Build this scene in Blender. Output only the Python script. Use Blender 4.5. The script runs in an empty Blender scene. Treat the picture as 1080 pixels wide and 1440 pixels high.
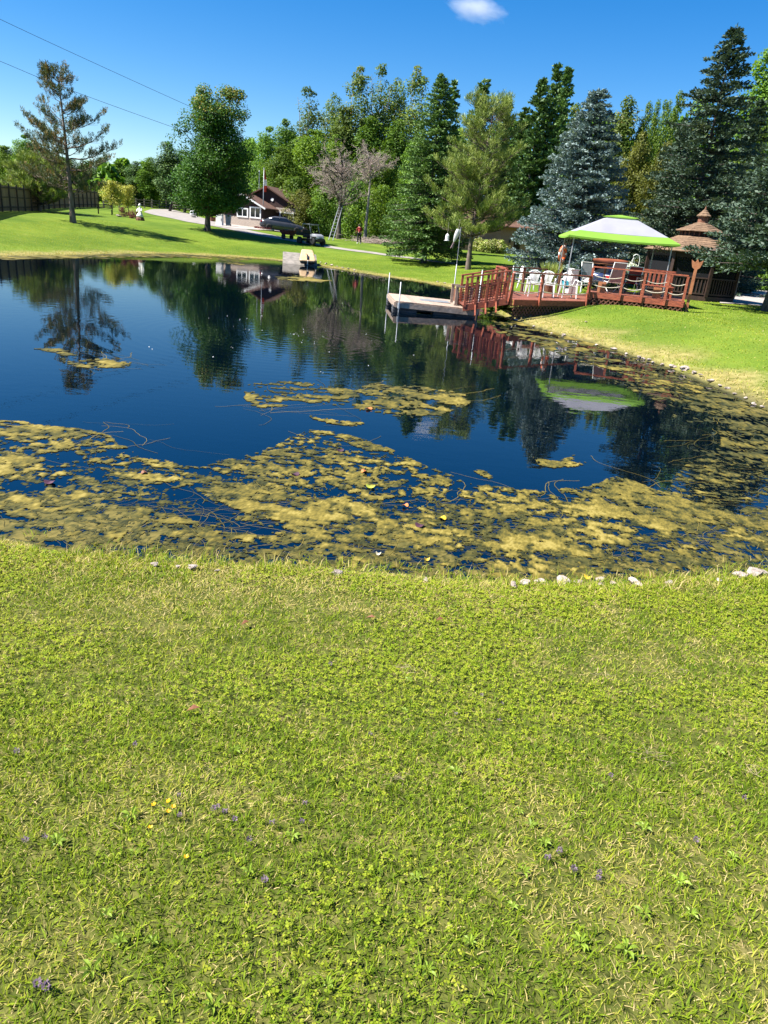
import bpy, math, random
import numpy as np
from mathutils import Vector, Matrix

random.seed(7)
RNG = np.random.default_rng(7)
scene = bpy.context.scene
C = scene.collection
R = math.radians

# ------------------------------------------------------------------ camera
EYE = np.array([0.0, 0.0, 1.6])
PITCH, ROLL, FPX = R(21.4), R(5.2), 1000.0          # photograph is 1080 x 1440
_F = np.array([0, math.cos(PITCH), -math.sin(PITCH)])
_U = np.array([0, math.sin(PITCH), math.cos(PITCH)])
_R0 = np.array([1.0, 0, 0])
XC = math.cos(ROLL) * _R0 + math.sin(ROLL) * _U
YC = -math.sin(ROLL) * _R0 + math.cos(ROLL) * _U
cam_data = bpy.data.cameras.new('camera')
cam = bpy.data.objects.new('camera', cam_data)
C.objects.link(cam)
cam.matrix_world = Matrix(((XC[0], YC[0], -_F[0], EYE[0]), (XC[1], YC[1], -_F[1], EYE[1]),
                           (XC[2], YC[2], -_F[2], EYE[2]), (0, 0, 0, 1)))
cam_data.sensor_fit = 'VERTICAL'
cam_data.sensor_height = 24.0
cam_data.lens = 24.0 * FPX / 1440.0
cam_data.clip_start = 0.05
cam_data.clip_end = 12000
scene.camera = cam

# ------------------------------------------------------------------ sky, sun, exposure
SUN_AZ, SUN_EL = R(-104), R(53)                       # azimuth from +Y towards +X
world = bpy.data.worlds.new('World')
scene.world = world
world.use_nodes = True
wn, wl = world.node_tree.nodes, world.node_tree.links
wn.clear()
sky = wn.new('ShaderNodeTexSky')
sky.sky_type = 'NISHITA'
sky.sun_disc = False
sky.sun_elevation = SUN_EL
sky.sun_rotation = SUN_AZ
sky.altitude = 300
sky.air_density = 1.0
sky.dust_density = 0.0
sky.ozone_density = 4.0
hsv = wn.new('ShaderNodeHueSaturation')
hsv.inputs['Saturation'].default_value = 1.42
hsv.inputs['Hue'].default_value = 0.506
hsv.inputs['Value'].default_value = 1.0
bg = wn.new('ShaderNodeBackground')
bg.inputs['Strength'].default_value = 0.062
wo = wn.new('ShaderNodeOutputWorld')
wl.new(sky.outputs[0], hsv.inputs['Color'])
wl.new(hsv.outputs[0], bg.inputs['Color'])
wl.new(bg.outputs[0], wo.inputs['Surface'])
sun_dir = Vector((math.sin(SUN_AZ) * math.cos(SUN_EL), math.cos(SUN_AZ) * math.cos(SUN_EL), math.sin(SUN_EL)))
sun_data = bpy.data.lights.new('sun', 'SUN')
sun_data.energy = 5.0
sun_data.angle = R(0.53)
sun_data.color = (1.0, 0.955, 0.88)
sun = bpy.data.objects.new('sun', sun_data)
sun.rotation_euler = (-sun_dir).to_track_quat('-Z', 'Y').to_euler()
C.objects.link(sun)
vs = scene.view_settings
scene.display_settings.display_device = 'sRGB'
vs.view_transform = 'Standard'
vs.look = 'None'
vs.exposure = 1.45
vs.gamma = 1.0
vs.use_curve_mapping = False
scene.render.engine = 'CYCLES'
scene.cycles.use_denoising = True
scene.cycles.max_bounces = 8
scene.cycles.diffuse_bounces = 3
scene.cycles.glossy_bounces = 3
scene.cycles.transmission_bounces = 4
scene.cycles.transparent_max_bounces = 12
scene.cycles.volume_bounces = 3
scene.cycles.sample_clamp_indirect = 6.0
scene.cycles.caustics_reflective = False
scene.cycles.caustics_refractive = False

# ------------------------------------------------------------------ pixel helpers
WZ = -0.90                                            # water level; the lawn at the camera's foot is 0


def ray(px, py):
    d = _F + XC * ((px - 540.0) / FPX) - YC * ((py - 720.0) / FPX)
    return d / np.linalg.norm(d)


def at_z(px, py, z):
    d = ray(px, py)
    return EYE + d * ((z - EYE[2]) / d[2])


def at_y(px, py, y):
    d = ray(px, py)
    return EYE + d * (y / d[1])


def project(P):
    P = np.asarray(P, float) - EYE
    f = P @ _F
    return 540 + FPX * (P @ XC) / f, 720 - FPX * (P @ YC) / f


def smooth(a, b, x):
    t = np.clip((np.asarray(x, float) - a) / (b - a), 0, 1)
    return t * t * (3 - 2 * t)


def vnoise(x, y, seed=0):
    x = np.asarray(x, float); y = np.asarray(y, float)
    xi = np.floor(x).astype(np.int64); yi = np.floor(y).astype(np.int64)
    xf = x - xi; yf = y - yi
    u = xf * xf * (3 - 2 * xf); v = yf * yf * (3 - 2 * yf)

    def h(a, b):
        n = (a * 374761393 + b * 668265263 + seed * 974634777) & 0x7fffffff
        n = ((n ^ (n >> 13)) * 1274126177) & 0x7fffffff
        n = ((n ^ (n >> 16)) * 1911520717) & 0x7fffffff
        return (n & 0xffff) / 65535.0
    a = h(xi, yi); b = h(xi + 1, yi); c = h(xi, yi + 1); d = h(xi + 1, yi + 1)
    return (a * (1 - u) + b * u) * (1 - v) + (c * (1 - u) + d * u) * v


def fbm(x, y, seed=0, oct=4, gain=0.5):
    s = 0; a = 1.0; t = 0
    for i in range(oct):
        s = s + a * vnoise(x * 2 ** i + 17.3 * i, y * 2 ** i - 9.1 * i, seed + i)
        t += a; a *= gain
    return s / t


# ------------------------------------------------------------------ shore and terrain
_far = [(-420, 372), (-200, 366), (-80, 363), (0, 361), (60, 360), (120, 359), (180, 358), (240, 358), (292, 360), (340, 362),
        (398, 367), (445, 373), (480, 379), (540, 389), (600, 398), (640, 406), (672, 420), (700, 441), (760, 462),
        (820, 479), (880, 497), (940, 517), (1000, 541), (1080, 576), (1180, 640), (1260, 720)]
_near = [(1230, 800), (1150, 806), (1080, 808), (1000, 815), (900, 823), (800, 824), (700, 821), (600, 814), (500, 807), (400, 801),
         (300, 797), (200, 790), (100, 777), (0, 762), (-150, 735), (-320, 690), (-460, 610), (-560, 500), (-540, 410)]
_sp = np.array([at_z(px, py, WZ)[:2] for px, py in _far + _near])


def catmull(P, n, closed=True):
    out = []
    m = len(P)
    for i in range(m if closed else m - 1):
        g = (lambda k: P[k % m]) if closed else (lambda k: P[min(max(k, 0), m - 1)])
        p0, p1, p2, p3 = g(i - 1), g(i), g(i + 1), g(i + 2)
        for k in range(n):
            t = k / n
            out.append(0.5 * ((2 * p1) + (-p0 + p2) * t + (2 * p0 - 5 * p1 + 4 * p2 - p3) * t * t + (-p0 + 3 * p1 - 3 * p2 + p3) * t ** 3))
    if not closed:
        out.append(P[-1])
    return np.array(out)


SHORE = catmull(_sp, 3)


def shore_dist(x, y):
    """signed distance to the pond's edge: positive on land"""
    x = np.atleast_1d(np.asarray(x, float)).ravel(); y = np.atleast_1d(np.asarray(y, float)).ravel()
    A = SHORE; B = np.roll(SHORE, -1, axis=0)
    d2 = np.full(x.shape, 1e18); ins = np.zeros(x.shape, bool)
    for a, b in zip(A, B):
        ab = b - a
        t = np.clip(((x - a[0]) * ab[0] + (y - a[1]) * ab[1]) / max(ab @ ab, 1e-9), 0, 1)
        d2 = np.minimum(d2, (x - a[0] - t * ab[0]) ** 2 + (y - a[1] - t * ab[1]) ** 2)
        c = ((a[1] > y) != (b[1] > y))
        if c.any():
            ins ^= c & (x < (b[0] - a[0]) * (y - a[1]) / (b[1] - a[1] + 1e-12) + a[0])
    d = np.sqrt(d2)
    return np.where(ins, -d, d)


def terrain(x, y, d=None):
    shp = np.shape(x)
    x = np.atleast_1d(np.asarray(x, float)).ravel(); y = np.atleast_1d(np.asarray(y, float)).ravel()
    if d is None:
        d = shore_dist(x, y)
    n = fbm(x * 0.9, y * 0.9, 3, 3) - 0.5
    d = d + n * 0.35 * smooth(8, 1, np.abs(d))
    up = np.maximum(d, 0); dn = np.maximum(-d, 0)
    z = WZ + 0.16 * (1 - np.exp(-up / 0.22)) + 0.66 * smooth(0, 5.2, up) + 0.10 * smooth(4, 9, up)
    z = z + smooth(18, 34, y) * (0.28 * smooth(2, 9, up) * smooth(2, -12, x) + 0.1 * smooth(3, 12, up))
    zf = WZ + 0.05 * (1 - np.exp(-up / 0.25)) + (0.92 + 0.36 * smooth(-4, -20, x)) * smooth(0, 18, up)      # the far banks rise more gently
    wf = smooth(22, 30, y) * smooth(8, 2, x)
    z = z * (1 - wf) + zf * wf
    z = z + 0.019 * np.maximum(0, y - 58) * smooth(58, 75, y) + 0.014 * np.maximum(0, -x - 12) * smooth(30, 60, y)
    z = z - 0.20 * smooth(3, 8, x) * smooth(12, 22, y) * smooth(2, 8, up) * smooth(70, 50, y)
    z = z - 1.1 * smooth(0.0, 2.6, dn) - 0.05 * np.minimum(dn, 1.0)
    z = z + 0.02 * (fbm(x * 0.6, y * 0.6, 11, 2) - 0.5) * smooth(0, 1, up)
    return z.reshape(shp) if shp else float(z[0])


_T = np.concatenate([np.linspace(0.5, 20, 500), np.linspace(20.05, 220, 2600)])


def cast(px, py):
    """where the pixel's line of sight meets the ground"""
    d = ray(px, py)
    P = EYE[None] + d[None] * _T[:, None]
    h = P[:, 2] - terrain(P[:, 0], P[:, 1])
    i = np.argmax(h < 0)
    if not (h < 0).any():
        i = len(_T) - 1
    k = h[i - 1] / (h[i - 1] - h[i] + 1e-12) if i else 0
    p = P[i - 1] + (P[i] - P[i - 1]) * k
    return p


# ------------------------------------------------------------------ materials
MATS = {}


def new_mat(name):
    m = bpy.data.materials.new(name)
    m.use_nodes = True
    m.node_tree.nodes.clear()
    MATS[name] = m
    return m, m.node_tree.nodes, m.node_tree.links


def surf(name, c1, c2=None, scale=6.0, rough=0.6, bump=0.0, bscale=None, metal=0.0, stretch=(1, 1, 1), detail=4.0, contrast=(0.35, 0.65), spec=0.4, trans=None):
    """plain procedural surface: two colours mixed by noise, with bump"""
    m, n, l = new_mat(name)
    out = n.new('ShaderNodeOutputMaterial'); b = n.new('ShaderNodeBsdfPrincipled')
    b.inputs['Roughness'].default_value = rough; b.inputs['Metallic'].default_value = metal
    b.inputs['Specular IOR Level'].default_value = spec
    tc = n.new('ShaderNodeTexCoord'); mp = n.new('ShaderNodeMapping'); mp.inputs['Scale'].default_value = stretch
    l.new(tc.outputs['Object'], mp.inputs['Vector'])
    no = n.new('ShaderNodeTexNoise'); no.inputs['Scale'].default_value = scale; no.inputs['Detail'].default_value = detail
    l.new(mp.outputs[0], no.inputs['Vector'])
    if c2 is None:
        c2 = tuple(v * 0.72 for v in c1)
    r = n.new('ShaderNodeValToRGB')
    r.color_ramp.elements[0].position, r.color_ramp.elements[1].position = contrast
    r.color_ramp.elements[0].color = (*c2, 1); r.color_ramp.elements[1].color = (*c1, 1)
    l.new(no.outputs['Fac'], r.inputs['Fac'])
    oi = n.new('ShaderNodeObjectInfo'); hs = n.new('ShaderNodeHueSaturation'); mr = n.new('ShaderNodeMapRange')
    mr.inputs['To Min'].default_value = 0.86; mr.inputs['To Max'].default_value = 1.14
    l.new(oi.outputs['Random'], mr.inputs['Value']); l.new(mr.outputs[0], hs.inputs['Value']); l.new(r.outputs[0], hs.inputs['Color'])
    l.new(hs.outputs[0], b.inputs['Base Color'])
    if bump:
        n2 = n.new('ShaderNodeTexNoise'); n2.inputs['Scale'].default_value = bscale or scale * 3; n2.inputs['Detail'].default_value = 5
        l.new(mp.outputs[0], n2.inputs['Vector'])
        bp = n.new('ShaderNodeBump'); bp.inputs['Strength'].default_value = bump; bp.inputs['Distance'].default_value = 0.02
        l.new(n2.outputs['Fac'], bp.inputs['Height']); l.new(bp.outputs[0], b.inputs['Normal'])
    last = b.outputs[0]
    if trans:
        t = n.new('ShaderNodeBsdfTranslucent'); l.new(hs.outputs[0], t.inputs['Color'])
        mx = n.new('ShaderNodeMixShader'); mx.inputs[0].default_value = trans
        l.new(b.outputs[0], mx.inputs[1]); l.new(t.outputs[0], mx.inputs[2]); last = mx.outputs[0]
    l.new(last, out.inputs['Surface'])
    return m


def leafmat(name, stops, trans=0.35, rough=0.55, vary=0.25, spec=0.25):
    """foliage: colour from the per-leaf attribute 'tint' through a ramp, part of the light passes through"""
    m, n, l = new_mat(name)
    out = n.new('ShaderNodeOutputMaterial')
    at = n.new('ShaderNodeAttribute'); at.attribute_name = 'tint'
    r = n.new('ShaderNodeValToRGB')
    e = r.color_ramp.elements
    while len(e) < len(stops):
        e.new(0.5)
    for k, (p, c) in enumerate(stops):
        e[k].position = p; e[k].color = (*c, 1)
    l.new(at.outputs['Fac'], r.inputs['Fac'])
    oi = n.new('ShaderNodeObjectInfo'); mr = n.new('ShaderNodeMapRange')
    mr.inputs['To Min'].default_value = 1 - vary; mr.inputs['To Max'].default_value = 1 + vary
    hs = n.new('ShaderNodeHueSaturation')
    l.new(oi.outputs['Random'], mr.inputs['Value']); l.new(mr.outputs[0], hs.inputs['Value']); l.new(r.outputs[0], hs.inputs['Color'])
    b = n.new('ShaderNodeBsdfPrincipled'); b.inputs['Roughness'].default_value = rough; b.inputs['Specular IOR Level'].default_value = spec
    t = n.new('ShaderNodeBsdfTranslucent')
    mul = n.new('ShaderNodeMixRGB'); mul.blend_type = 'MULTIPLY'; mul.inputs[0].default_value = 1.0; mul.inputs[2].default_value = (1.25, 1.2, 0.6, 1)
    l.new(hs.outputs[0], b.inputs['Base Color']); l.new(hs.outputs[0], mul.inputs[1]); l.new(mul.outputs[0], t.inputs['Color'])
    mx = n.new('ShaderNodeMixShader'); mx.inputs[0].default_value = trans
    l.new(b.outputs[0], mx.inputs[1]); l.new(t.outputs[0], mx.inputs[2]); l.new(mx.outputs[0], out.inputs['Surface'])
    return m


# ------------------------------------------------------------------ object helpers
def tag(o, label=None, cat=None, group=None, kind=None):
    if label: o['label'] = label
    if cat: o['category'] = cat
    if group: o['group'] = group
    if kind: o['kind'] = kind
    return o


def link(o, parent=None):
    C.objects.link(o)
    if parent is not None:
        o.parent = parent
    return o


def thing(name, loc, rz=0.0, label=None, cat=None, group=None):
    o = bpy.data.objects.new(name, None)
    o.empty_display_size = 0.2
    o.location = Vector([float(v) for v in loc]); o.rotation_euler = (0, 0, rz)
    link(o)
    return tag(o, label, cat, group)


def copy_tree(o, parent=None):
    c = o.copy()
    C.objects.link(c)
    c.parent = parent
    if parent is not None:
        c.matrix_parent_inverse = o.matrix_parent_inverse.copy()
    for ch in list(o.children):
        copy_tree(ch, c)
    return c


def np_mesh(name, V, quads=None, tris=None, tint=None, smooth_shade=False, attrs=None):
    me = bpy.data.meshes.new(name)
    V = np.asarray(V, np.float32)
    me.vertices.add(len(V)); me.vertices.foreach_set('co', V.ravel())
    loops = []; starts = []; pos = 0
    if quads is not None and len(quads):
        q = np.asarray(quads, np.int32); loops.append(q.ravel()); starts.append(pos + 4 * np.arange(len(q))); pos += 4 * len(q)
    if tris is not None and len(tris):
        t = np.asarray(tris, np.int32); loops.append(t.ravel()); starts.append(pos + 3 * np.arange(len(t))); pos += 3 * len(t)
    loops = np.concatenate(loops); starts = np.concatenate(starts)
    me.loops.add(len(loops)); me.loops.foreach_set('vertex_index', loops)
    me.polygons.add(len(starts)); me.polygons.foreach_set('loop_start', starts.astype(np.int32))
    if smooth_shade:
        me.polygons.foreach_set('use_smooth', np.ones(len(starts), bool))
    if tint is not None:
        a = me.attributes.new('tint', 'FLOAT', 'POINT'); a.data.foreach_set('value', np.asarray(tint, np.float32))
    for k, v in (attrs or {}).items():
        a = me.attributes.new(k, 'FLOAT', 'POINT'); a.data.foreach_set('value', np.asarray(v, np.float32))
    me.update(calc_edges=True)
    me.validate()
    return me


def obj(name, me, mat=None, parent=None):
    o = bpy.data.objects.new(name, me)
    if mat is not None and not me.materials:
        me.materials.append(mat)
    return link(o, parent)


class MB:
    """collects shapes of one part, then links them as one mesh object"""

    def __init__(s):
        s.v = []; s.f = []

    def add(s, vs, fs):
        o = len(s.v)
        s.v += [tuple(float(c) for c in v) for v in vs]
        s.f += [tuple(i + o for i in f) for f in fs]
        return s

    def hexa(s, p):
        return s.add(p, [(0, 3, 2, 1), (4, 5, 6, 7), (0, 1, 5, 4), (1, 2, 6, 5), (2, 3, 7, 6), (3, 0, 4, 7)])

    def box(s, c, d, rz=0.0, M=None):
        hx, hy, hz = d[0] / 2, d[1] / 2, d[2] / 2
        p = [Vector(q) for q in ((-hx, -hy, -hz), (hx, -hy, -hz), (hx, hy, -hz), (-hx, hy, -hz), (-hx, -hy, hz), (hx, -hy, hz), (hx, hy, hz), (-hx, hy, hz))]
        if rz:
            M = Matrix.Rotation(rz, 3, 'Z')
        if M is not None:
            p = [M @ q for q in p]
        return s.hexa([q + Vector(c) for q in p])

    def beam(s, a, b, w, h):
        a, b = Vector(a), Vector(b)
        d = (b - a).normalized()
        side = d.cross(Vector((0, 0, 1)))
        if side.length < 1e-4:
            side = Vector((1, 0, 0))
        side.normalize(); up = side.cross(d)
        side *= w / 2; up *= h / 2
        return s.hexa([a - side - up, a + side - up, b + side - up, b - side - up, a - side + up, a + side + up, b + side + up, b - side + up])

    def tube(s, pts, r, n=8, cap=True):
        pts = [Vector(p) for p in pts]
        rr = r if hasattr(r, '__len__') else [r] * len(pts)
        o = len(s.v); prev = None
        for i, p in enumerate(pts):
            d = (pts[min(i + 1, len(pts) - 1)] - pts[max(i - 1, 0)])
            d = d.normalized() if d.length > 1e-9 else Vector((0, 0, 1))
            if prev is None:
                u = d.cross(Vector((0.31, 0.9, 0.2)))
                if u.length < 1e-3: u = d.cross(Vector((1, 0, 0)))
            else:
                u = prev - d * prev.dot(d)
            u.normalize(); prev = u; w = d.cross(u)
            for k in range(n):
                a = 2 * math.pi * k / n
                s.v.append(tuple(p + (u * math.cos(a) + w * math.sin(a)) * rr[i]))
        for i in range(len(pts) - 1):
            for k in range(n):
                s.f.append((o + i * n + k, o + i * n + (k + 1) % n, o + (i + 1) * n + (k + 1) % n, o + (i + 1) * n + k))
        if cap:
            s.f.append(tuple(o + k for k in reversed(range(n)))); s.f.append(tuple(o + (len(pts) - 1) * n + k for k in range(n)))
        return s

    def loft(s, rings, cap=True, closed=True):
        o = len(s.v); n = len(rings[0])
        for r_ in rings:
            s.v += [tuple(float(c) for c in p) for p in r_]
        for i in range(len(rings) - 1):
            for k in range(n if closed else n - 1):
                s.f.append((o + i * n + k, o + i * n + (k + 1) % n, o + (i + 1) * n + (k + 1) % n, o + (i + 1) * n + k))
        if cap:
            s.f.append(tuple(o + k for k in reversed(range(n)))); s.f.append(tuple(o + (len(rings) - 1) * n + k for k in range(n)))
        return s

    def lathe(s, prof, n=12, c=(0, 0, 0), axis='Z'):
        rings = []
        for r_, h in prof:
            ring = []
            for k in range(n):
                a = 2 * math.pi * k / n
                p = (r_ * math.cos(a), r_ * math.sin(a), h)
                if axis == 'Y': p = (p[0], p[2], -p[1])
                if axis == 'X': p = (p[2], p[0], p[1])
                ring.append((p[0] + c[0], p[1] + c[1], p[2] + c[2]))
            rings.append(ring)
        return s.loft(rings)

    def poly(s, pts, z0, z1):
        n = len(pts)
        return s.add([(p[0], p[1], z0) for p in pts] + [(p[0], p[1], z1) for p in pts],
                     [tuple(reversed(range(n))), tuple(range(n, 2 * n))] + [(k, (k + 1) % n, n + (k + 1) % n, n + k) for k in range(n)])

    def prism_x(s, prof, x0, x1):
        """profile in (y, z) pushed along x"""
        n = len(prof)
        return s.add([(x0, p[0], p[1]) for p in prof] + [(x1, p[0], p[1]) for p in prof],
                     [tuple(reversed(range(n))), tuple(range(n, 2 * n))] + [(k, (k + 1) % n, n + (k + 1) % n, n + k) for k in range(n)])

    def prism_y(s, prof, y0, y1):
        n = len(prof)
        return s.add([(p[0], y0, p[1]) for p in prof] + [(p[0], y1, p[1]) for p in prof],
                     [tuple(range(n)), tuple(reversed(range(n, 2 * n)))] + [((k + 1) % n, k, n + k, n + (k + 1) % n) for k in range(n)])

    def torus(s, c, R0, r, nR=24, nr=8, M=None, a0=0.0, a1=2 * math.pi):
        rings = []
        full = abs(a1 - a0 - 2 * math.pi) < 1e-6
        for i in range(nR if full else nR + 1):
            a = a0 + (a1 - a0) * i / nR
            ring = []
            for k in range(nr):
                b = 2 * math.pi * k / nr
                p = Vector(((R0 + r * math.cos(b)) * math.cos(a), (R0 + r * math.cos(b)) * math.sin(a), r * math.sin(b)))
                if M is not None: p = M @ p
                ring.append(p + Vector(c))
            rings.append(ring)
        if full:
            rings.append(rings[0])
        return s.loft(rings, cap=not full)

    def mesh(s, name, smooth_shade=False):
        me = bpy.data.meshes.new(name)
        me.from_pydata(s.v, [], s.f)
        import bmesh
        bm = bmesh.new(); bm.from_mesh(me); bmesh.ops.recalc_face_normals(bm, faces=bm.faces); bm.to_mesh(me); bm.free()
        if smooth_shade:
            me.polygons.foreach_set('use_smooth', np.ones(len(me.polygons), bool))
        me.update()
        return me

    def build(s, name, mat, parent=None, smooth_shade=False, bevel=0.0):
        o = obj(name, s.mesh(name, smooth_shade), mat, parent)
        if bevel:
            b = o.modifiers.new('bevel', 'BEVEL'); b.width = bevel; b.segments = 2; b.limit_method = 'ANGLE'
        return o


def norm(a):
    return a / np.maximum(np.linalg.norm(a, axis=-1, keepdims=True), 1e-9)


def leaf_quads(Cn, A, N, L, W):
    """one diamond-shaped leaf for each centre: axis A, face normal N"""
    Cn = np.asarray(Cn, float); A = norm(np.asarray(A, float)); S = norm(np.cross(np.asarray(N, float), A))
    L = np.broadcast_to(np.asarray(L, float), (len(Cn),))[:, None]; W = np.broadcast_to(np.asarray(W, float), (len(Cn),))[:, None]
    mid = Cn + A * L * 0.08
    V = np.stack([Cn - A * L / 2, mid + S * W / 2, Cn + A * L / 2, mid - S * W / 2], 1).reshape(-1, 3)
    return V, np.arange(len(V)).reshape(-1, 4)


def segs(P0, P1, R0, R1, n=5):
    """tapered branch pieces from arrays of end points"""
    P0 = np.asarray(P0, float); P1 = np.asarray(P1, float)
    R0 = np.broadcast_to(np.asarray(R0, float), (len(P0),)); R1 = np.broadcast_to(np.asarray(R1, float), (len(P0),))
    d = norm(P1 - P0)
    ref = np.where(np.abs(d[:, 2:3]) > 0.9, np.array([[1.0, 0, 0]]), np.array([[0, 0, 1.0]]))
    u = norm(np.cross(d, ref)); w = np.cross(d, u)
    a = 2 * np.pi * np.arange(n) / n
    off = u[:, None] * np.cos(a)[None, :, None] + w[:, None] * np.sin(a)[None, :, None]
    V = np.concatenate([P0[:, None] + off * R0[:, None, None], P1[:, None] + off * R1[:, None, None]], 1)
    m = len(P0); base = (np.arange(m) * 2 * n)[:, None]; k = np.arange(n)[None]
    Q = np.stack([base + k, base + (k + 1) % n, base + n + (k + 1) % n, base + n + k], -1).reshape(-1, 4)
    return V.reshape(-1, 3), Q


def merge(parts):
    V = []; Q = []; o = 0
    for v, q in parts:
        V.append(v); Q.append(q + o); o += len(v)
    return np.concatenate(V), np.concatenate(Q)


def rand_unit(n, rng):
    v = rng.normal(size=(n, 3))
    return norm(v)

# ================================================================== THE SETTING
def terrain_material():
    m, n, l = new_mat('lawn_ground')
    out = n.new('ShaderNodeOutputMaterial'); b = n.new('ShaderNodeBsdfPrincipled')
    b.inputs['Roughness'].default_value = 0.9; b.inputs['Specular IOR Level'].default_value = 0.1
    tc = n.new('ShaderNodeTexCoord')

    def noise(sc, det=4):
        t = n.new('ShaderNodeTexNoise'); t.inputs['Scale'].default_value = sc; t.inputs['Detail'].default_value = det
        l.new(tc.outputs['Object'], t.inputs['Vector']); return t.outputs['Fac']

    def ramp(f, stops):
        r = n.new('ShaderNodeValToRGB'); e = r.color_ramp.elements
        while len(e) < len(stops): e.new(0.5)
        for k, (p, c) in enumerate(stops): e[k].position = p; e[k].color = (*c, 1)
        l.new(f, r.inputs['Fac']); return r.outputs[0]

    def mix(f, a, c):
        x = n.new('ShaderNodeMixRGB'); l.new(f, x.inputs[0]); l.new(a, x.inputs[1]); l.new(c, x.inputs[2]); return x.outputs[0]

    def attr(k):
        a = n.new('ShaderNodeAttribute'); a.attribute_name = k; return a.outputs['Fac']
    green = ramp(noise(1.1, 6), [(0.32, (0.085, 0.150, 0.014)), (0.5, (0.115, 0.185, 0.020)), (0.68, (0.165, 0.215, 0.030))])
    fine = ramp(noise(22.0, 3), [(0.3, (0.070, 0.125, 0.010)), (0.7, (0.155, 0.215, 0.028))])
    mx = n.new('ShaderNodeMixRGB'); mx.inputs[0].default_value = 0.5; l.new(green, mx.inputs[1]); l.new(fine, mx.inputs[2])
    band = ramp(noise(0.22, 3), [(0.38, (0.72, 0.78, 0.70)), (0.62, (1.12, 1.06, 1.0))])
    mb = n.new('ShaderNodeMixRGB'); mb.blend_type = 'MULTIPLY'; mb.inputs[0].default_value = 1.0; l.new(mx.outputs[0], mb.inputs[1]); l.new(band, mb.inputs[2])
    mx = mb
    straw = ramp(noise(4.0, 6), [(0.3, (0.14, 0.125, 0.035)), (0.5, (0.26, 0.215, 0.075)), (0.7, (0.36, 0.29, 0.12))])
    soil = ramp(noise(9.0, 6), [(0.3, (0.045, 0.060, 0.010)), (0.55, (0.090, 0.100, 0.020)), (0.75, (0.17, 0.145, 0.05))])
    mud = ramp(noise(3.0, 5), [(0.3, (0.010, 0.014, 0.010)), (0.7, (0.030, 0.034, 0.018))])
    c = mix(attr('dry'), mx.outputs[0], straw)
    c = mix(attr('near'), c, soil)
    c = mix(attr('wet'), c, mud)
    l.new(c, b.inputs['Base Color'])
    bp = n.new('ShaderNodeBump'); bp.inputs['Strength'].default_value = 0.9; bp.inputs['Distance'].default_value = 0.06
    l.new(noise(14.0, 6), bp.inputs['Height']); l.new(bp.outputs[0], b.inputs['Normal'])
    l.new(b.outputs[0], out.inputs['Surface'])
    return m


def lines(*spans):
    out = []
    for a, b, st in spans:
        k = max(1, int(round((b - a) / st)))
        out += list(a + (b - a) * np.arange(k) / k)
    return np.array(out + [spans[-1][1]])


gx = lines((-520, -120, 25), (-120, -50, 5), (-50, -24, 1.2), (-24, -5, 0.45), (-5, 7, 0.13), (7, 26, 0.45), (26, 50, 1.5), (50, 120, 5), (120, 520, 25))
gy = lines((-60, -4, 4), (-4, 0, 0.5), (0, 9.5, 0.13), (9.5, 60, 0.45), (60, 110, 1.5), (110, 200, 6), (200, 900, 40))
GX, GY = np.meshgrid(gx, gy)
D = shore_dist(GX.ravel(), GY.ravel())
Zt = terrain(GX.ravel(), GY.ravel(), D)
nx, ny = len(gx), len(gy)
idx = np.arange(nx * ny).reshape(ny, nx)
Q = np.stack([idx[:-1, :-1], idx[:-1, 1:], idx[1:, 1:], idx[1:, :-1]], -1).reshape(-1, 4)
xf, yf = GX.ravel(), GY.ravel()
n1 = fbm(xf * 0.8, yf * 0.8, 21, 4)
dry = np.clip(smooth(4.2, 0.6, D + (n1 - 0.5) * 4) * 0.95 + 0.55 * smooth(0.52, 0.72, fbm(xf * .35, yf * .35, 5, 3)) * smooth(10, 3, xf * 0 + D), 0, 1)
dry = np.where(yf > 9, smooth(1.9, 0.2, D + (n1 - 0.5) * 2.2) * 0.85, dry)
near = smooth(8.5, 5.5, yf) * smooth(-0.3, 0.2, D)
wet = smooth(0.12, -0.15, D)
ground_me = np_mesh('ground', np.stack([xf, yf, Zt], 1), Q, smooth_shade=True, attrs={'dry': dry, 'near': near, 'wet': wet})
ground = obj('ground', ground_me, terrain_material())
tag(ground, 'mown green lawn sloping down to the pond and rising to the woods', 'lawn', kind='structure')


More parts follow.
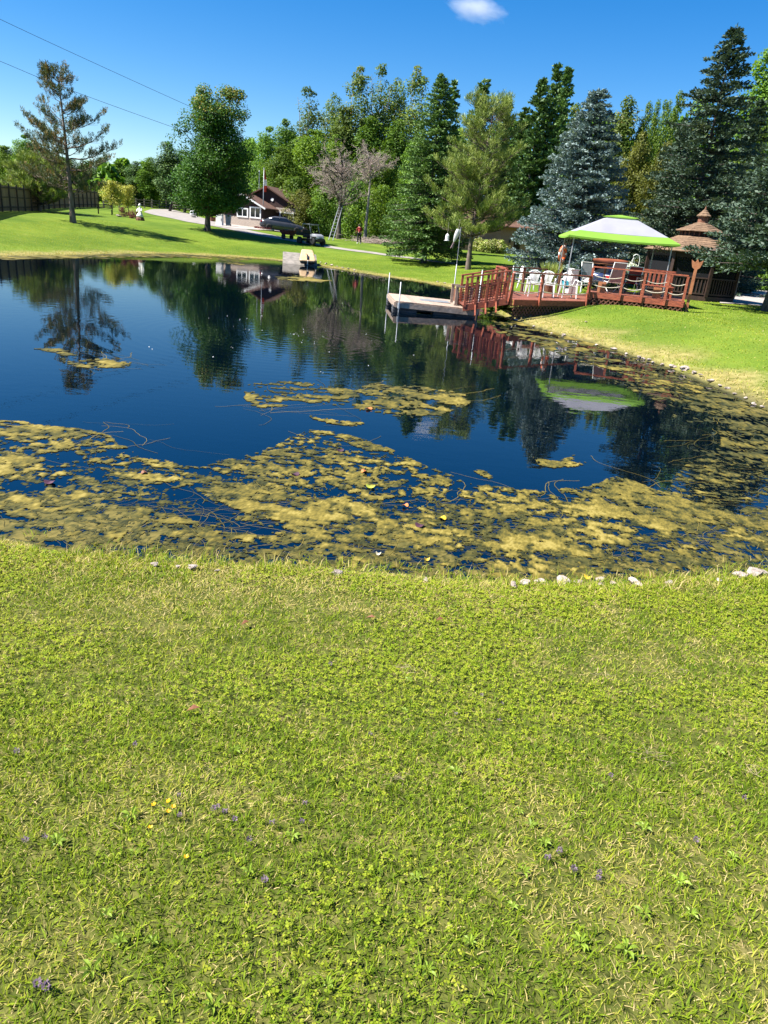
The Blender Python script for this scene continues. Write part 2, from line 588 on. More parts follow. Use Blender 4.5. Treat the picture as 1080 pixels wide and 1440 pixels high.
def water_material():
    m, n, l = new_mat('pond_water')
    out = n.new('ShaderNodeOutputMaterial')
    tc = n.new('ShaderNodeTexCoord')
    mp = n.new('ShaderNodeMapping'); mp.inputs['Scale'].default_value = (1.0, 1.6, 1.0); l.new(tc.outputs['Object'], mp.inputs['Vector'])
    a = n.new('ShaderNodeTexNoise'); a.inputs['Scale'].default_value = 2.6; a.inputs['Detail'].default_value = 3.0
    c = n.new('ShaderNodeTexNoise'); c.inputs['Scale'].default_value = 0.12; c.inputs['Detail'].default_value = 2.0
    l.new(mp.outputs[0], a.inputs['Vector']); l.new(tc.outputs['Object'], c.inputs['Vector'])
    mr = n.new('ShaderNodeMapRange'); mr.inputs['From Min'].default_value = 0.38; mr.inputs['From Max'].default_value = 0.62
    mr.inputs['To Min'].default_value = 0.15; mr.inputs['To Max'].default_value = 1.0
    l.new(c.outputs['Fac'], mr.inputs['Value'])
    # rings spreading from the aerator that bubbles in the middle of the pond
    w = n.new('ShaderNodeTexWave'); w.wave_type = 'RINGS'; w.rings_direction = 'SPHERICAL'; w.inputs['Scale'].default_value = 1.1
    w.inputs['Distortion'].default_value = 1.5; w.inputs['Detail'].default_value = 2
    mw = n.new('ShaderNodeMapping'); mw.vector_type = 'POINT'; ap = at_z(403, 476, WZ); mw.inputs['Location'].default_value = (-ap[0], -ap[1], -WZ)
    l.new(tc.outputs['Object'], mw.inputs['Vector']); l.new(mw.outputs[0], w.inputs['Vector'])
    ln = n.new('ShaderNodeVectorMath'); ln.operation = 'LENGTH'; l.new(mw.outputs[0], ln.inputs[0])
    fall = n.new('ShaderNodeMapRange'); fall.inputs['From Min'].default_value = 0.3; fall.inputs['From Max'].default_value = 7.0
    fall.inputs['To Min'].default_value = 0.35; fall.inputs['To Max'].default_value = 0.0; l.new(ln.outputs['Value'], fall.inputs['Value'])
    wm = n.new('ShaderNodeMath'); wm.operation = 'MULTIPLY'; l.new(w.outputs['Fac'], wm.inputs[0]); l.new(fall.outputs[0], wm.inputs[1])
    am = n.new('ShaderNodeMath'); am.operation = 'MULTIPLY'; l.new(a.outputs['Fac'], am.inputs[0]); l.new(mr.outputs[0], am.inputs[1])
    ad = n.new('ShaderNodeMath'); ad.operation = 'ADD'; l.new(am.outputs[0], ad.inputs[0]); l.new(wm.outputs[0], ad.inputs[1])
    bp = n.new('ShaderNodeBump'); bp.inputs['Strength'].default_value = 0.045; bp.inputs['Distance'].default_value = 0.05
    l.new(ad.outputs[0], bp.inputs['Height'])
    fr = n.new('ShaderNodeFresnel'); fr.inputs['IOR'].default_value = 2.1; l.new(bp.outputs[0], fr.inputs['Normal'])
    g = n.new('ShaderNodeBsdfGlossy'); g.inputs['Roughness'].default_value = 0.006; l.new(bp.outputs[0], g.inputs['Normal'])
    t = n.new('ShaderNodeBsdfTransparent'); t.inputs['Color'].default_value = (0.62, 0.60, 0.40, 1)
    mx = n.new('ShaderNodeMixShader'); df = n.new('ShaderNodeBsdfDiffuse'); df.inputs['Color'].default_value = (0.0010, 0.0070, 0.0180, 1)      # the blue tinge of the water body itself
    mb = n.new('ShaderNodeMixShader'); mb.inputs[0].default_value = 0.35; l.new(t.outputs[0], mb.inputs[1]); l.new(df.outputs[0], mb.inputs[2])
    l.new(fr.outputs[0], mx.inputs[0]); l.new(mb.outputs[0], mx.inputs[1]); l.new(g.outputs[0], mx.inputs[2])
    l.new(mx.outputs[0], out.inputs['Surface'])
    return m


wx0, wx1 = SHORE[:, 0].min() - 1, SHORE[:, 0].max() + 1
wy0, wy1 = SHORE[:, 1].min() - 1, SHORE[:, 1].max() + 1
water = obj('pond_water', np_mesh('pond_water', [(wx0, wy0, WZ), (wx1, wy0, WZ), (wx1, wy1, WZ), (wx0, wy1, WZ)], [(0, 1, 2, 3)]), water_material())
tag(water, 'calm dark blue pond mirroring the sky and the trees', 'pond', kind='structure')


def strip(name, edge, mat, label, lift=0.03, n=6, m=6):
    """a path from pairs of pixels: upper edge and lower edge, draped over the ground"""
    up = catmull(np.array([cast(x, a)[:2] for x, a, b in edge]), n, closed=False)
    lo = catmull(np.array([cast(x, b)[:2] for x, a, b in edge]), n, closed=False)
    V = []
    for k in range(m + 1):
        t = k / m
        p = up * (1 - t) + lo * t
        V.append(np.column_stack([p, terrain(p[:, 0], p[:, 1]) + lift]))
    c = len(up)
    V = np.concatenate(V)
    i = np.arange((m + 1) * c).reshape(m + 1, c)
    q = np.stack([i[:-1, :-1], i[1:, :-1], i[1:, 1:], i[:-1, 1:]], -1).reshape(-1, 4)
    o = obj(name, np_mesh(name, V, q, smooth_shade=True), mat)
    return tag(o, label, 'path', kind='structure')


M_path = surf('path_gravel', (0.34, 0.305, 0.275), (0.25, 0.225, 0.20), scale=1.3, rough=0.9, bump=0.5, bscale=25)
strip('garden_path', [(203, 297.6, 298.6), (215, 294.5, 302), (240, 295, 307), (262, 300, 312), (300, 311, 318.3), (340, 321.5, 327), (395, 333, 337),
                      (460, 345.5, 348.6), (520, 354.0, 356.6), (560, 359.8, 362.0), (590, 363.8, 365.8), (640, 370, 371.6)],
      M_path, 'pale gravel path curving from the far fence down past the pond')
strip('driveway', [(303, 311.5, 318), (330, 316.5, 321.5), (350, 318.5, 323), (375, 321, 324.5), (402, 324.0, 327.5), (425, 327, 331)],
      M_path, 'pale drive in front of the brown gabled house', lift=0.045)
strip('driveway', [(1012, 413, 427), (1035, 410, 428), (1062, 408, 430), (1110, 405, 434), (1200, 410, 444)],
      M_path, 'pale drive behind the octagonal gazebo')

# ------------------------------------------------------------------ algae on the pond
M_algae = leafmat('algae_mat', [(0.0, (0.020, 0.024, 0.006)), (0.25, (0.062, 0.058, 0.012)), (0.55, (0.140, 0.112, 0.019)), (0.8, (0.215, 0.168, 0.031)), (1.0, (0.31, 0.245, 0.062))], trans=0.12, rough=0.7, vary=0.0)
M_algae_sub = leafmat('algae_under_water', [(0.0, (0.018, 0.022, 0.006)), (0.4, (0.062, 0.060, 0.013)), (1.0, (0.17, 0.135, 0.032))], trans=0.1, rough=0.8, vary=0.0)

ALGAE = [  # pixel outlines and how closed the mat is inside them
    (0.615, [(-80, 585), (0, 588), (60, 597), (130, 608), (195, 635), (235, 658), (262, 660), (290, 648), (330, 640), (395, 622), (440, 606), (490, 612),
            (545, 634), (600, 658), (640, 682), (700, 688), (770, 694), (820, 690), (870, 672), (905, 680), (930, 700), (960, 722), (950, 760), (800, 772), (600, 770), (450, 762),
            (380, 735), (300, 735), (180, 740), (0, 730), (-80, 720)]),
    (0.34, [(-80, 700), (180, 720), (400, 750), (560, 745), (800, 750), (980, 735), (1090, 720), (1120, 800), (1000, 812), (800, 822), (600, 812), (400, 800), (200, 790), (0, 762), (-80, 745)]),
    (0.50, [(338, 545), (375, 534), (440, 538), (500, 549), (540, 541), (600, 545), (668, 557), (664, 572), (610, 592), (560, 590), (500, 574), (430, 566), (370, 576), (345, 566)]),
    (0.70, [(520, 545), (600, 548), (668, 557), (664, 572), (620, 588), (560, 584)]),
    (0.62, [(440, 582), (480, 586), (522, 596), (505, 600), (455, 590)]),
    (0.62, [(40, 490), (75, 487), (130, 502), (182, 508), (178, 517), (120, 518), (80, 502)]),
    (0.95, [(100, 505), (150, 503), (182, 510), (170, 517), (115, 517)]),
    (0.80, [(757, 644), (790, 650), (812, 641), (828, 656), (800, 664), (770, 656)]),
    (0.90, [(655, 662), (680, 662), (698, 671), (690, 676), (668, 672)]),
    (0.36, [(980, 560), (1090, 585), (1100, 730), (1000, 735), (930, 690), (945, 655), (1010, 640), (1030, 600), (990, 585)]),
    (0.42, [(1010, 600), (1090, 612), (1095, 650), (1030, 640)]),
    (0.78, [(880, 672), (930, 690), (965, 705), (1035, 726), (1050, 742), (1010, 742), (930, 735), (890, 720), (860, 700)]),
    (0.48, [(690, 447), (760, 470), (850, 497), (900, 512), (985, 545), (1070, 580), (1085, 620), (1010, 585), (930, 545), (860, 520), (760, 487), (700, 465)]),
    (0.32, [(880, 530), (960, 548), (1010, 575), (980, 583), (900, 560)]),
    (0.75, [(0, 358), (200, 357), (300, 359), (360, 363), (340, 367), (290, 363.5), (200, 362), (0, 365)]),
    (0.85, [(388, 390), (420, 388), (465, 394), (455, 398), (410, 395)]),
    (0.5, [(300, 363), (330, 366), (345, 372), (320, 371)]),
]
CLEAR = [
    (0.95, [(178, 690), (240, 676), (275, 684), (300, 704), (350, 722), (400, 733), (412, 746), (375, 752), (325, 741), (255, 726), (195, 712)]),
    (0.6, [(60, 640), (110, 632), (120, 650), (70, 655)]),
    (0.7, [(0, 676), (50, 674), (70, 690), (10, 700)]),
    (0.55, [(430, 690), (470, 684), (490, 700), (440, 708)]),
    (0.6, [(540, 705), (580, 700), (590, 722), (545, 728)]),
    (0.7, [(630, 700), (660, 703), (655, 716), (628, 712)]),
    (0.5, [(420, 760), (640, 775), (640, 800), (430, 790)]),
    (0.7, [(900, 745), (1060, 752), (1050, 775), (920, 770)]),
    (0.6, [(470, 730), (540, 735), (535, 755), (470, 750)]),
]


def in_poly(px, py, poly):
    ins = np.zeros(px.shape, bool)
    P = np.array(poly, float)
    for a, b in zip(P, np.roll(P, -1, axis=0)):
        c = ((a[1] > py) != (b[1] > py))
        ins ^= c & (px < (b[0] - a[0]) * (py - a[1]) / (b[1] - a[1] + 1e-12) + a[0])
    return ins


def coverage(x, y, seed):
    px, py = project(np.column_stack([x, y, np.full(len(x), WZ)]))
    foot = np.maximum(y, 4) ** -1 * 60
    wx = (fbm(x * 1.1, y * 0.9, seed, 4) - 0.5) * 9 * foot
    wy = (fbm(x * 1.1, y * 0.9, seed + 9, 4) - 0.5) * 2.6 * foot
    cov = np.zeros(len(x))
    for dens, poly in ALGAE:
        cov = np.maximum(cov, dens * in_poly(px + wx, py + wy, poly))
    for dens, poly in CLEAR:
        cov = np.where(in_poly(px + wx * 0.5, py + wy * 0.5, poly), cov * (1 - dens), cov)
    return cov


def uniformish(n):
    return np.clip(0.5 + (n - 0.5) * 2.7, 0, 1)


def algae_layer(name, zones, mat, seed, z, cov_fn, label):
    Vs, Qs, Ts, o = [], [], [], 0
    for x0, x1, y0, y1, dx, dy in zones:
        xs = np.arange(x0, x1, dx); ys = np.arange(y0, y1, dy)
        X, Y = np.meshgrid(xs, ys)
        cx, cy = (X[:-1, :-1] + dx / 2).ravel(), (Y[:-1, :-1] + dy / 2).ravel()
        sd = shore_dist_grid(cx, cy)
        sel = np.where(sd < 0.08)[0]
        cov = np.zeros(len(cx)); cov[sel] = cov_fn(cx[sel], cy[sel], sd[sel])
        keep = np.zeros(len(cx), bool)
        s2 = np.where(cov > 0.02)[0]
        x_, y_ = cx[s2], cy[s2]
        wob = fbm(x_ * 0.7, y_ * 0.7, seed + 40, 2) * 3
        k = 1.0 if dx < 0.03 else (0.55 if dx < 0.06 else 0.28)
        big = fbm(x_ * 0.8 + wob, y_ * 1.7 - wob, seed + 1, 3)
        mid = fbm(x_ * 3.0 + wob * 2, y_ * 5.2 - wob * 2, seed + 2, 3, 0.6)
        fin = fbm(x_ * 15 * k + 3 * mid, y_ * 11 * k, seed + 3, 3, 0.75)
        thin = smooth(0.42, 0.62, fbm(x_ * 1.3 - wob, y_ * 2.1, seed + 4, 3))       # where the mat is loose and full of holes
        z1 = lambda a_: (a_ - a_.mean()) / max(a_.std(), 1e-6)
        fib = 1 - np.abs(2 * fbm(x_ * 2.6 * k + 2.5 * big, y_ * 9.0 * k - 2.5 * mid, seed + 14, 3, 0.65) - 1) * 2     # thread-like ridges
        n = 0.48 * z1(big) + 0.55 * z1(mid) + (0.55 + 0.55 * thin) * z1(fin) - 0.66 * z1(fib)
        marg = (cov[s2] - 0.5) * 3.3 - n
        keep[s2] = marg > 0
        mg = np.zeros(len(cx)); mg[s2] = np.clip(marg, 0, 3)
        mg = mg.reshape(len(ys) - 1, len(xs) - 1)
        mgv = np.zeros(X.shape); cnt = np.zeros(X.shape)
        for a_, b_ in ((0, 0), (0, 1), (1, 0), (1, 1)):
            mgv[a_:a_ + mg.shape[0], b_:b_ + mg.shape[1]] += mg; cnt[a_:a_ + mg.shape[0], b_:b_ + mg.shape[1]] += 1
        mgv = (mgv / np.maximum(cnt, 1)).ravel()
        keep = keep.reshape(len(ys) - 1, len(xs) - 1)
        i = np.arange(X.size).reshape(X.shape)
        q = np.stack([i[:-1, :-1], i[:-1, 1:], i[1:, 1:], i[1:, :-1]], -1)[keep]
        used, inv = np.unique(q, return_inverse=True)
        q = inv.reshape(-1, 4)
        ux, uy = X.ravel()[used], Y.ravel()[used]
        jit = RNG.uniform(-0.35, 0.35, (len(ux), 2)) * np.array([dx, dy])
        th = smooth(0.05, 1.6, mgv[used])                                          # thickness: thin and wet at its rims, dry and pale where it is heaped
        zz = z + (0.006 * th * (0.4 + fbm(ux * 14, uy * 14, seed + 6, 2)) if z > WZ + 0.003 else 0.001 * th) + RNG.uniform(0, 0.0012, len(ux))
        tint = np.clip(0.12 + 0.62 * th * (0.55 + 0.9 * (uniformish(fbm(ux * 0.9, uy * 1.4, seed + 7, 3)) - 0.1) * 0.7) + 0.42 * (uniformish(fbm(ux * 11, uy * 9, seed + 8, 3, 0.8)) - 0.5) + 0.40 * (RNG.random(len(ux)) - 0.5), 0, 1)
        Vs.append(np.column_stack([ux + jit[:, 0], uy + jit[:, 1], zz])); Qs.append(q + o); Ts.append(tint); o += len(ux)
    V = np.concatenate(Vs); Qa = np.concatenate(Qs); T = np.concatenate(Ts)
    ob = obj(name, np_mesh(name, V, Qa, tint=T, smooth_shade=True), mat)
    return tag(ob, label, 'algae', kind='stuff')


_lut = {}


def shore_dist_grid(x, y):
    """distance to the shore looked up on a 10 cm raster (fast for very many points)"""
    if not _lut:
        xs = np.arange(SHORE[:, 0].min() - 2, SHORE[:, 0].max() + 2, 0.16); ys = np.arange(SHORE[:, 1].min() - 2, SHORE[:, 1].max() + 2, 0.16)
        X, Y = np.meshgrid(xs, ys)
        _lut['d'] = shore_dist(X.ravel(), Y.ravel()).reshape(X.shape); _lut['x'] = xs; _lut['y'] = ys
    xs, ys, d = _lut['x'], _lut['y'], _lut['d']
    fx = np.clip((x - xs[0]) / 0.16, 0, len(xs) - 1.001); fy = np.clip((y - ys[0]) / 0.16, 0, len(ys) - 1.001)
    i = fx.astype(int); j = fy.astype(int); u = fx - i; v = fy - j
    return (d[j, i] * (1 - u) + d[j, i + 1] * u) * (1 - v) + (d[j + 1, i] * (1 - u) + d[j + 1, i + 1] * u) * v


zones = [(-5.6, 6.9, 4.7, 9.5, 0.014, 0.026), (-9, 7.1, 9.5, 17.5, 0.030, 0.07), (-20, 7.1, 17.5, 30, 0.09, 0.22), (-20, 4, 30, 54, 0.16, 0.30)]


def cov_top(x, y, sd):
    c = coverage(x, y, 60)
    edge = np.where(y > 20, 0.85 * smooth(-0.75, -0.1, sd + (fbm(x * .6, y * .6, 77, 3) - .5) * 1.6), 0)
    return np.maximum(c, edge)


algae_layer('floating_algae', zones, M_algae, 100, WZ + 0.004, cov_top, 'yellow green algae floating in ragged mats on the pond')


def cov_sub(x, y, sd):
    w = (fbm(x * .9, y * .9, 78, 3) - .5)
    c = np.where(y < 16, 0.64 * smooth(-2.2, -0.5, sd + w * 1.8), 0.30 * smooth(-1.2, -0.2, sd))
    px, py = project(np.column_stack([x, y, np.full(len(x), WZ)]))
    for dens, poly in CLEAR[:4]:
        c = np.where(in_poly(px + w * 60, py + w * 20, poly), c * (1 - dens), c)
    return c


algae_layer('bank_algae', [(-5.6, 6.9, 4.7, 9.5, 0.016, 0.030), (3, 7.1, 9.5, 20, 0.05, 0.10)], M_algae_sub, 200, WZ + 0.0012, cov_sub,
            'thin brown green weed lying at the water surface along the near bank')


def ribbons():
    """loose threads of algae drifting on the water"""
    rng = np.random.default_rng(31)
    Vs, Qs, Ts, o = [], [], [], 0
    spots = [((290, 500), (560, 640), 9), ((330, 660), (538, 590), 14), ((0, 230), (590, 640), 14), ((0, 1060), (700, 800), 420), ((900, 1070), (580, 760), 60), ((80, 190), (480, 520), 10)]
    for (xa, xb), (ya, yb), k in spots:
        for _ in range(k):
            p = at_z(rng.uniform(xa, xb), rng.uniform(ya, yb), WZ)[:2]
            if shore_dist_grid(p[:1], p[1:2])[0] > -0.1: continue
            n = 22; a = rng.normal(0.2, 0.7); st = rng.uniform(0.015, 0.06) * min(p[1] / 7, 1.4); da = rng.normal(0, 0.035)
            pts = [p]
            for _i in range(n):
                a += da + rng.normal(0, 0.15)
                pts.append(pts[-1] + np.array([math.cos(a), math.sin(a) * 0.9]) * st)
            pts = np.array(pts); t = np.gradient(pts, axis=0); t = norm(t); s = np.column_stack([-t[:, 1], t[:, 0]])
            w = rng.uniform(0.001, 0.0028) * (p[1] / 7)
            z = WZ + 0.003 + rng.uniform(0, 0.004)
            Vs.append(np.concatenate([np.column_stack([pts + s * w, np.full(n + 1, z)]), np.column_stack([pts - s * w, np.full(n + 1, z)])]))
            i = np.arange(n)
            Qs.append(np.stack([i, i + 1, n + 2 + i, n + 1 + i], 1) + o); o += 2 * (n + 1)
            Ts.append(np.full(2 * (n + 1), rng.uniform(0.1, 0.9)))
    ob = obj('algae_threads', np_mesh('algae_threads', np.concatenate(Vs), np.concatenate(Qs), tint=np.concatenate(Ts)), M_algae)
    tag(ob, 'thin loose threads of algae drifting on the water', 'algae', kind='stuff')


ribbons()

# white specks of foam over the aerator
fo = MB(); rng = np.random.default_rng(5)
for _ in range(45):
    a = rng.uniform(0, 6.28); rr = abs(rng.normal(0, 2.6)); p = at_z(415, 470, WZ)[:2] + np.array([math.cos(a) * rr, math.sin(a) * rr * 1.4])
    if shore_dist_grid(p[:1], p[1:2])[0] > -0.5: continue
    r0 = rng.uniform(0.005, 0.013)
    k = [(p[0] + r0 * math.cos(b), p[1] + r0 * math.sin(b), WZ + 0.004) for b in (0, 1.05, 2.1, 3.14, 4.2, 5.2)]
    fo.add(k + [(p[0], p[1], WZ + 0.004 + r0 * 0.8)], [(i, (i + 1) % 6, 6) for i in range(6)])
tag(fo.build('foam_bubbles', surf('foam', (0.8, 0.82, 0.82), rough=0.4)), 'white foam bubbles drifting round the aerator on the open water', 'foam', kind='stuff')

# ------------------------------------------------------------------ grass
M_grass = leafmat('grass_blades', [(0.0, (0.085, 0.150, 0.010)), (0.3, (0.200, 0.280, 0.015)), (0.55, (0.335, 0.365, 0.030)), (0.68, (0.41, 0.365, 0.085)), (0.8, (0.48, 0.385, 0.16)), (1.0, (0.58, 0.47, 0.24))],
                  trans=0.34, rough=0.6, vary=0.0, spec=0.12)


def blades(name, x, y, length, width, tint, tilt, label, rng, curl=0.5, zoff=0.0, simple=False):
    n = len(x)
    z = terrain(x, y) - 0.004 + zoff
    az = rng.uniform(0, 2 * np.pi, n)
    ti = np.clip(tilt, 0, 1.5)
    d = np.column_stack([np.cos(az) * np.sin(ti), np.sin(az) * np.sin(ti), np.cos(ti)])
    ti2 = np.clip(ti + curl * rng.uniform(0.3, 1.3, n), 0, 1.75)
    d2 = np.column_stack([np.cos(az) * np.sin(ti2), np.sin(az) * np.sin(ti2), np.cos(ti2)])
    ro = az + np.pi / 2 + rng.normal(0, 0.5, n)
    s = np.column_stack([np.cos(ro), np.sin(ro), rng.normal(0, 0.25, n)]) * (width / 2)[:, None]
    p0 = np.column_stack([x, y, z]); p1 = p0 + d * (length * 0.5)[:, None]; p2 = p1 + d2 * (length * 0.5)[:, None]
    V = np.stack([p0 - s, p0 + s, p1 + s * 0.85, p1 - s * 0.85, p2], 1).reshape(-1, 3)
    if simple:
        V = np.stack([p0 - s, p0 + s, p2], 1).reshape(-1, 3)
        ob = obj(name, np_mesh(name, V, None, np.arange(n * 3).reshape(-1, 3), tint=np.repeat(tint, 3)), M_grass)
        return tag(ob, label, 'grass', kind='stuff')
    b = np.arange(n) * 5
    q = np.stack([b, b + 1, b + 2, b + 3], 1); t = np.stack([b + 3, b + 2, b + 4], 1)
    ob = obj(name, np_mesh(name, V, q, t, tint=np.repeat(tint, 5)), M_grass)
    return tag(ob, label, 'grass', kind='stuff')


def grass_tint(x, y, d, rng):
    n = len(x)
    patch = uniformish(fbm(x * 1.15, y * 1.15, 301, 4, 0.6)); fine = uniformish(fbm(x * 7, y * 7, 302, 2))
    pdry = np.clip(0.22 + 0.46 * smooth(0.35, 1.0, 0.5 * patch + 0.5 * fine) + 0.45 * smooth(1.9, 0.4, d) * (0.45 + 0.55 * smooth(0.2, 0.7, patch)), 0, 0.85)
    dryb = rng.random(n) < pdry
    g = np.clip(0.34 + (1 - fine) * -0.14 + rng.normal(0, 0.13, n) + 0.10 * patch + 0.16 * (uniformish(fbm(x * 0.55, y * 0.9, 333, 3)) - 0.5), 0.02, 0.64)
    return np.where(dryb, 0.64 + 0.30 * rng.random(n) ** 1.5, g)


rng = np.random.default_rng(77)


def scatter(x0, x1, y0, y1, per_m2):
    n = int((x1 - x0) * (y1 - y0) * per_m2)
    x = rng.uniform(x0, x1, n); y = rng.uniform(y0, y1, n)
    half = 0.95 + 0.60 * np.maximum(y, 0) + 0.5
    k = np.abs(x - 0.1 * y) < half
    return x[k], y[k]


xs1, ys1 = scatter(-3.4, 3.9, 0.55, 2.6, 15500)
xs2, ys2 = scatter(-4.8, 5.6, 2.6, 6.4, 7600)
x = np.concatenate([xs1, xs2]); y = np.concatenate([ys1, ys2])
d = shore_dist(x, y)
k = d > -0.10 + 0.42 * fbm(x * 1.7, y * 1.7, 8, 3)
x, y, d = x[k], y[k], d[k]
n = len(x); far = smooth(1.0, 5.0, y)
tn = grass_tint(x, y, d, rng)
L = (0.015 + 0.036 * rng.random(n) ** 1.5 + 0.03 * (rng.random(n) < 0.015)) * (1 + 0.5 * smooth(1.3, 0.2, d)) * np.where(tn > 0.65, 0.85, 1)
W = rng.uniform(0.0024, 0.0048, n) * np.where(tn > 0.64, 0.7, 1.0) * (1 + 0.8 * far)
ti = np.where(tn > 0.65, rng.uniform(0.7, 1.5, n), rng.uniform(0.15, 1.25, n))
blades('lawn_grass', x, y, L, W, tn, ti, 'short mown grass with straw coloured clippings on the near bank', rng)


def clover():
    """clover and other small broad leaves in the turf"""
    rng = np.random.default_rng(99)
    n = 115000
    x = rng.uniform(-4.8, 5.6, n); y = 0.55 + 5.6 * rng.random(n) ** 0.8
    k = (np.abs(x - 0.1 * y) < 1.45 + 0.60 * y); x, y = x[k], y[k]
    d = shore_dist(x, y); p = uniformish(fbm(x * 1.6, y * 1.6, 401, 3))
    k = (d > 0.25) & (rng.random(len(x)) < smooth(0.15, 0.8, p)); x, y, p = x[k], y[k], p[k]
    z = terrain(x, y) + rng.uniform(0.010, 0.034, len(x))
    V = []; Tn = []
    tint = np.clip(rng.normal(0.40, 0.11, len(x)), 0.08, 0.6)
    r0 = rng.uniform(0.0028, 0.0066, len(x)) * (1 + 0.4 * smooth(1.5, 5, y)); a0 = rng.uniform(0, 6.28, len(x))
    Cs, As, Ns = [], [], []
    tilt = np.column_stack([rng.normal(0, 0.35, len(x)), rng.normal(0, 0.35, len(x)), np.ones(len(x))])
    for j in range(3):
        a = a0 + j * 2.094
        A = np.column_stack([np.cos(a), np.sin(a), rng.normal(-0.15, 0.25, len(x))])
        Cs.append(np.column_stack([x, y, z]) + A * (r0 * 0.9)[:, None]); As.append(A); Ns.append(tilt)
    Lf = np.tile(r0 * 1.75, 3); Wf = np.tile(r0 * 1.5, 3)
    V, Qd = leaf_quads(np.concatenate(Cs), np.concatenate(As), np.concatenate(Ns), Lf, Wf)
    ob = obj('clover', np_mesh('clover', V, Qd, tint=np.repeat(np.tile(tint, 3), 4)), M_grass)
    tag(ob, 'small round clover leaves growing among the mown grass', 'clover', kind='stuff')


clover()

# longer blades and weeds standing along the near water's edge
xe = rng.uniform(-5.2, 6.6, 70000); ye = rng.uniform(4.6, 8.5, 70000)
de = shore_dist(xe, ye)
k = (de > -0.48) & (de < 0.40) & (rng.random(len(xe)) < 0.9 * smooth(0.35, 0.75, uniformish(fbm(xe * 1.5, ye * 1.5, 55, 3))) * smooth(-0.45, -0.05, de))
xe, ye, de = xe[k], ye[k], de[k]
m_ = len(xe)
te = np.where(rng.random(m_) < 0.35, rng.uniform(0.62, 0.9, m_), rng.uniform(0.1, 0.5, m_))
blades('bank_grass', xe, ye, rng.uniform(0.04, 0.13, m_), rng.uniform(0.003, 0.007, m_), te, rng.uniform(0.1, 1.2, m_),
       'longer green and straw grass blades fringing the near water edge', rng, curl=0.8, zoff=0.01)

# coarser tufts give the lawns beyond the water their broken surface
xa = rng.uniform(-26, 24, 700000); ya = rng.uniform(8, 62, 700000)
pa, pb = project(np.column_stack([xa, ya, np.zeros(len(xa))]))
k = (pa > -60) & (pa < 1140) & (pb > 290)
xa, ya = xa[k], ya[k]
da = shore_dist(xa, ya)
k = (da > 0.0) & (rng.random(len(xa)) < 0.75)
xa, ya, da = xa[k][:170000], ya[k][:170000], da[k][:170000]
ka = len(xa)
dry_p = smooth(1.6, 0.1, da + (fbm(xa * .8, ya * .8, 21, 4) - 0.5) * 2.5) * 0.85 + 0.05
ta = np.where(rng.random(ka) < dry_p, rng.uniform(0.6, 0.95, ka), np.clip(rng.normal(0.38, 0.10, ka), 0.1, 0.6))
pt = uniformish(fbm(xa * .33, ya * .33, 640, 3)); ta = np.where(ta < 0.6, np.clip(ta - 0.14 + 0.24 * pt, 0.05, 0.6), ta)
blades('far_lawn_grass', xa, ya, rng.uniform(0.03, 0.065, ka) * (1 + 0.9 * smooth(1.0, 0.2, da)), rng.uniform(0.014, 0.032, ka), ta, rng.uniform(0.2, 1.3, ka),
       'mown grass covering the lawns on the far side of the pond', rng, simple=True)

# ================================================================== TREES
M_bark = surf('bark_grey_brown', (0.12, 0.10, 0.085), (0.05, 0.04, 0.033), scale=7, rough=0.95, bump=0.8, stretch=(1, 1, 0.25))
M_bark_pine = surf('bark_pine', (0.22, 0.17, 0.14), (0.09, 0.065, 0.05), scale=6, rough=0.95, bump=0.8, stretch=(1, 1, 0.3))
M_bark_pale = surf('bark_birch', (0.55, 0.52, 0.47), (0.24, 0.22, 0.19), scale=5, rough=0.8, bump=0.3, stretch=(1, 1, 2.5))
M_bark_dead = surf('bark_dead', (0.36, 0.31, 0.28), (0.22, 0.18, 0.16), scale=6, rough=0.9, bump=0.4, stretch=(1, 1, 0.3))
M_maple = leafmat('leaves_maple', [(0.0, (0.025, 0.079, 0.013)), (0.45, (0.057, 0.139, 0.018)), (0.72, (0.096, 0.190, 0.025)), (0.85, (0.216, 0.241, 0.032)), (1.0, (0.343, 0.254, 0.038))], trans=0.28, vary=0.0)
M_decid = leafmat('leaves_broadleaf', [(0.0, (0.052, 0.121, 0.015)), (0.5, (0.109, 0.213, 0.023)), (1.0, (0.190, 0.295, 0.034))], trans=0.35)
M_bright = leafmat('leaves_bright', [(0.0, (0.058, 0.124, 0.013)), (0.5, (0.117, 0.202, 0.019)), (1.0, (0.195, 0.267, 0.033))], trans=0.40)
M_aspen = leafmat('leaves_aspen', [(0.0, (0.068, 0.128, 0.023)), (0.5, (0.128, 0.197, 0.036)), (0.9, (0.205, 0.256, 0.052)), (1.0, (0.307, 0.205, 0.062))], trans=0.35)
M_olive = leafmat('leaves_olive', [(0.0, (0.075, 0.094, 0.015)), (0.5, (0.138, 0.156, 0.025)), (1.0, (0.206, 0.206, 0.037))], trans=0.35)
M_gold = leafmat('leaves_gold', [(0.0, (0.34, 0.36, 0.05)), (0.5, (0.52, 0.52, 0.09)), (1.0, (0.64, 0.62, 0.15))], trans=0.3)
M_spruce = leafmat('needles_spruce', [(0.0, (0.055, 0.115, 0.033)), (0.5, (0.115, 0.202, 0.055)), (1.0, (0.196, 0.300, 0.086))], trans=0.12, vary=0.1)
M_blue = leafmat('needles_blue_spruce', [(0.0, (0.085, 0.130, 0.125)), (0.5, (0.165, 0.230, 0.225)), (1.0, (0.270, 0.340, 0.330))], trans=0.10, vary=0.05)
M_bluegreen = leafmat('needles_blue_green', [(0.0, (0.033, 0.064, 0.042)), (0.5, (0.072, 0.112, 0.075)), (0.85, (0.110, 0.158, 0.110)), (1.0, (0.120, 0.138, 0.041))], trans=0.12, vary=0.12)
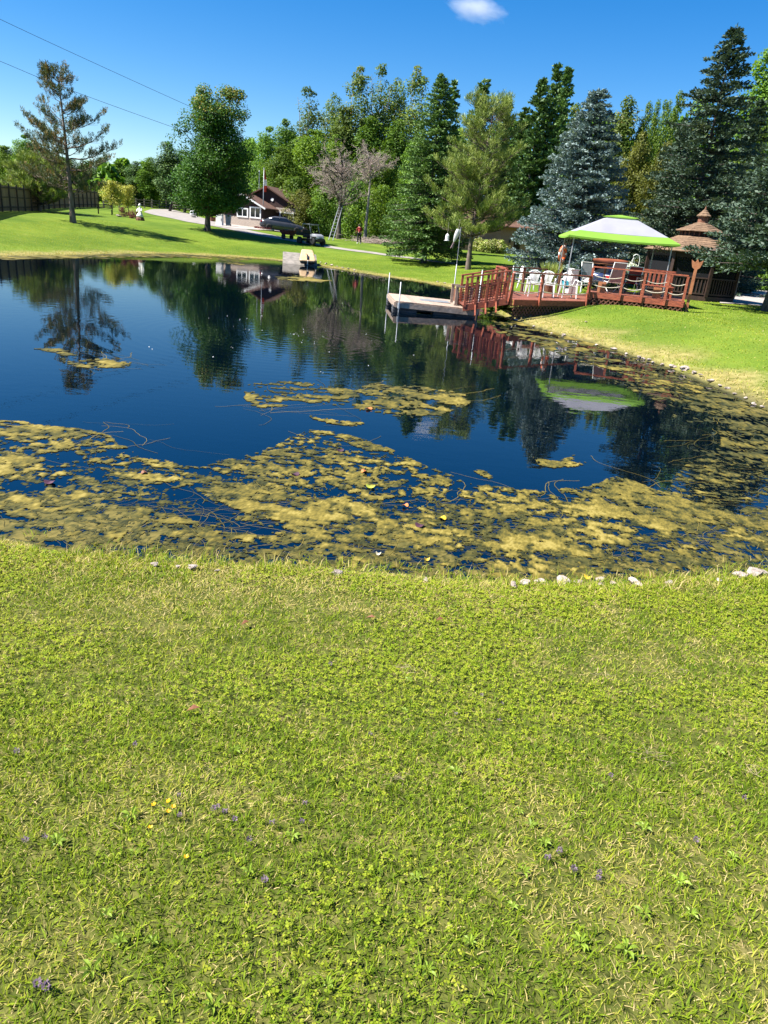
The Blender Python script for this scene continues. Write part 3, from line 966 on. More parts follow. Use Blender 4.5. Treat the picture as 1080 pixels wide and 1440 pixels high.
M_cedar = leafmat('needles_cedar', [(0.0, (0.043, 0.096, 0.031)), (0.5, (0.091, 0.168, 0.051)), (1.0, (0.161, 0.242, 0.072))], trans=0.15, vary=0.2)
M_pine_y = leafmat('needles_pine_yellow', [(0.0, (0.090, 0.142, 0.028)), (0.5, (0.189, 0.256, 0.046)), (1.0, (0.329, 0.380, 0.088))], trans=0.15, vary=0.05)
M_pine_l = leafmat('needles_pine', [(0.0, (0.043, 0.072, 0.032)), (0.45, (0.094, 0.122, 0.051)), (0.75, (0.172, 0.165, 0.064)), (1.0, (0.286, 0.172, 0.064))], trans=0.15, vary=0.05)
M_red_leaf = leafmat('leaves_barberry', [(0.0, (0.060, 0.012, 0.014)), (1.0, (0.150, 0.028, 0.030))], trans=0.25)
M_dead_twig = leafmat('dead_twigs', [(0.0, (0.240, 0.190, 0.165)), (0.5, (0.380, 0.305, 0.265)), (1.0, (0.520, 0.420, 0.360))], trans=0.0, rough=0.9, vary=0.05)


def np_obj(name, parts, mat, parent, tint=None, smooth_shade=False):
    V, Qd = merge(parts) if isinstance(parts, list) else parts
    return obj(name, np_mesh(name, V, Qd, tint=tint, smooth_shade=smooth_shade), mat, parent)


def trunk_chain(H, r, rng, lean=0.02, n=8, top=0.12, flare=1.35):
    z = np.linspace(0, H, n + 1)
    off = np.cumsum(rng.normal(0, lean * H / n, (n + 1, 2)), 0); off[0] = 0
    P = np.column_stack([off, z]); P[0, 2] = -0.3
    rr = r * (1 - (1 - top) * (z / H) ** 0.9); rr[0] *= flare
    return P, rr


def broadleaf(H, crown0, profile, nclump, nleaf, leaf, seed, trunk_r=0.16, clump_r=1.0, flat=0.75, fill=(0.35, 1.0), stems=1, top_gold=False, lean=0.015, irregular=0.2, shift=(0, 0)):
    """trunk-and-limb mesh data and leaf mesh data of one broadleaf tree of height H standing at the origin"""
    rng = np.random.default_rng(seed)
    pt, pr = np.array([p[0] for p in profile]), np.array([p[1] for p in profile])
    wood = []
    chains = []
    for s in range(stems):
        P, rr = trunk_chain(H * rng.uniform(0.86, 0.93), trunk_r * (1 if stems == 1 else rng.uniform(0.6, 1)), rng, lean=lean if stems == 1 else lean * 3)
        if stems > 1:
            a = rng.uniform(0, 6.28); P[:, 0] += math.cos(a) * (0.2 + 0.05 * P[:, 2]); P[:, 1] += math.sin(a) * (0.2 + 0.05 * P[:, 2])
        wood.append(segs(P[:-1], P[1:], rr[:-1], rr[1:], 7)); chains.append((P, rr))
    t = rng.choice(np.linspace(0, 1, 200), nclump, p=(lambda w: w / w.sum())(np.interp(np.linspace(0, 1, 200), pt, pr) ** 1.3 + 0.05))
    ang = rng.uniform(0, 2 * np.pi, nclump)
    lob = 1 + irregular * (np.sin(ang * 3 + t * 9 + seed) * 0.6 + np.sin(ang * 2 - t * 14 + seed * 2) * 0.5 + rng.normal(0, 0.35, nclump))
    rad = np.interp(t, pt, pr) * np.clip(lob, 0.4, 1.5) * rng.uniform(fill[0], fill[1], nclump) ** 0.6
    cz = crown0 + t * (H - crown0)
    cr = clump_r * rng.uniform(0.65, 1.3, nclump) * np.clip(np.interp(t, pt, pr) / max(pr) * 1.1 + 0.25, 0.45, 1.1)
    rad = np.maximum(rad - cr * 0.6, 0); cz = np.minimum(cz, H - cr * 0.55)
    cc = np.column_stack([np.cos(ang) * rad, np.sin(ang) * rad, cz])
    cc[:, 0] += shift[0] * np.minimum(t * 2.2, 1); cc[:, 1] += shift[1] * t
    # limbs from a stem to each clump
    B0, B1, B2, W0 = [], [], [], []
    for i in range(nclump):
        P, rr = chains[rng.integers(len(chains))]
        hz = max(crown0 * 0.7, cc[i, 2] - rad[i] * rng.uniform(0.45, 0.9)) if rad[i] > 0.2 else cc[i, 2] - 0.5
        hz = min(hz, P[-1, 2] * 0.97)
        b = np.array([np.interp(hz, P[:, 2], P[:, k]) for k in range(3)])
        m = (b + cc[i]) / 2 + rng.normal(0, 0.12, 3) * cr[i]; m[2] -= 0.08 * rad[i]
        B0.append(b); B1.append(m); B2.append(cc[i]); W0.append(min(0.06, 0.012 + rad[i] * 0.014) * (trunk_r / 0.16) ** 0.5)
    B0, B1, B2, W0 = map(np.array, (B0, B1, B2, W0))
    wood += [segs(B0, B1, W0, W0 * 0.7, 5), segs(B1, B2, W0 * 0.7, W0 * 0.25, 4)]
    # leaves over each clump
    u = rand_unit(nclump * nleaf, rng)
    ci = np.repeat(np.arange(nclump), nleaf)
    rr_ = cr[ci] * rng.uniform(0.45, 1.08, len(ci)) ** 0.8
    Lc = cc[ci] + u * rr_[:, None] * np.array([1, 1, flat])
    Nn = norm(u * 0.6 + np.array([0, 0, 0.7]) + rng.normal(0, 0.45, u.shape))
    A = norm(np.cross(Nn, rand_unit(len(ci), rng))); A[:, 2] -= 0.25
    sz = leaf * rng.uniform(0.65, 1.25, len(ci))
    V, Qd = leaf_quads(Lc, A, Nn, sz, sz * 0.72)
    tint = np.clip(0.5 + rng.normal(0, 0.17, len(ci)) + rng.normal(0, 0.13, nclump)[ci], 0, 1)
    if top_gold:
        hi = np.clip((Lc[:, 2] - H * 0.74) / (H * 0.2), 0, 1)
        tint = np.clip(tint * 0.72 + np.where(rng.random(len(ci)) < hi * 0.9, 0.16 + 0.42 * rng.random(len(ci)), 0) + np.where(rng.random(nclump)[ci] < 0.05, 0.18, 0), 0, 1)
    return merge(wood), (V, Qd, np.repeat(tint, 4))


def conifer(H, Rad, seed, power=0.85, step=0.034, per=7, droop=0.25, dens=1.0, size=0.20, start=0.05, ragged=0.18, tipup=0.35, trunk_r=None, bare=0.0):
    """spruce-like tree: whorls of boughs carrying flat sprays"""
    rng = np.random.default_rng(seed)
    P, rr = trunk_chain(H * 0.985, trunk_r or H * 0.014, rng, lean=0.004, n=10, top=0.08)
    wood = [segs(P[:-1], P[1:], rr[:-1], rr[1:], 7)]
    Cs, As, Ns, Ss, B0, B1, Wd, Tn = [], [], [], [], [], [], [], []
    z = start * H
    while z < H * 0.985:
        fr = 1 - z / H
        Lw = Rad * fr ** power + 0.10
        nb = int(per * (0.55 + 0.6 * fr) + rng.uniform(0, 1.5))
        a0 = rng.uniform(0, 6.28)
        for b in range(nb):
            if rng.random() < bare: continue
            L = Lw * rng.uniform(1 - ragged * 2, 1 + ragged)
            a = a0 + 2 * math.pi * b / nb + rng.normal(0, 0.25)
            zz = z + rng.uniform(-0.5, 0.5) * step * H
            h = np.array([math.cos(a), math.sin(a), 0]); sd = np.array([-math.sin(a), math.cos(a), 0])
            dr = droop * (0.15 + fr) * rng.uniform(0.5, 1.4) - 0.35 * (1 - fr) ** 3
            ns = max(4, int(L / 0.19 * dens))
            s = np.linspace(0.16, 1.0, ns)
            pts = h[None] * (s * L)[:, None]; pts[:, 2] = zz - dr * L * s + tipup * dr * L * s ** 2.5 * 1.4 + 0.10 * L * s * (1 - fr)
            B0.append([0, 0, zz]); B1.append(pts[-1]); Wd.append(0.010 + 0.012 * L)
            dirs = np.gradient(pts, axis=0); dirs = norm(dirs)
            tl = np.minimum(0.16 + 0.36 * L * (1 - s) ** 0.7, 0.62) * rng.uniform(0.7, 1.2, ns)
            bt = rng.normal(0.5, 0.11)
            for side in (-1, 1, 0):
                k = max(2, int(4.2 * dens))
                q = np.linspace(0.12, 1.0, k)
                td = norm(dirs * (0.62 if side else 0.9) + side * sd[None] * 0.8 + np.array([0, 0, -0.10 if side else 0.45])[None] + rng.normal(0, 0.16, (ns, 3)))
                ll = tl if side else tl * 0.5
                Cc = (pts[:, None] + td[:, None] * (ll[:, None] * q[None])[:, :, None]).reshape(-1, 3)
                Cc += rng.normal(0, 0.03, Cc.shape)
                Aa = np.repeat(td, k, 0) + rng.normal(0, 0.38, (ns * k, 3)) + np.array([0, 0, 0.16])
                Nn = np.array([0, 0, 1.0]) + rng.normal(0, 0.5, (ns * k, 3))
                Cs.append(Cc); As.append(Aa); Ns.append(Nn)
                Tn.append(np.clip(bt + rng.normal(0, 0.15, ns * k), 0, 1))
        z += step * H * rng.uniform(0.8, 1.2) * (0.55 + 0.6 * fr)
    # leader
    k = 14
    Cs.append(np.column_stack([rng.normal(0, 0.04, k), rng.normal(0, 0.04, k), np.linspace(H * 0.955, H, k)])); As.append(np.tile([0, 0, 1.0], (k, 1)) + rng.normal(0, 0.35, (k, 3)))
    Ns.append(rand_unit(k, rng)); Tn.append(np.full(k, 0.5))
    Cn, A, N = np.concatenate(Cs), np.concatenate(As), np.concatenate(Ns)
    sz = size * rng.uniform(0.7, 1.3, len(Cn))
    V, Qd = leaf_quads(Cn, A, N, sz, sz * 0.46)
    wood.append(segs(np.array(B0), np.array(B1), np.array(Wd), np.array(Wd) * 0.2, 4))
    return merge(wood), (V, Qd, np.repeat(np.concatenate(Tn), 4))


def tufts(P, A, rng, n=13, length=0.22, nl=0.15, w=0.022, bt=None):
    """bottle-brush tufts of long needles"""
    m = len(P); A = norm(A)
    t = rng.uniform(0.0, 1.0, (m, n)); u = rand_unit(m * n, rng).reshape(m, n, 3)
    u = u - (u * A[:, None]).sum(-1, keepdims=True) * A[:, None]; u = norm(u)
    d = norm(A[:, None] * 0.85 + u * rng.uniform(0.45, 0.9, (m, n, 1)))
    base = P[:, None] + A[:, None] * (t * length)[:, :, None]
    Lc = (base + d * nl / 2).reshape(-1, 3)
    V, Qd = leaf_quads(Lc, d.reshape(-1, 3), rand_unit(m * n, rng), nl * rng.uniform(0.8, 1.25, m * n), w)
    bt = rng.random(m) if bt is None else bt
    return V, Qd, np.repeat(np.clip(np.repeat(bt, n) + rng.normal(0, 0.10, m * n), 0, 1), 4)


def pine(H, limbs, seed, trunk_r=0.16, dens=1.0, up=0.9, lean=(0, 0), tuft_l=0.24, needle=0.16, ntuft=13, w=0.024, spread=0.6):
    """open pine: limbs given as (height fraction, azimuth, length, rise) end in upright needle tufts"""
    rng = np.random.default_rng(seed)
    P, rr = trunk_chain(H * 0.97, trunk_r, rng, lean=0.012, n=9, top=0.13)
    P[:, 0] += lean[0] * np.maximum(P[:, 2] / H, 0) ** 1.5; P[:, 1] += lean[1] * np.maximum(P[:, 2] / H, 0) ** 1.5
    wood = [segs(P[:-1], P[1:], rr[:-1], rr[1:], 8)]
    S0, S1, W0, W1, TP, TA = [], [], [], [], [], []
    for hf, az, L, rise in limbs:
        b = np.array([np.interp(hf * H, P[:, 2], P[:, k]) for k in range(3)])
        h = np.array([math.cos(az), math.sin(az), 0]); sd = np.array([-h[1], h[0], 0])
        n = max(3, int(L / 0.30)); s = np.linspace(0, 1, n + 1)
        pts = b + h * (s * L)[:, None]; pts[:, 2] += L * (rise * s + 0.28 * s ** 2.2)
        pts[1:] += rng.normal(0, 0.05, (n, 3))
        wl_ = 0.014 + 0.014 * L
        S0 += list(pts[:-1]); S1 += list(pts[1:]); W0 += list(wl_ * (1 - 0.85 * s[:-1])); W1 += list(wl_ * (1 - 0.85 * s[1:]))
        for i in range(1, n + 1):
            if s[i] < 0.25: continue
            k = 1 + rng.poisson(2.1 * dens)
            for _ in range(k):
                side = rng.choice([-1, 1]); tl = rng.uniform(0.22, 0.75) * (1.25 - 0.7 * s[i]) * spread / 0.6
                d = norm(h * rng.uniform(0.4, 1.0) + sd * side * rng.uniform(0.2, 1.0) + np.array([0, 0, rng.uniform(0.05, 0.7)]))
                e = pts[i] + d * tl
                S0.append(pts[i]); S1.append(e); W0.append(0.010); W1.append(0.005)
                for f in ((1.0, 0.62) if tl > 0.4 else (1.0,)):
                    TP.append(pts[i] + d * tl * f + rng.normal(0, 0.03, 3)); TA.append(norm(d * 0.5 + np.array([0, 0, up]) + rng.normal(0, 0.22, 3)))
        TP.append(pts[-1]); TA.append(norm(h * 0.3 + np.array([0, 0, 1.0])))
    for _ in range(8):
        TP.append(P[-1] + np.array([rng.normal(0, .16), rng.normal(0, .16), rng.uniform(-0.6, 0.1)])); TA.append(np.array([rng.normal(0, .2), rng.normal(0, .2), 1.0]))
    wood.append(segs(np.array(S0), np.array(S1), np.array(W0), np.array(W1), 4))
    return merge(wood), tufts(np.array(TP), np.array(TA), rng, n=ntuft, length=tuft_l, nl=needle, w=w)


def dead_crown(H, seed, trunk_r=0.14, levels=4, crown0=0.35, spread=0.9, lean=0.02, kids=(9, 6, 5, 4), length=0.42):
    rng = np.random.default_rng(seed)
    P, rr = trunk_chain(H * 0.8, trunk_r, rng, lean=lean, n=7, top=0.25)
    wood = [segs(P[:-1], P[1:], rr[:-1], rr[1:], 7)]
    fr = []
    par = []
    for _ in range(kids[0] * 2):
        hz = rng.uniform(crown0 * H, H * 0.8); b = np.array([np.interp(hz, P[:, 2], P[:, k]) for k in range(3)]); a = rng.uniform(0, 6.28)
        par.append((b, norm(np.array([math.cos(a) * spread, math.sin(a) * spread, rng.uniform(0.1, 0.9)])), H * length * rng.uniform(0.5, 1.0) * (1.15 - 0.5 * hz / H), trunk_r * 0.35))
    for lv in range(levels):
        S0, S1, W0, W1, nxt = [], [], [], [], []
        for b, d, L, w in par:
            p = b; nseg = 3 if lv < 2 else 2
            for i in range(nseg):
                d = norm(d + rng.normal(0, 0.20, 3) + np.array([0, 0, 0.05])); q = p + d * L / nseg
                w1 = w * (1 - 0.28)
                S0.append(p); S1.append(q); W0.append(w); W1.append(w1)
                if lv < levels - 1:
                    for _ in range(rng.poisson(kids[lv + 1] / nseg)):
                        e = norm(d * 0.9 + rng.normal(0, 0.55, 3)); nxt.append((p + (q - p) * rng.random(), e, L * rng.uniform(0.3, 0.55), w1 * 0.5))
                p = q; w = w1
        (wood if lv < 1 else fr).append(segs(np.array(S0), np.array(S1), np.maximum(np.array(W0), 0.006), np.maximum(np.array(W1), 0.004), 5 if lv < 1 else 3))
        par = nxt
    V, Qd = merge(fr)
    return merge(wood), (V, Qd, np.repeat(rng.random(len(V) // 6), 6))


def plant_tree(name, loc, data, bark, leaves, label, cat='tree', group=None, rz=0.0, scale=(1, 1, 1), crown='crown', trunk='trunk'):
    t = thing(name, loc, rz, label, cat, group)
    (wv, wq), (lv, lq, lt) = data
    obj(trunk, np_mesh(trunk, wv, wq, smooth_shade=True), bark, t)
    obj(crown, np_mesh(crown, lv, lq, tint=lt), leaves, t)
    t.scale = scale
    return t


def top_height(px, py, y, base_z):
    return at_y(px, py, y)[2] - base_z


def ground_at(px, py, y):
    """the vertical through pixel (px, py) at distance y meets the ground here"""
    p = at_y(px, py, y)
    return np.array([p[0], y, terrain(p[0], y)])


# ---- the trees that stand alone round the pond
b = cast(292, 325); h = top_height(297, 123, b[1], b[2])
dm = broadleaf(h, h * 0.15, [(0, 2.0), (0.08, 3.0), (0.22, 3.7), (0.42, 3.45), (0.62, 2.95), (0.82, 2.65), (1, 1.9)], 200, 270, 0.165, 11, trunk_r=0.24, clump_r=0.95, fill=(0.3, 1.0), top_gold=True, irregular=0.20, shift=(0.75, 0))
plant_tree('maple_tree', b, dm, M_bark, M_maple, 'dense dark green maple with yellowing top standing alone on the far lawn')

b = cast(103, 313); h = top_height(83, 88, b[1], b[2]) * 0.955
rl = np.random.default_rng(3)
limbs = []
for k in range(44):
    hf = rl.uniform(0.20, 0.95)
    az = rl.uniform(0, 6.28)
    L = (2.9 * (1 - hf) ** 0.85 * rl.uniform(0.55, 1.12) + 0.30) * (1.0 if hf > 0.3 else 0.85)
    limbs.append((hf, az, L, rl.uniform(-0.12, 0.20) + 0.55 * hf ** 3))
limbs += [(0.43, 0.1, 3.3, 0.05), (0.50, 0.0, 2.9, 0.2), (0.36, -0.3, 3.3, -0.05), (0.56, 3.2, 2.7, 0.2), (0.40, 2.9, 2.8, -0.02), (0.30, 3.3, 3.0, -0.18), (0.68, 2.7, 1.7, 0.4), (0.74, 0.4, 1.3, 0.3), (0.25, 2.6, 2.8, -0.15), (0.24, -0.2, 2.4, -0.25), (0.62, 0.5, 2.4, 0.25), (0.47, 3.5, 2.8, 0.1), (0.80, 3.0, 1.0, 0.5)]
dp = pine(h, limbs, 5, trunk_r=0.21, dens=1.35, lean=(-0.35, 0), tuft_l=0.34, needle=0.19, ntuft=18, w=0.030, spread=0.85, up=1.3)
plant_tree('pine_tree', b, dp, M_bark_pine, M_pine_l, 'sparse tall pine with open crown and bare trunk in front of the board fence')

b = cast(596, 370); h = top_height(624, 104, b[1], b[2])
ds = conifer(h, 4.0, 21, power=0.82, per=10, droop=0.30, dens=1.25, size=0.19, start=0.09, ragged=0.11)
plant_tree('spruce_tree', b, ds, M_bark, M_spruce, 'green spruce with low sweeping boughs on the lawn behind the floating dock')

b = cast(658, 379); h = top_height(690, 138, b[1], b[2])
limbs = []
for k in range(120):
    hf = rl.uniform(0.20, 0.96); az = rl.uniform(0, 6.28)
    limbs.append((hf, az, 3.6 * (1 - hf) ** 0.6 * rl.uniform(0.55, 1.1) + 0.3, rl.uniform(-0.15, 0.15) + 0.45 * hf ** 2))
dy = pine(h, limbs, 8, trunk_r=0.17, dens=1.25, lean=(0.55, 0), tuft_l=0.36, needle=0.25, ntuft=18, w=0.024, up=1.2)
plant_tree('pine_tree', b, dy, M_bark_pine, M_pine_y, 'yellow green pine with leaning trunk beside the red footbridge')

yb = 43.0; b = ground_at(843, 125, yb); h = top_height(843, 125, yb, b[2])
db = conifer(h, 3.75, 31, power=0.74, per=11, droop=0.16, dens=1.3, size=0.18, start=0.02, ragged=0.10, tipup=0.6)
plant_tree('blue_spruce', b, db, M_bark, M_blue, 'full silvery blue spruce standing behind the deck')

yb = 46.0; b = ground_at(1036, 34, yb); h = top_height(1036, 34, yb, b[2])
dr = conifer(h, 4.8, 41, power=0.80, per=10, droop=0.24, dens=1.12, size=0.22, start=0.02, ragged=0.2, tipup=0.5)
plant_tree('blue_spruce', b, dr, M_bark, M_bluegreen, 'tallest blue green spruce rising behind the octagonal gazebo')

b = cast(1080, 438); h = top_height(1122, 130, b[1], b[2])
dr2 = conifer(h, 4.1, 43, power=0.75, per=10, droop=0.22, dens=1.3, size=0.18, start=0.24, ragged=0.15, tipup=0.5, trunk_r=0.26)
plant_tree('spruce_tree', b, dr2, M_bark, M_bluegreen, 'spruce whose boughs overhang the gazebo roof beside the drive')

b = cast(1038, 408)
dsap = conifer(2.1, 1.15, 47, power=0.7, per=7, droop=0.1, dens=1.2, size=0.16, start=0.03)
plant_tree('spruce_sapling', b, dsap, M_bark, M_bluegreen, 'low blue green spruce sapling beside the drive behind the gazebo')

b = ground_at(50, 226, 66); h = top_height(50, 226, 66, b[2])
limbs = [(rl.uniform(0.12, 0.96), rl.uniform(0, 6.28), 0, 0) for k in range(90)]
limbs = [(hf, az, 3.4 * (1 - hf) ** 0.6 * rl.uniform(0.6, 1.1) + 0.3, rl.uniform(-0.15, 0.15) + 0.4 * hf ** 2) for hf, az, _, _ in limbs]
plant_tree('pine_tree', b, pine(h, limbs, 18, trunk_r=0.15, dens=1.2, tuft_l=0.32, needle=0.24, ntuft=13, w=0.042), M_bark_pine, M_pine_y, 'bushy olive green pine growing behind the board fence')

# ---- the two dead trees by the ladder, a bare birch among the live ones
yb = cast(475, 336)[1]; b = ground_at(478, 300, yb); h = top_height(478, 205, yb, b[2])
dd = dead_crown(h, 61, trunk_r=0.26, levels=4, crown0=0.36, kids=(13, 7, 7, 5), length=0.44)
plant_tree('dead_tree', b, dd, M_bark, M_dead_twig, 'dead grey tree with a wide twiggy crown and a ladder against it', crown='twigs')
b = ground_at(516, 300, yb + 1); h = top_height(527, 196, yb + 1, b[2])
dd2 = dead_crown(h, 63, trunk_r=0.2, levels=4, crown0=0.62, kids=(9, 7, 7, 5), length=0.30, spread=0.7)
plant_tree('dead_tree', b, dd2, M_bark_dead, M_dead_twig, 'dead tree with a pale bare trunk beside the brush pile', crown='twigs')

# ---- golden shrubs, garden bed
M_stem = M_bark
dgold = broadleaf(2.2, 0.65, [(0, 0.7), (0.3, 1.25), (0.7, 1.15), (1, 0.5)], 42, 90, 0.11, 71, trunk_r=0.05, clump_r=0.42, fill=(0.2, 1.0), lean=0.01)
b = cast(158, 301)
plant_tree('golden_shrub', b, dgold, M_stem, M_gold, 'golden leaved standard shrub with a single dark stem above the garden bench', cat='shrub', scale=(1.15, 1.15, 1.35))
b = cast(181, 302)
plant_tree('golden_shrub', b, dgold, M_stem, M_gold, 'golden leaved shrub beside the dark red barberry bushes', cat='shrub', rz=2.0, scale=(1.05, 1.05, 1.25))
for px, py, lab in ((174, 305, 'dark red barberry bush beside the small white rock'), (187, 307, 'dark red barberry bush against the white statue')):
    dbb = broadleaf(0.85, 0.05, [(0, 0.5), (0.4, 0.62), (0.8, 0.5), (1, 0.25)], 18, 70, 0.07, px, trunk_r=0.02, clump_r=0.24)
    plant_tree('barberry_bush', cast(px, py), dbb, M_stem, M_red_leaf, lab, cat='bush', trunk='stem')

# ---- the wood behind: variants, then one object for each tree
P_round = [(0, 1.4), (0.12, 2.7), (0.35, 3.3), (0.6, 3.0), (0.82, 2.1), (1, 0.8)]
P_tall = [(0, 0.9), (0.2, 1.8), (0.5, 2.1), (0.75, 1.7), (1, 0.6)]
P_wide = [(0, 2.2), (0.2, 3.6), (0.5, 3.6), (0.8, 2.4), (1, 0.9)]
VAR = {
    'round': [broadleaf(12, 1.2, P_round, 100, 165, 0.235, 500 + k, trunk_r=0.2, clump_r=1.25, irregular=0.25) for k in range(3)],
    'tall': [broadleaf(15, 2.5, P_tall, 84, 145, 0.24, 520 + k, trunk_r=0.17, clump_r=1.0, flat=0.95, irregular=0.3, lean=0.03) for k in range(3)],
    'airy': [broadleaf(16, 4.5, P_tall, 66, 92, 0.215, 540 + k, trunk_r=0.13, clump_r=0.85, irregular=0.45, stems=3, lean=0.02) for k in range(3)],
    'bush': [broadleaf(4.5, 0.1, [(0, 2.0), (0.3, 2.5), (0.7, 2.0), (1, 0.8)], 48, 170, 0.185, 560 + k, trunk_r=0.06, clump_r=0.9, irregular=0.2) for k in range(3)],
    'spruce': [conifer(14, 3.0, 580 + k, power=0.8, per=6, droop=0.25, dens=0.72, size=0.36, start=0.04, ragged=0.2) for k in range(2)],
    'cedar': [conifer(13, 2.1, 590 + k, power=0.62, per=7, droop=-0.25, dens=0.75, size=0.36, start=0.03, ragged=0.22, tipup=0.2) for k in range(2)],
}
NOM = {'round': (12, 3.3), 'tall': (15, 2.1), 'airy': (16, 2.1), 'bush': (4.5, 2.5), 'spruce': (14, 3.0), 'cedar': (13, 2.1)}
_cache = {}


def wood_tree(kind, px, py, y, wpx, leaves, label, name, group='trees of the wood behind the pond', bark=None, cat='tree', seed=[0]):
    """top of the tree at pixel (px, py), standing y metres away, wpx pixels wide"""
    seed[0] += 1
    v = seed[0] % len(VAR[kind])
    b = ground_at(px, py, y)
    h = top_height(px, py, y, b[2])
    key = (kind, v)
    if key not in _cache:
        (wv, wq), (lv, lq, lt) = VAR[kind][v]
        _cache[key] = (np_mesh('trunk', wv, wq, smooth_shade=True), np_mesh('crown', lv, lq, tint=lt))
        for me in _cache[key]: me.materials.append(M_bark)
    H0, R0_ = NOM[kind]
    sx = (wpx / 1074.0 * y / 2) / R0_
    t = thing(name, b, seed[0] * 2.399, label, cat, group)
    t.scale = (sx, sx, h / H0)
    for nm, me, m in (('trunk', _cache[key][0], bark or M_bark), ('crown', _cache[key][1], leaves)):
        o = bpy.data.objects.new(nm, me); link(o, t)
        o.material_slots[0].link = 'OBJECT'; o.material_slots[0].material = m
    return t


LB = {
    'far': 'broadleaf tree of the distant wood beyond the board fence',
    'dark': 'dark green broadleaf tree in the wood behind the drive',
    'lime': 'bright green leafy tree at the wood edge by the brown house',
    'aspen': 'tall thin aspen with pale stems rising above the wood',
    'cedar': 'dark pointed evergreen in the wood behind the pine and blue spruce',
    'poplar': 'slim green poplar showing between the two blue spruces',
    'olive': 'olive yellow leafy tree between the two blue spruces',
    'edge': 'leafy tree at the wood edge beyond the gazebo',
    'back': 'dense blue green spruce in the dark mass behind the gazebo',
    'under': 'leafy bush of the undergrowth at the foot of the wood',
}
W = [
    # kind, px, py, y, width px, leaves, label key, name
    ('round', -40, 200, 100, 90, M_decid, 'far', 'broadleaf_tree'), ('round', 8, 205, 96, 60, M_bright, 'far', 'broadleaf_tree'), ('round', 36, 190, 90, 52, M_decid, 'far', 'broadleaf_tree'),
    ('tall', 70, 214, 120, 46, M_decid, 'far', 'broadleaf_tree'), ('tall', 96, 222, 130, 44, M_cedar, 'far', 'broadleaf_tree'), ('tall', 122, 226, 130, 40, M_decid, 'far', 'broadleaf_tree'),
    ('tall', 146, 222, 126, 40, M_cedar, 'far', 'broadleaf_tree'), ('tall', 168, 228, 130, 40, M_decid, 'far', 'broadleaf_tree'), ('tall', 190, 227, 128, 38, M_cedar, 'far', 'broadleaf_tree'), ('tall', 212, 222, 124, 40, M_decid, 'far', 'broadleaf_tree'),
    ('tall', 236, 200, 112, 46, M_cedar, 'far', 'broadleaf_tree'), ('tall', 258, 212, 116, 44, M_decid, 'far', 'broadleaf_tree'), ('round', 284, 215, 112, 60, M_decid, 'far', 'broadleaf_tree'),
    ('round', 330, 200, 106, 70, M_decid, 'dark', 'broadleaf_tree'), ('round', 376, 178, 100, 62, M_decid, 'dark', 'broadleaf_tree'), ('round', 404, 168, 106, 58, M_decid, 'dark', 'broadleaf_tree'),
    ('round', 396, 206, 92, 62, M_bright, 'lime', 'leafy_tree'), ('round', 440, 182, 94, 84, M_bright, 'lime', 'leafy_tree'), ('round', 474, 190, 98, 60, M_bright, 'lime', 'leafy_tree'),
    ('airy', 437, 122, 112, 56, M_aspen, 'aspen', 'aspen_tree'), ('airy', 470, 122, 116, 40, M_aspen, 'aspen', 'aspen_tree'), ('airy', 507, 93, 108, 62, M_aspen, 'aspen', 'aspen_tree'),
    ('airy', 540, 90, 110, 52, M_aspen, 'aspen', 'aspen_tree'), ('airy', 560, 100, 112, 48, M_aspen, 'aspen', 'aspen_tree'), ('airy', 588, 92, 110, 58, M_aspen, 'aspen', 'aspen_tree'), ('tall', 488, 150, 106, 50, M_aspen, 'aspen', 'aspen_tree'),
    ('tall', 520, 165, 104, 56, M_decid, 'dark', 'broadleaf_tree'), ('tall', 562, 170, 102, 56, M_decid, 'dark', 'broadleaf_tree'), ('round', 540, 215, 92, 66, M_bright, 'lime', 'leafy_tree'), ('round', 590, 190, 96, 60, M_decid, 'dark', 'broadleaf_tree'),
    ('spruce', 640, 112, 72, 70, M_spruce, 'cedar', 'evergreen_tree'), ('airy', 655, 165, 92, 44, M_aspen, 'aspen', 'aspen_tree'), ('cedar', 682, 112, 88, 60, M_cedar, 'cedar', 'evergreen_tree'), ('cedar', 714, 138, 90, 56, M_cedar, 'cedar', 'evergreen_tree'),
    ('cedar', 738, 152, 88, 56, M_cedar, 'cedar', 'evergreen_tree'), ('cedar', 764, 112, 84, 64, M_cedar, 'cedar', 'evergreen_tree'), ('cedar', 786, 92, 86, 60, M_cedar, 'cedar', 'evergreen_tree'), ('cedar', 800, 96, 84, 52, M_cedar, 'cedar', 'evergreen_tree'),
    ('tall', 812, 148, 90, 50, M_aspen, 'edge', 'leafy_tree'), ('tall', 884, 138, 84, 56, M_aspen, 'edge', 'leafy_tree'), ('tall', 862, 160, 86, 44, M_decid, 'edge', 'leafy_tree'),
    ('tall', 913, 145, 84, 26, M_bright, 'poplar', 'poplar_tree'), ('tall', 926, 143, 86, 24, M_bright, 'poplar', 'poplar_tree'), ('tall', 940, 142, 84, 26, M_bright, 'poplar', 'poplar_tree'), ('tall', 956, 130, 86, 34, M_bright, 'poplar', 'poplar_tree'),
    ('spruce', 966, 172, 54, 92, M_bluegreen, 'back', 'spruce_tree'), ('spruce', 1072, 140, 50, 110, M_bluegreen, 'back', 'spruce_tree'), ('spruce', 1020, 190, 52, 96, M_bluegreen, 'back', 'spruce_tree'),
    ('round', 905, 185, 62, 66, M_olive, 'olive', 'leafy_tree'), ('round', 940, 200, 60, 60, M_olive, 'olive', 'leafy_tree'),
    ('tall', 1085, 68, 66, 70, M_decid, 'edge', 'leafy_tree'), ('round', 1075, 150, 58, 70, M_bright, 'edge', 'leafy_tree'), ('tall', 990, 140, 80, 60, M_decid, 'edge', 'leafy_tree'), ('round', 1130, 110, 62, 110, M_decid, 'edge', 'leafy_tree'),
]
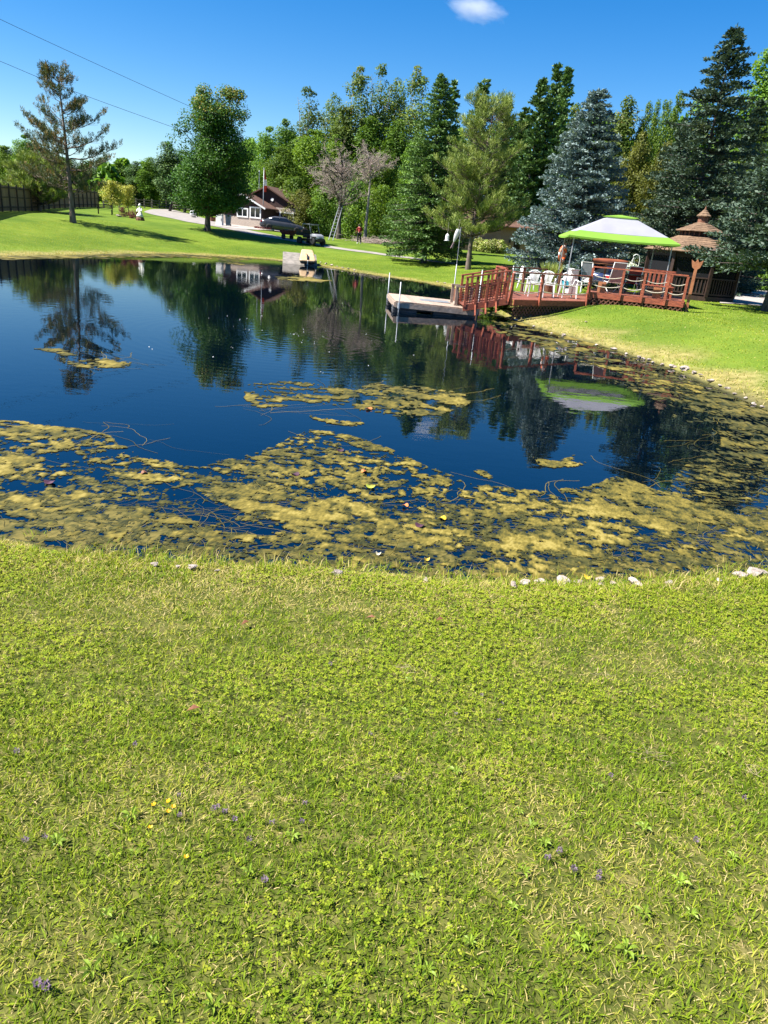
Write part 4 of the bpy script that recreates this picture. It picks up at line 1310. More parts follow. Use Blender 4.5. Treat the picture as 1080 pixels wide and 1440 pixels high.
OWN = {
    (8, 205): 'bright green round tree beyond the near end of the board fence', (36, 190): 'tallest round tree behind the board fence and the bushy pine', (236, 200): 'tall dark tree in the gap between golden shrubs and maple',
    (376, 178): 'dark green tree directly behind the brown house roof', (404, 168): 'dark green tree between the house roof and the thin aspens', (330, 200): 'dark green tree hidden behind the maple crown',
    (396, 206): 'bright green tree next to the flagpole above the house', (440, 182): 'largest bright green tree behind the two dead trees', (474, 190): 'bright green tree showing above the wide dead crown', (540, 215): 'bright green tree behind the pale bare dead trunk',
    (437, 122): 'airy pale stemmed aspen standing first in the row of aspens', (507, 93): 'tallest airy aspen above the dead trees', (588, 92): 'airy aspen next to the green spruce top', (655, 165): 'thin aspen in the gap between green spruce and yellow pine',
    (640, 112): 'dark spruce close behind the green lawn spruce', (682, 112): 'dark pointed evergreen behind the yellow pine top', (786, 92): 'tallest dark evergreen with a double top beside the blue spruce', (764, 112): 'dark evergreen leaning on the double topped one',
    (884, 138): 'grey green tree just behind the blue spruce flank', (1085, 68): 'tall leafy tree beyond the tallest spruce', (1075, 150): 'bright yellow green tree beside the tallest spruce', (956, 130): 'widest green poplar beside the tallest spruce',
    (905, 185): 'olive yellow tree touching the blue spruce', (940, 200): 'olive yellow tree closer to the tallest spruce', (488, 150): 'low dense aspen among the tall thin ones', (966, 172): 'dense spruce just behind the canopy and gazebo cupola', (1072, 140): 'dense spruce at the drive behind the gazebo',
}
for kind, px, py, y, w, lv, lk, nm in W:
    wood_tree(kind, px, py, y, w, lv, OWN.get((px, py), LB[lk]), nm, bark=M_bark_pale if kind == 'airy' else None, group='%s trees' % lk)
for px, py, y, w, lv in [(-30, 240, 84, 90, M_decid), (22, 238, 80, 60, M_olive), (70, 250, 96, 60, M_decid), (120, 255, 132, 46, M_cedar), (165, 258, 132, 46, M_decid), (205, 258, 132, 46, M_decid), (240, 252, 132, 46, M_decid),
                         (275, 255, 132, 46, M_decid), (424, 266, 83.5, 46, M_olive), (446, 276, 86, 44, M_decid), (415, 250, 86, 60, M_bright), (460, 262, 84, 60, M_decid), (500, 255, 88, 66, M_decid), (540, 262, 84, 66, M_bright), (560, 280, 80, 50, M_decid),
                         (585, 250, 86, 60, M_decid), (625, 265, 84, 60, M_decid), (672, 268, 92, 60, M_cedar), (720, 262, 92, 70, M_cedar), (765, 255, 88, 70, M_cedar), (815, 250, 80, 70, M_decid), (870, 262, 72, 60, M_decid),
                         (900, 268, 62, 50, M_olive), (945, 270, 66, 60, M_decid), (1000, 265, 70, 70, M_decid), (1055, 275, 62, 60, M_cedar), (1110, 270, 56, 80, M_decid)]:
    lab = next(t_ for lim, t_ in ((60, 'leafy bush growing behind the board fence'), (170, 'leafy bush of the far field edge behind the golden shrubs'), (300, 'leafy bush of the far field edge behind the rail fence'),
                                  (445, 'leafy bush beside the parked grey sedan'), (570, 'leafy bush in the thicket behind the dead trees'), (640, 'leafy bush behind the green lawn spruce'), (740, 'dark bush behind the low brick house'),
                                  (840, 'leafy bush hidden behind the full blue spruce'), (960, 'leafy bush under the trees between the two blue spruces'), (9999, 'leafy bush in the shade behind the gazebo')) if px < lim)
    wood_tree('bush', px, py, y, w, lv, lab, 'bush', group=lab.replace('leafy bush', 'bushes').replace('dark bush', 'bushes'), cat='bush')


def far_wood():
    """the mass of the wood behind the trees one can tell apart"""
    rng = np.random.default_rng(900)
    Cs, As, Ns, Ts, P0, P1 = [], [], [], [], [], []
    for k in range(95):
        px = -150 + 1400 * k / 94 + rng.normal(0, 8); y = rng.uniform(122, 150)
        ty = np.interp(px, [-150, 60, 220, 300, 420, 520, 640, 760, 900, 1100, 1250], [230, 240, 238, 235, 205, 185, 180, 172, 185, 170, 170]) + rng.normal(0, 12)
        b = ground_at(px, ty, y); h = max(5, top_height(px, ty, y, b[2]))
        P0.append(b); P1.append(b + np.array([0, 0, h * 0.9]))
        n = 330
        t = rng.random(n); a = rng.uniform(0, 6.28, n); r0 = 3.4 * np.interp(t, [0, .2, .6, 1], [.8, 1, .8, .25]) * rng.uniform(0.3, 1, n)
        Cs.append(b + np.column_stack([np.cos(a) * r0, np.sin(a) * r0, t * h])); Ts.append(np.clip(rng.normal(0.45, 0.2, n) + rng.normal(0, 0.15), 0, 1))
    Cn = np.concatenate(Cs); n = len(Cn)
    V, Qd = leaf_quads(Cn, rand_unit(n, rng), rand_unit(n, rng) + np.array([0, 0, 0.5]), rng.uniform(0.7, 1.5, n), rng.uniform(0.6, 1.2, n))
    tt = np.repeat(np.concatenate(Ts), 4)
    ob = obj('forest', np_mesh('forest', V, Qd, tint=tt), M_decid)
    tag(ob, 'mass of the dark wood closing the view behind the single trees', 'forest', kind='stuff')


far_wood()

# ================================================================== OBJECTS
M_white = surf('white_plastic', (0.80, 0.79, 0.76), (0.68, 0.67, 0.64), scale=5, rough=0.45)
M_whitep = surf('white_paint', (0.78, 0.78, 0.76), (0.66, 0.66, 0.64), scale=4, rough=0.5)
M_red = surf('red_stained_wood', (0.40, 0.105, 0.050), (0.20, 0.052, 0.030), scale=7, rough=0.65, bump=0.3, stretch=(1, 1, 4))
M_redfloor = surf('red_deck_boards', (0.27, 0.095, 0.060), (0.17, 0.055, 0.035), scale=4, rough=0.7, bump=0.3, stretch=(1, 6, 1))
M_brownwood = surf('brown_stained_wood', (0.20, 0.085, 0.048), (0.11, 0.042, 0.026), scale=5, rough=0.7, bump=0.3)
M_orangewood = surf('orange_carved_wood', (0.42, 0.17, 0.075), (0.28, 0.10, 0.045), scale=6, rough=0.6, bump=0.3)
M_darkwood = surf('dark_gazebo_wood', (0.040, 0.019, 0.013), (0.022, 0.011, 0.008), scale=6, rough=0.7, bump=0.3)
M_greywood = surf('weathered_board', (0.46, 0.35, 0.27), (0.30, 0.22, 0.165), scale=3.5, rough=0.85, bump=0.4, stretch=(1, 7, 1))
M_fence = surf('fence_board', (0.34, 0.225, 0.15), (0.17, 0.11, 0.075), scale=4, rough=0.9, bump=0.4, stretch=(4, 4, 0.6))
M_fencedark = surf('fence_rail', (0.12, 0.085, 0.062), (0.07, 0.05, 0.037), scale=4, rough=0.9, bump=0.3)
M_railgrey = surf('grey_rail', (0.22, 0.19, 0.16), (0.12, 0.10, 0.085), scale=4, rough=0.9, bump=0.4)
M_shingle = surf('cedar_shingle', (0.22, 0.140, 0.082), (0.130, 0.080, 0.048), scale=9, rough=0.85, bump=0.5)
M_metal = surf('galvanised_pipe', (0.36, 0.38, 0.40), (0.26, 0.28, 0.30), scale=6, rough=0.5, metal=0.5)
M_black = surf('black_plastic', (0.022, 0.022, 0.024), (0.012, 0.012, 0.013), scale=6, rough=0.5, bump=0.3)
M_float = surf('dock_float', (0.075, 0.075, 0.080), (0.03, 0.03, 0.032), scale=3, rough=0.6, bump=0.6, stretch=(1, 1, 4))
M_grey = surf('grey_plastic', (0.27, 0.28, 0.30), (0.21, 0.22, 0.235), scale=5, rough=0.35)
M_tyre = surf('rubber', (0.025, 0.025, 0.026), (0.014, 0.014, 0.015), scale=20, rough=0.85, bump=0.5)
M_rope = surf('rope', (0.56, 0.50, 0.40), (0.40, 0.35, 0.27), scale=40, rough=0.9, bump=0.5)
M_lime = surf('lime_fabric', (0.25, 0.47, 0.06), (0.22, 0.42, 0.05), scale=2, rough=0.8, trans=0.4)
M_lav = surf('pale_grey_fabric', (0.40, 0.40, 0.47), (0.35, 0.35, 0.42), scale=1.5, rough=0.8, trans=0.35)
M_orange = surf('lifebuoy_orange', (0.62, 0.10, 0.018), (0.50, 0.08, 0.015), scale=5, rough=0.45)
M_pink = surf('faded_pink_sling', (0.46, 0.30, 0.28), (0.38, 0.24, 0.23), scale=30, rough=0.85, trans=0.2)
M_redsling = surf('red_sling', (0.30, 0.035, 0.028), (0.21, 0.025, 0.022), scale=30, rough=0.85, trans=0.15)
M_teal = surf('teal_cloth', (0.04, 0.33, 0.42), scale=14, rough=0.9)
M_concrete = surf('concrete', (0.25, 0.22, 0.19), (0.15, 0.135, 0.115), scale=3, rough=0.9, bump=0.5)
M_boat = surf('beige_hull', (0.62, 0.43, 0.24), (0.52, 0.35, 0.19), scale=2, rough=0.45)
M_glass = surf('dark_glass', (0.012, 0.015, 0.018), (0.009, 0.011, 0.014), scale=2, rough=0.08, spec=0.8)
M_carpaint = surf('dark_grey_car_paint', (0.070, 0.073, 0.085), (0.060, 0.063, 0.074), scale=2, rough=0.25, metal=0.3)
M_carblue = surf('dark_blue_car_paint', (0.030, 0.045, 0.110), (0.025, 0.038, 0.095), scale=2, rough=0.2, metal=0.3)
M_taillight = surf('tail_light', (0.55, 0.02, 0.02), (0.42, 0.015, 0.015), scale=5, rough=0.2)
M_chrome = surf('bright_rim', (0.55, 0.56, 0.58), (0.42, 0.43, 0.45), scale=5, rough=0.3, metal=0.8)
M_siding = surf('dark_brown_siding', (0.050, 0.026, 0.022), (0.034, 0.018, 0.016), scale=3, rough=0.85, bump=0.3, stretch=(1, 1, 6))
M_roofbrown = surf('brown_shingle_roof', (0.12, 0.062, 0.042), (0.08, 0.042, 0.03), scale=5, rough=0.9, bump=0.4)
M_stone = surf('pale_stone', (0.48, 0.40, 0.34), (0.28, 0.225, 0.185), scale=6, rough=0.9, bump=0.7)
M_skin = surf('skin', (0.48, 0.27, 0.19), (0.44, 0.245, 0.17), scale=8, rough=0.55)
M_shirt = surf('red_shirt', (0.30, 0.025, 0.028), (0.22, 0.018, 0.02), scale=12, rough=0.9)
M_trouser = surf('black_trousers', (0.020, 0.020, 0.024), (0.012, 0.012, 0.015), scale=12, rough=0.9)
M_hair = surf('dark_hair', (0.03, 0.02, 0.015), scale=20, rough=0.7)
M_statue = surf('white_statue', (0.76, 0.75, 0.72), (0.58, 0.57, 0.54), scale=7, rough=0.7, bump=0.3)
M_flagred = surf('flag_red', (0.55, 0.06, 0.03), scale=4, rough=0.8, trans=0.3)
M_flagwhite = surf('flag_white', (0.75, 0.74, 0.72), scale=4, rough=0.8, trans=0.3)
M_screenwhite = surf('white_board', (0.72, 0.72, 0.70), scale=3, rough=0.6)
M_yellow = surf('buttercup_yellow', (0.80, 0.50, 0.01), (0.70, 0.42, 0.01), scale=30, rough=0.5, trans=0.25)
M_purple = surf('purple_floret', (0.17, 0.115, 0.165), (0.10, 0.065, 0.095), scale=60, rough=0.8)
M_leafgreen = surf('weed_leaf', (0.26, 0.36, 0.035), (0.18, 0.27, 0.025), scale=40, rough=0.5, trans=0.3)
M_straw = surf('dry_straw', (0.36, 0.29, 0.17), (0.24, 0.19, 0.11), scale=30, rough=0.9)


def brick_mat(name, c1, c2, mortar, sc):
    m, n, l = new_mat(name)
    out = n.new('ShaderNodeOutputMaterial'); b = n.new('ShaderNodeBsdfPrincipled'); b.inputs['Roughness'].default_value = 0.9
    tc = n.new('ShaderNodeTexCoord'); mp = n.new('ShaderNodeMapping'); mp.inputs['Rotation'].default_value = (math.pi / 2, 0, 0)
    br = n.new('ShaderNodeTexBrick'); br.inputs['Color1'].default_value = (*c1, 1); br.inputs['Color2'].default_value = (*c2, 1); br.inputs['Mortar'].default_value = (*mortar, 1)
    br.inputs['Scale'].default_value = sc; br.inputs['Mortar Size'].default_value = 0.02
    l.new(tc.outputs['Object'], mp.inputs['Vector']); l.new(mp.outputs[0], br.inputs['Vector']); l.new(br.outputs['Color'], b.inputs['Base Color'])
    bp = n.new('ShaderNodeBump'); bp.inputs['Strength'].default_value = 0.5; bp.inputs['Distance'].default_value = 0.02; l.new(br.outputs['Fac'], bp.inputs['Height']); bp.invert = True
    l.new(bp.outputs[0], b.inputs['Normal']); l.new(b.outputs[0], out.inputs['Surface'])
    return m


M_brickbeige = brick_mat('beige_brick', (0.46, 0.37, 0.30), (0.38, 0.30, 0.24), (0.50, 0.44, 0.38), 3.0)
M_brickred = brick_mat('red_brick', (0.42, 0.20, 0.13), (0.34, 0.15, 0.10), (0.42, 0.33, 0.27), 4.0)


def screen_mat():
    m, n, l = new_mat('insect_screen')
    out = n.new('ShaderNodeOutputMaterial'); d = n.new('ShaderNodeBsdfDiffuse'); d.inputs['Color'].default_value = (0.018, 0.018, 0.02, 1)
    t = n.new('ShaderNodeBsdfTransparent'); mx = n.new('ShaderNodeMixShader'); mx.inputs[0].default_value = 0.5
    no = n.new('ShaderNodeTexNoise'); no.inputs['Scale'].default_value = 2.0; mr = n.new('ShaderNodeMapRange'); mr.inputs['To Min'].default_value = 0.90; mr.inputs['To Max'].default_value = 0.97
    l.new(no.outputs['Fac'], mr.inputs['Value']); l.new(mr.outputs[0], mx.inputs[0])
    l.new(t.outputs[0], mx.inputs[1]); l.new(d.outputs[0], mx.inputs[2]); l.new(mx.outputs[0], out.inputs['Surface'])
    return m


M_screen = screen_mat()


def V3(p, z=None):
    return Vector((float(p[0]), float(p[1]), float(p[2] if z is None else z)))


# ------------------------------------------------------------------ board fence
def board_fence(P, label, seed):
    rng = np.random.default_rng(seed)
    P = np.array(P); t = thing('board_fence', (P[0][0], P[0][1], terrain(P[0][0], P[0][1])), 0, label, 'fence', 'board fence runs')
    o = np.array(t.location)
    bm_ = MB(); bm_.box((0, 0, 0.88), (0.135, 0.022, 1.76)); board = bm_.mesh('board'); board.materials.append(M_fence)
    L = np.linalg.norm(P[1] - P[0]); d = (P[1] - P[0]) / L; a = math.atan2(d[1], d[0]); nrm = np.array([d[1], -d[0]])
    if nrm @ (-P[0]) < 0: nrm = -nrm
    n = int(L / 0.152)
    for i in range(min(n, 300)):
        q = P[0] + d * (i + 0.5) * L / n
        b = bpy.data.objects.new('board', board); link(b, t)
        b.location = Vector((q[0] - o[0], q[1] - o[1], terrain(q[0], q[1]) - o[2] + rng.uniform(-0.03, 0.03))); b.rotation_euler = (0, rng.normal(0, 0.006), a)
    k = int(L / 2.4) + 1
    pts = [P[0] + d * L * i / k for i in range(k + 1)]
    for q in pts:
        z = terrain(q[0], q[1]) - o[2]
        MB().box((q[0] - o[0] + nrm[0] * 0.085, q[1] - o[1] + nrm[1] * 0.085, z + 0.92), (0.10, 0.10, 2.0), rz=a).build('post', M_fencedark, t)
    for hz in (0.30, 0.98, 1.62):
        m = MB()
        for q, r_ in zip(pts[:-1], pts[1:]):
            m.beam((q[0] - o[0] + nrm[0] * 0.034, q[1] - o[1] + nrm[1] * 0.034, terrain(*q) - o[2] + hz), (r_[0] - o[0] + nrm[0] * 0.034, r_[1] - o[1] + nrm[1] * 0.034, terrain(*r_) - o[2] + hz), 0.045, 0.09)
        m.build('rail', M_fencedark, t)


f0, f1, f2 = cast(0, 298)[:2], cast(75, 293)[:2], cast(138, 291)[:2]
fs = f0 + (f0 - f1) / np.linalg.norm(f1 - f0) * 9
board_fence([fs, f1], 'dark brown board fence run behind the sparse pine', 1)
board_fence([f1 + (f1 - f0) * 0.004, f2], 'dark board fence run receding towards the golden shrubs', 2)

# split rail fence beyond the shrubs
sr = [cast(146, 291.5)[:2], cast(180, 291.8)[:2], cast(214, 292.6)[:2], cast(243, 294.5)[:2], cast(268, 298)[:2]]
sr = catmull(np.array(sr), 3, closed=False)
t = thing('rail_fence', (sr[0][0], sr[0][1], terrain(*sr[0])), 0, 'low three rail paddock fence beyond the gravel path', 'fence')
o = np.array(t.location)
for q in sr:
    MB().box((q[0] - o[0], q[1] - o[1], terrain(*q) - o[2] + 0.62), (0.16, 0.16, 1.35)).build('post', M_railgrey, t)
for hz in (0.35, 0.72, 1.08):
    for q, r_ in zip(sr[:-1], sr[1:]):
        MB().beam((q[0] - o[0], q[1] - o[1] - 0.1, terrain(*q) - o[2] + hz), (r_[0] - o[0], r_[1] - o[1] - 0.1, terrain(*r_) - o[2] + hz), 0.06, 0.13).build('rail', M_railgrey, t)

# ------------------------------------------------------------------ garden: bench, statue, rock, ball
b = cast(148, 301.5)
t = thing('garden_bench', b, R(15), 'dark slatted garden bench under the golden shrub', 'bench')
for k in range(4): MB().box((0, -0.2 + k * 0.12, 0.43), (1.4, 0.09, 0.03)).build('seat_slat', M_fencedark, t)
for k in range(3): MB().box((0, 0.24, 0.58 + k * 0.12), (1.4, 0.03, 0.08)).build('back_slat', M_fencedark, t)
for sx in (-0.6, 0.6):
    for sy in (-0.2, 0.22): MB().box((sx, sy, 0.42 if sy > 0 else 0.2), (0.06, 0.06, 0.88 if sy > 0 else 0.44)).build('leg', M_fencedark, t)
b = cast(197, 310)
t = thing('statue', b, R(-20), 'white garden statue of a seated figure on a rough brown base', 'statue')
MB().lathe([(0.40, -0.1), (0.38, 0.12), (0.33, 0.25), (0.28, 0.3)], 9).build('base', M_brownwood, t)
m = MB()
def ell(z, rx, ry, cx=0.0, cy=0.0, n=12): return [(cx + rx * math.cos(2 * math.pi * k / n), cy + ry * math.sin(2 * math.pi * k / n), z) for k in range(n)]
m.loft([ell(0.29, .30, .30), ell(0.40, .29, .30, .0, -.02), ell(0.52, .22, .24, 0, 0), ell(0.66, .15, .14, 0, .05), ell(0.80, .14, .11, .0, .06), ell(0.95, .19, .12, .0, .05), ell(1.03, .15, .10, 0, .04), ell(1.07, .06, .06, 0, .03), ell(1.13, .06, .06, 0, .02),
        ell(1.17, .10, .11, .02, .0), ell(1.27, .115, .125, .03, -.01), ell(1.36, .09, .10, .03, 0), ell(1.40, .03, .03, .03, 0)])
m.tube([(0.19, .04, .98), (.27, -.10, .80), (.12, -.25, .76)], [.06, .055, .045], 8); m.tube([(-0.19, .04, .98), (-.26, -.08, .78), (-.08, -.24, .72)], [.06, .055, .045], 8)
m.build('figure', M_statue, t, True)
b = cast(272, 306)
t = thing('white_ball', b, 0, 'large white round ball ornament on a low ring by the gravel path', 'ball')
MB().torus((0, 0, 0.05), 0.26, 0.06, 20, 6).build('ring_base', M_concrete, t)
rad_ = 0.42
MB().lathe([(max(0.004, rad_ * math.sin(math.pi * k / 14)), 0.46 - rad_ * math.cos(math.pi * k / 14)) for k in range(15)], 24).build('ball', M_whitep, t, True)
MB().lathe([(0.09, -0.425), (0.09, -0.40), (0.02, -0.40)], 10, (-0.1, 0, 0.58), axis='Y').build('cap', M_black, t)
tagrock = []


def rock_mesh(seed, flat=0.5):
    rng = np.random.default_rng(seed)
    import bmesh
    bm = bmesh.new(); bmesh.ops.create_icosphere(bm, subdivisions=2, radius=0.5)
    c = rand_unit(10, rng)
    for v in bm.verts:
        p = np.array(v.co); s = 1.0
        for k in c:
            s -= max(0, (p @ k) - 0.28) * 1.35
        p = p * s * (1 + rng.normal(0, 0.03))
        v.co = (p[0] * 1.15, p[1] * 0.85, p[2] * flat)
    me = bpy.data.meshes.new('stone'); bm.to_mesh(me); bm.free(); me.materials.append(M_stone)
    return me


ROCKS = [rock_mesh(k) for k in range(6)]


def stone(px, py, wpx, k, label, group, raise_=0.25, yfix=None):
    b = cast(px, py)
    w = wpx / 1074.0 * max(np.linalg.norm(b - EYE), 1) * 1.05
    s = bpy.data.objects.new('stone', ROCKS[k % 6]); link(s)
    s.location = V3(b) + Vector((0, 0, raise_ * w * 0.6)); s.rotation_euler = (random.uniform(-.2, .2), random.uniform(-.2, .2), random.uniform(0, 6.28)); s.scale = (w, w, w * random.uniform(0.85, 1.2))
    tag(s, label, 'stone', group)
    return s


stone(168, 305, 8, 2, 'white rock beside the dark red barberry bush', None)
for k, (px, py, w) in enumerate([(217, 797, 13), (269, 801, 19), (305, 804, 9), (736, 825, 22), (758, 822, 18), (722, 827, 16), (812, 822, 16), (842, 818, 17), (893, 824, 22), (862, 824, 14), (940, 822, 13), (1038, 814, 20), (845, 826, 14), (600, 818, 12), (1010, 818, 12), (250, 799, 9)]):
    stone(px, py, w, k, 'small pale stone half buried along the near water edge', 'stones along the near bank', 0.45)
stone(473, 808, 22, 1, 'pale white stone standing alone at the near water edge', None, 0.3)
stone(792, 821, 30, 3, 'largest pale pink stone of the row along the near bank', None, 0.15)
stone(1064, 811, 34, 4, 'big rounded pale stone among dry grass at the near bank', None, 0.2)
stone(963, 521, 15, 0, 'big white boulder on the bank below the gazebo lawn', None, 0.35)
for k, (px, py, w) in enumerate([(946, 518, 10), (975, 526, 9), (985, 529, 7), (725, 452, 7), (776, 471, 7), (792, 473, 8), (862, 493, 9), (898, 504, 8), (904, 506, 6), (912, 508, 7), (918, 511, 6), (930, 514, 7), (998, 538, 10), (1012, 544, 7), (1022, 548, 8), (1032, 556, 7), (838, 487, 7), (1060, 570, 8), (1072, 574, 7), (824, 454, 5), (1048, 561, 6), (750, 461, 6), (880, 499, 6)]):
    stone(px, py, w, k + 2, 'pale stone of the loose row along the bank below the deck lawn', 'stones along the side bank', 0.5)
for k, (px, py, w) in enumerate([(451, 370, 4), (458, 372, 5), (466, 374, 5), (474, 376, 4), (482, 378, 5), (490, 379, 4), (498, 381, 4), (615, 397, 4), (625, 399, 4), (637, 401, 4), (646, 403, 3)]):
    stone(px, py, w, k, 'small pale stone of the far bank between boat ramp and dock', 'stones along the far bank', 0.5)

# ------------------------------------------------------------------ brown house with the flagpole
hb = cast(345, 318.5)
H = thing('brown_house', hb, R(-12), 'low house with dark brown gables and pale brick base behind the maple', 'house')


def wall_quad(m, pts, thick=0.0):
    return m.add(pts, [tuple(range(len(pts)))])


m = MB(); m.box((-0.3, 1.75, 0.2), (4.6, 3.5, 1.5)); m.build('brick_wall', M_brickbeige, H)
m = MB(); m.prism_y([(-2.57, 0.95), (1.97, 0.95), (1.97, 2.0), (-0.3, 3.05), (-2.57, 2.0)], 0.03, 3.5); m.build('gable_wall', M_siding, H)
m = MB(); m.prism_y([(-2.55, -0.6), (4.4, -0.6), (4.4, 2.35), (0.92, 4.1), (-2.55, 2.35)], 3.52, 9.5); m.build('gable_wall', M_siding, H)
m = MB(); m.box((3.2, 3.46, 0.3), (2.36, 0.1, 1.9)); m.box((3.2, 3.46, 1.95), (2.36, 0.1, 0.5)); m.build('brick_wall', M_brickbeige, H)
for (x0, z0, x1, z1, y0, y1) in ((-0.3, 3.22, 2.35, 1.98, -0.35, 3.6), (-2.95, 1.98, -0.3, 3.22, -0.35, 3.6)):
    MB().prism_y([(x0, z0), (x1, z1), (x1, z1 - 0.12), (x0, z0 - 0.12)], y0, y1).build('roof', M_roofbrown, H)
for (x0, z0, x1, z1) in ((0.92, 4.28, 4.9, 2.26), (-3.05, 2.26, 0.92, 4.28)):
    MB().prism_y([(x0, z0), (x1, z1), (x1, z1 - 0.14), (x0, z0 - 0.14)], 3.1, 9.9).build('roof', M_roofbrown, H)
m = MB(); m.beam((-0.3, -0.38, 3.13), (2.37, -0.38, 1.88), 0.04, 0.16); m.beam((-0.3, -0.38, 3.13), (-2.97, -0.38, 1.88), 0.04, 0.16); m.build('fascia', M_whitep, H)


def window(parent, x0, x1, z0, z1, y, mull=1):
    w = MB().box(((x0 + x1) / 2, y, (z0 + z1) / 2), (x1 - x0, 0.04, z1 - z0)).build('window', M_glass, parent)
    f = MB()
    for xx in (x0, x1): f.box((xx, y - 0.03, (z0 + z1) / 2), (0.13, 0.06, z1 - z0 + 0.13))
    for zz in (z0, z1): f.box(((x0 + x1) / 2, y - 0.031, zz), (x1 - x0 - 0.135, 0.06, 0.13))
    for k in range(mull):
        f.box((x0 + (x1 - x0) * (k + 1) / (mull + 1), y - 0.025, (z0 + z1) / 2), (0.06, 0.05, z1 - z0 - 0.135))
    f.build('frame', M_whitep, w)


window(H, 0.55, 1.7, 0.95, 1.95, 0.0, 1)
window(H, -0.9, 0.25, 0.95, 1.75, 0.0, 1)
window(H, 2.55, 4.1, 0.75, 1.75, 3.38, 0)
MB().lathe([(0.17, -0.03), (0.17, 0.03), (0.02, 0.05)], 14, (1.55, 3.48, 2.95), axis='Y').build('vent', M_whitep, H)
# utility cabinet and planters beside the house
b = cast(309, 317)
t = thing('cabinet', b, R(-6), 'white storage cabinet with a blue grey bin beside the brick wall', 'cabinet')
MB().box((0, 0, 0.5), (0.62, 0.5, 1.0)).build('body', M_whitep, t, bevel=0.02); MB().box((0, 0, 1.03), (0.68, 0.56, 0.06)).build('lid', M_white, t); MB().box((0.24, -0.27, 0.55), (0.03, 0.04, 0.2)).build('handle', M_black, t)
b = cast(321, 318)
t = thing('wheelie_bin', b, R(5), 'blue grey wheeled bin beside the white cabinet', 'bin')
M_bin = surf('blue_grey_bin', (0.10, 0.16, 0.20), scale=4, rough=0.6)
m = MB(); m.loft([[(-.2, -.22, .08), (.2, -.22, .08), (.2, .2, .08), (-.2, .2, .08)], [(-.27, -.3, .98), (.27, -.3, .98), (.27, .28, .98), (-.27, .28, .98)]]); m.build('body', M_bin, t)
MB().box((0, -0.01, 1.01), (0.6, 0.64, 0.06)).build('lid', M_bin, t)
for s in (-.22, .22): MB().lathe([(0.1, -0.03), (0.1, 0.03)], 12, (s, 0.2, 0.1), axis='X').build('wheel', M_tyre, t)
for px, lab in ((299, 'brown tub planter nearer the maple trunk'), (305.5, 'brown tub planter next to the white cabinet')):
    t = thing('planter', cast(px, 311.5), 0, lab, 'planter')
    MB().lathe([(0.22, 0), (0.30, 0.42), (0.33, 0.45), (0.28, 0.45), (0.25, 0.38)], 14).build('pot', M_brownwood, t)
    dd_ = broadleaf(0.6, 0.0, [(0, .2), (.6, .32), (1, .1)], 8, 40, 0.08, int(px), trunk_r=0.01, clump_r=0.16)
    (wv, wq), (lv, lq, lt) = dd_; oo = obj('foliage', np_mesh('foliage', lv, lq, tint=lt), M_decid, t); oo.location.z = 0.35

fp = cast(369.5, 321.5)
t = thing('flagpole', fp, 0, 'white flagpole in front of the brown house with a limp flag', 'flagpole')
ph = top_height(371.5, 238, fp[1], fp[2])
MB().tube([(0, 0, -0.2), (0, 0, ph * 0.5), (0, 0, ph)], [0.05, 0.042, 0.03], 10).build('pole', M_metal, t, True)
MB().lathe([(0.01, -0.08), (0.08, 0), (0.01, 0.08)], 10, (0, 0, ph + 0.06)).build('finial', M_chrome, t)
fl = thing('flag', (fp[0], fp[1], fp[2] + ph - 2.3), 0, 'limp red and white flag hanging against its pole', 'flag')
for nm, z0, z1, mm in (('red_band', 1.35, 2.2, M_flagred), ('white_band', 0.75, 1.35, M_flagwhite), ('red_band', 0.15, 0.75, M_flagred)):
    m = MB(); rows = []
    for i in range(7):
        zz = z0 + (z1 - z0) * i / 6; wv = 0.22 + 0.10 * math.sin(zz * 2.2)
        rows.append([(0.05 + wv * (k / 9), 0.07 * math.sin(k * 1.7 + zz * 2.0) * (0.4 + k / 9), zz) for k in range(10)])
    m.loft(rows, cap=False, closed=False); m.build(nm, mm, fl, True)
t = thing('flower_ring', cast(370, 323.5), 0, 'low ring of red flowers around the flagpole foot', 'flower bed')
rg = np.random.default_rng(4)
n_ = 500; a = rg.uniform(0, 6.28, n_); r_ = rg.uniform(0.5, 0.95, n_)
V_, Q_ = leaf_quads(np.column_stack([np.cos(a) * r_, np.sin(a) * r_, rg.uniform(0.05, 0.3, n_)]), rand_unit(n_, rg), rand_unit(n_, rg) + np.array([0, 0, .6]), 0.10, 0.08)
obj('blossoms', np_mesh('blossoms', V_, Q_, tint=np.repeat(rg.random(n_), 4)), M_red_leaf, t)
MB().torus((0, 0, 0.05), 1.05, 0.09, 22, 6).build('edging', M_stone, t)


# ------------------------------------------------------------------ vehicles
def wheel(parent, x, y, r, w, side, rim=M_chrome):
    wv = MB().lathe([(r * 0.62, -w / 2), (r * 0.93, -w / 2), (r, -w * 0.32), (r, w * 0.32), (r * 0.93, w / 2), (r * 0.62, w / 2)], 20, (x, y, r), axis='Y').build('wheel', M_tyre, parent, True)
    MB().lathe([(r * 0.60, -w * 0.47), (r * 0.61, w * 0.47), (r * 0.30, w * 0.42), (r * 0.1, w * 0.46)], 16, (x, y, r), axis='Y').build('rim', rim, wv)


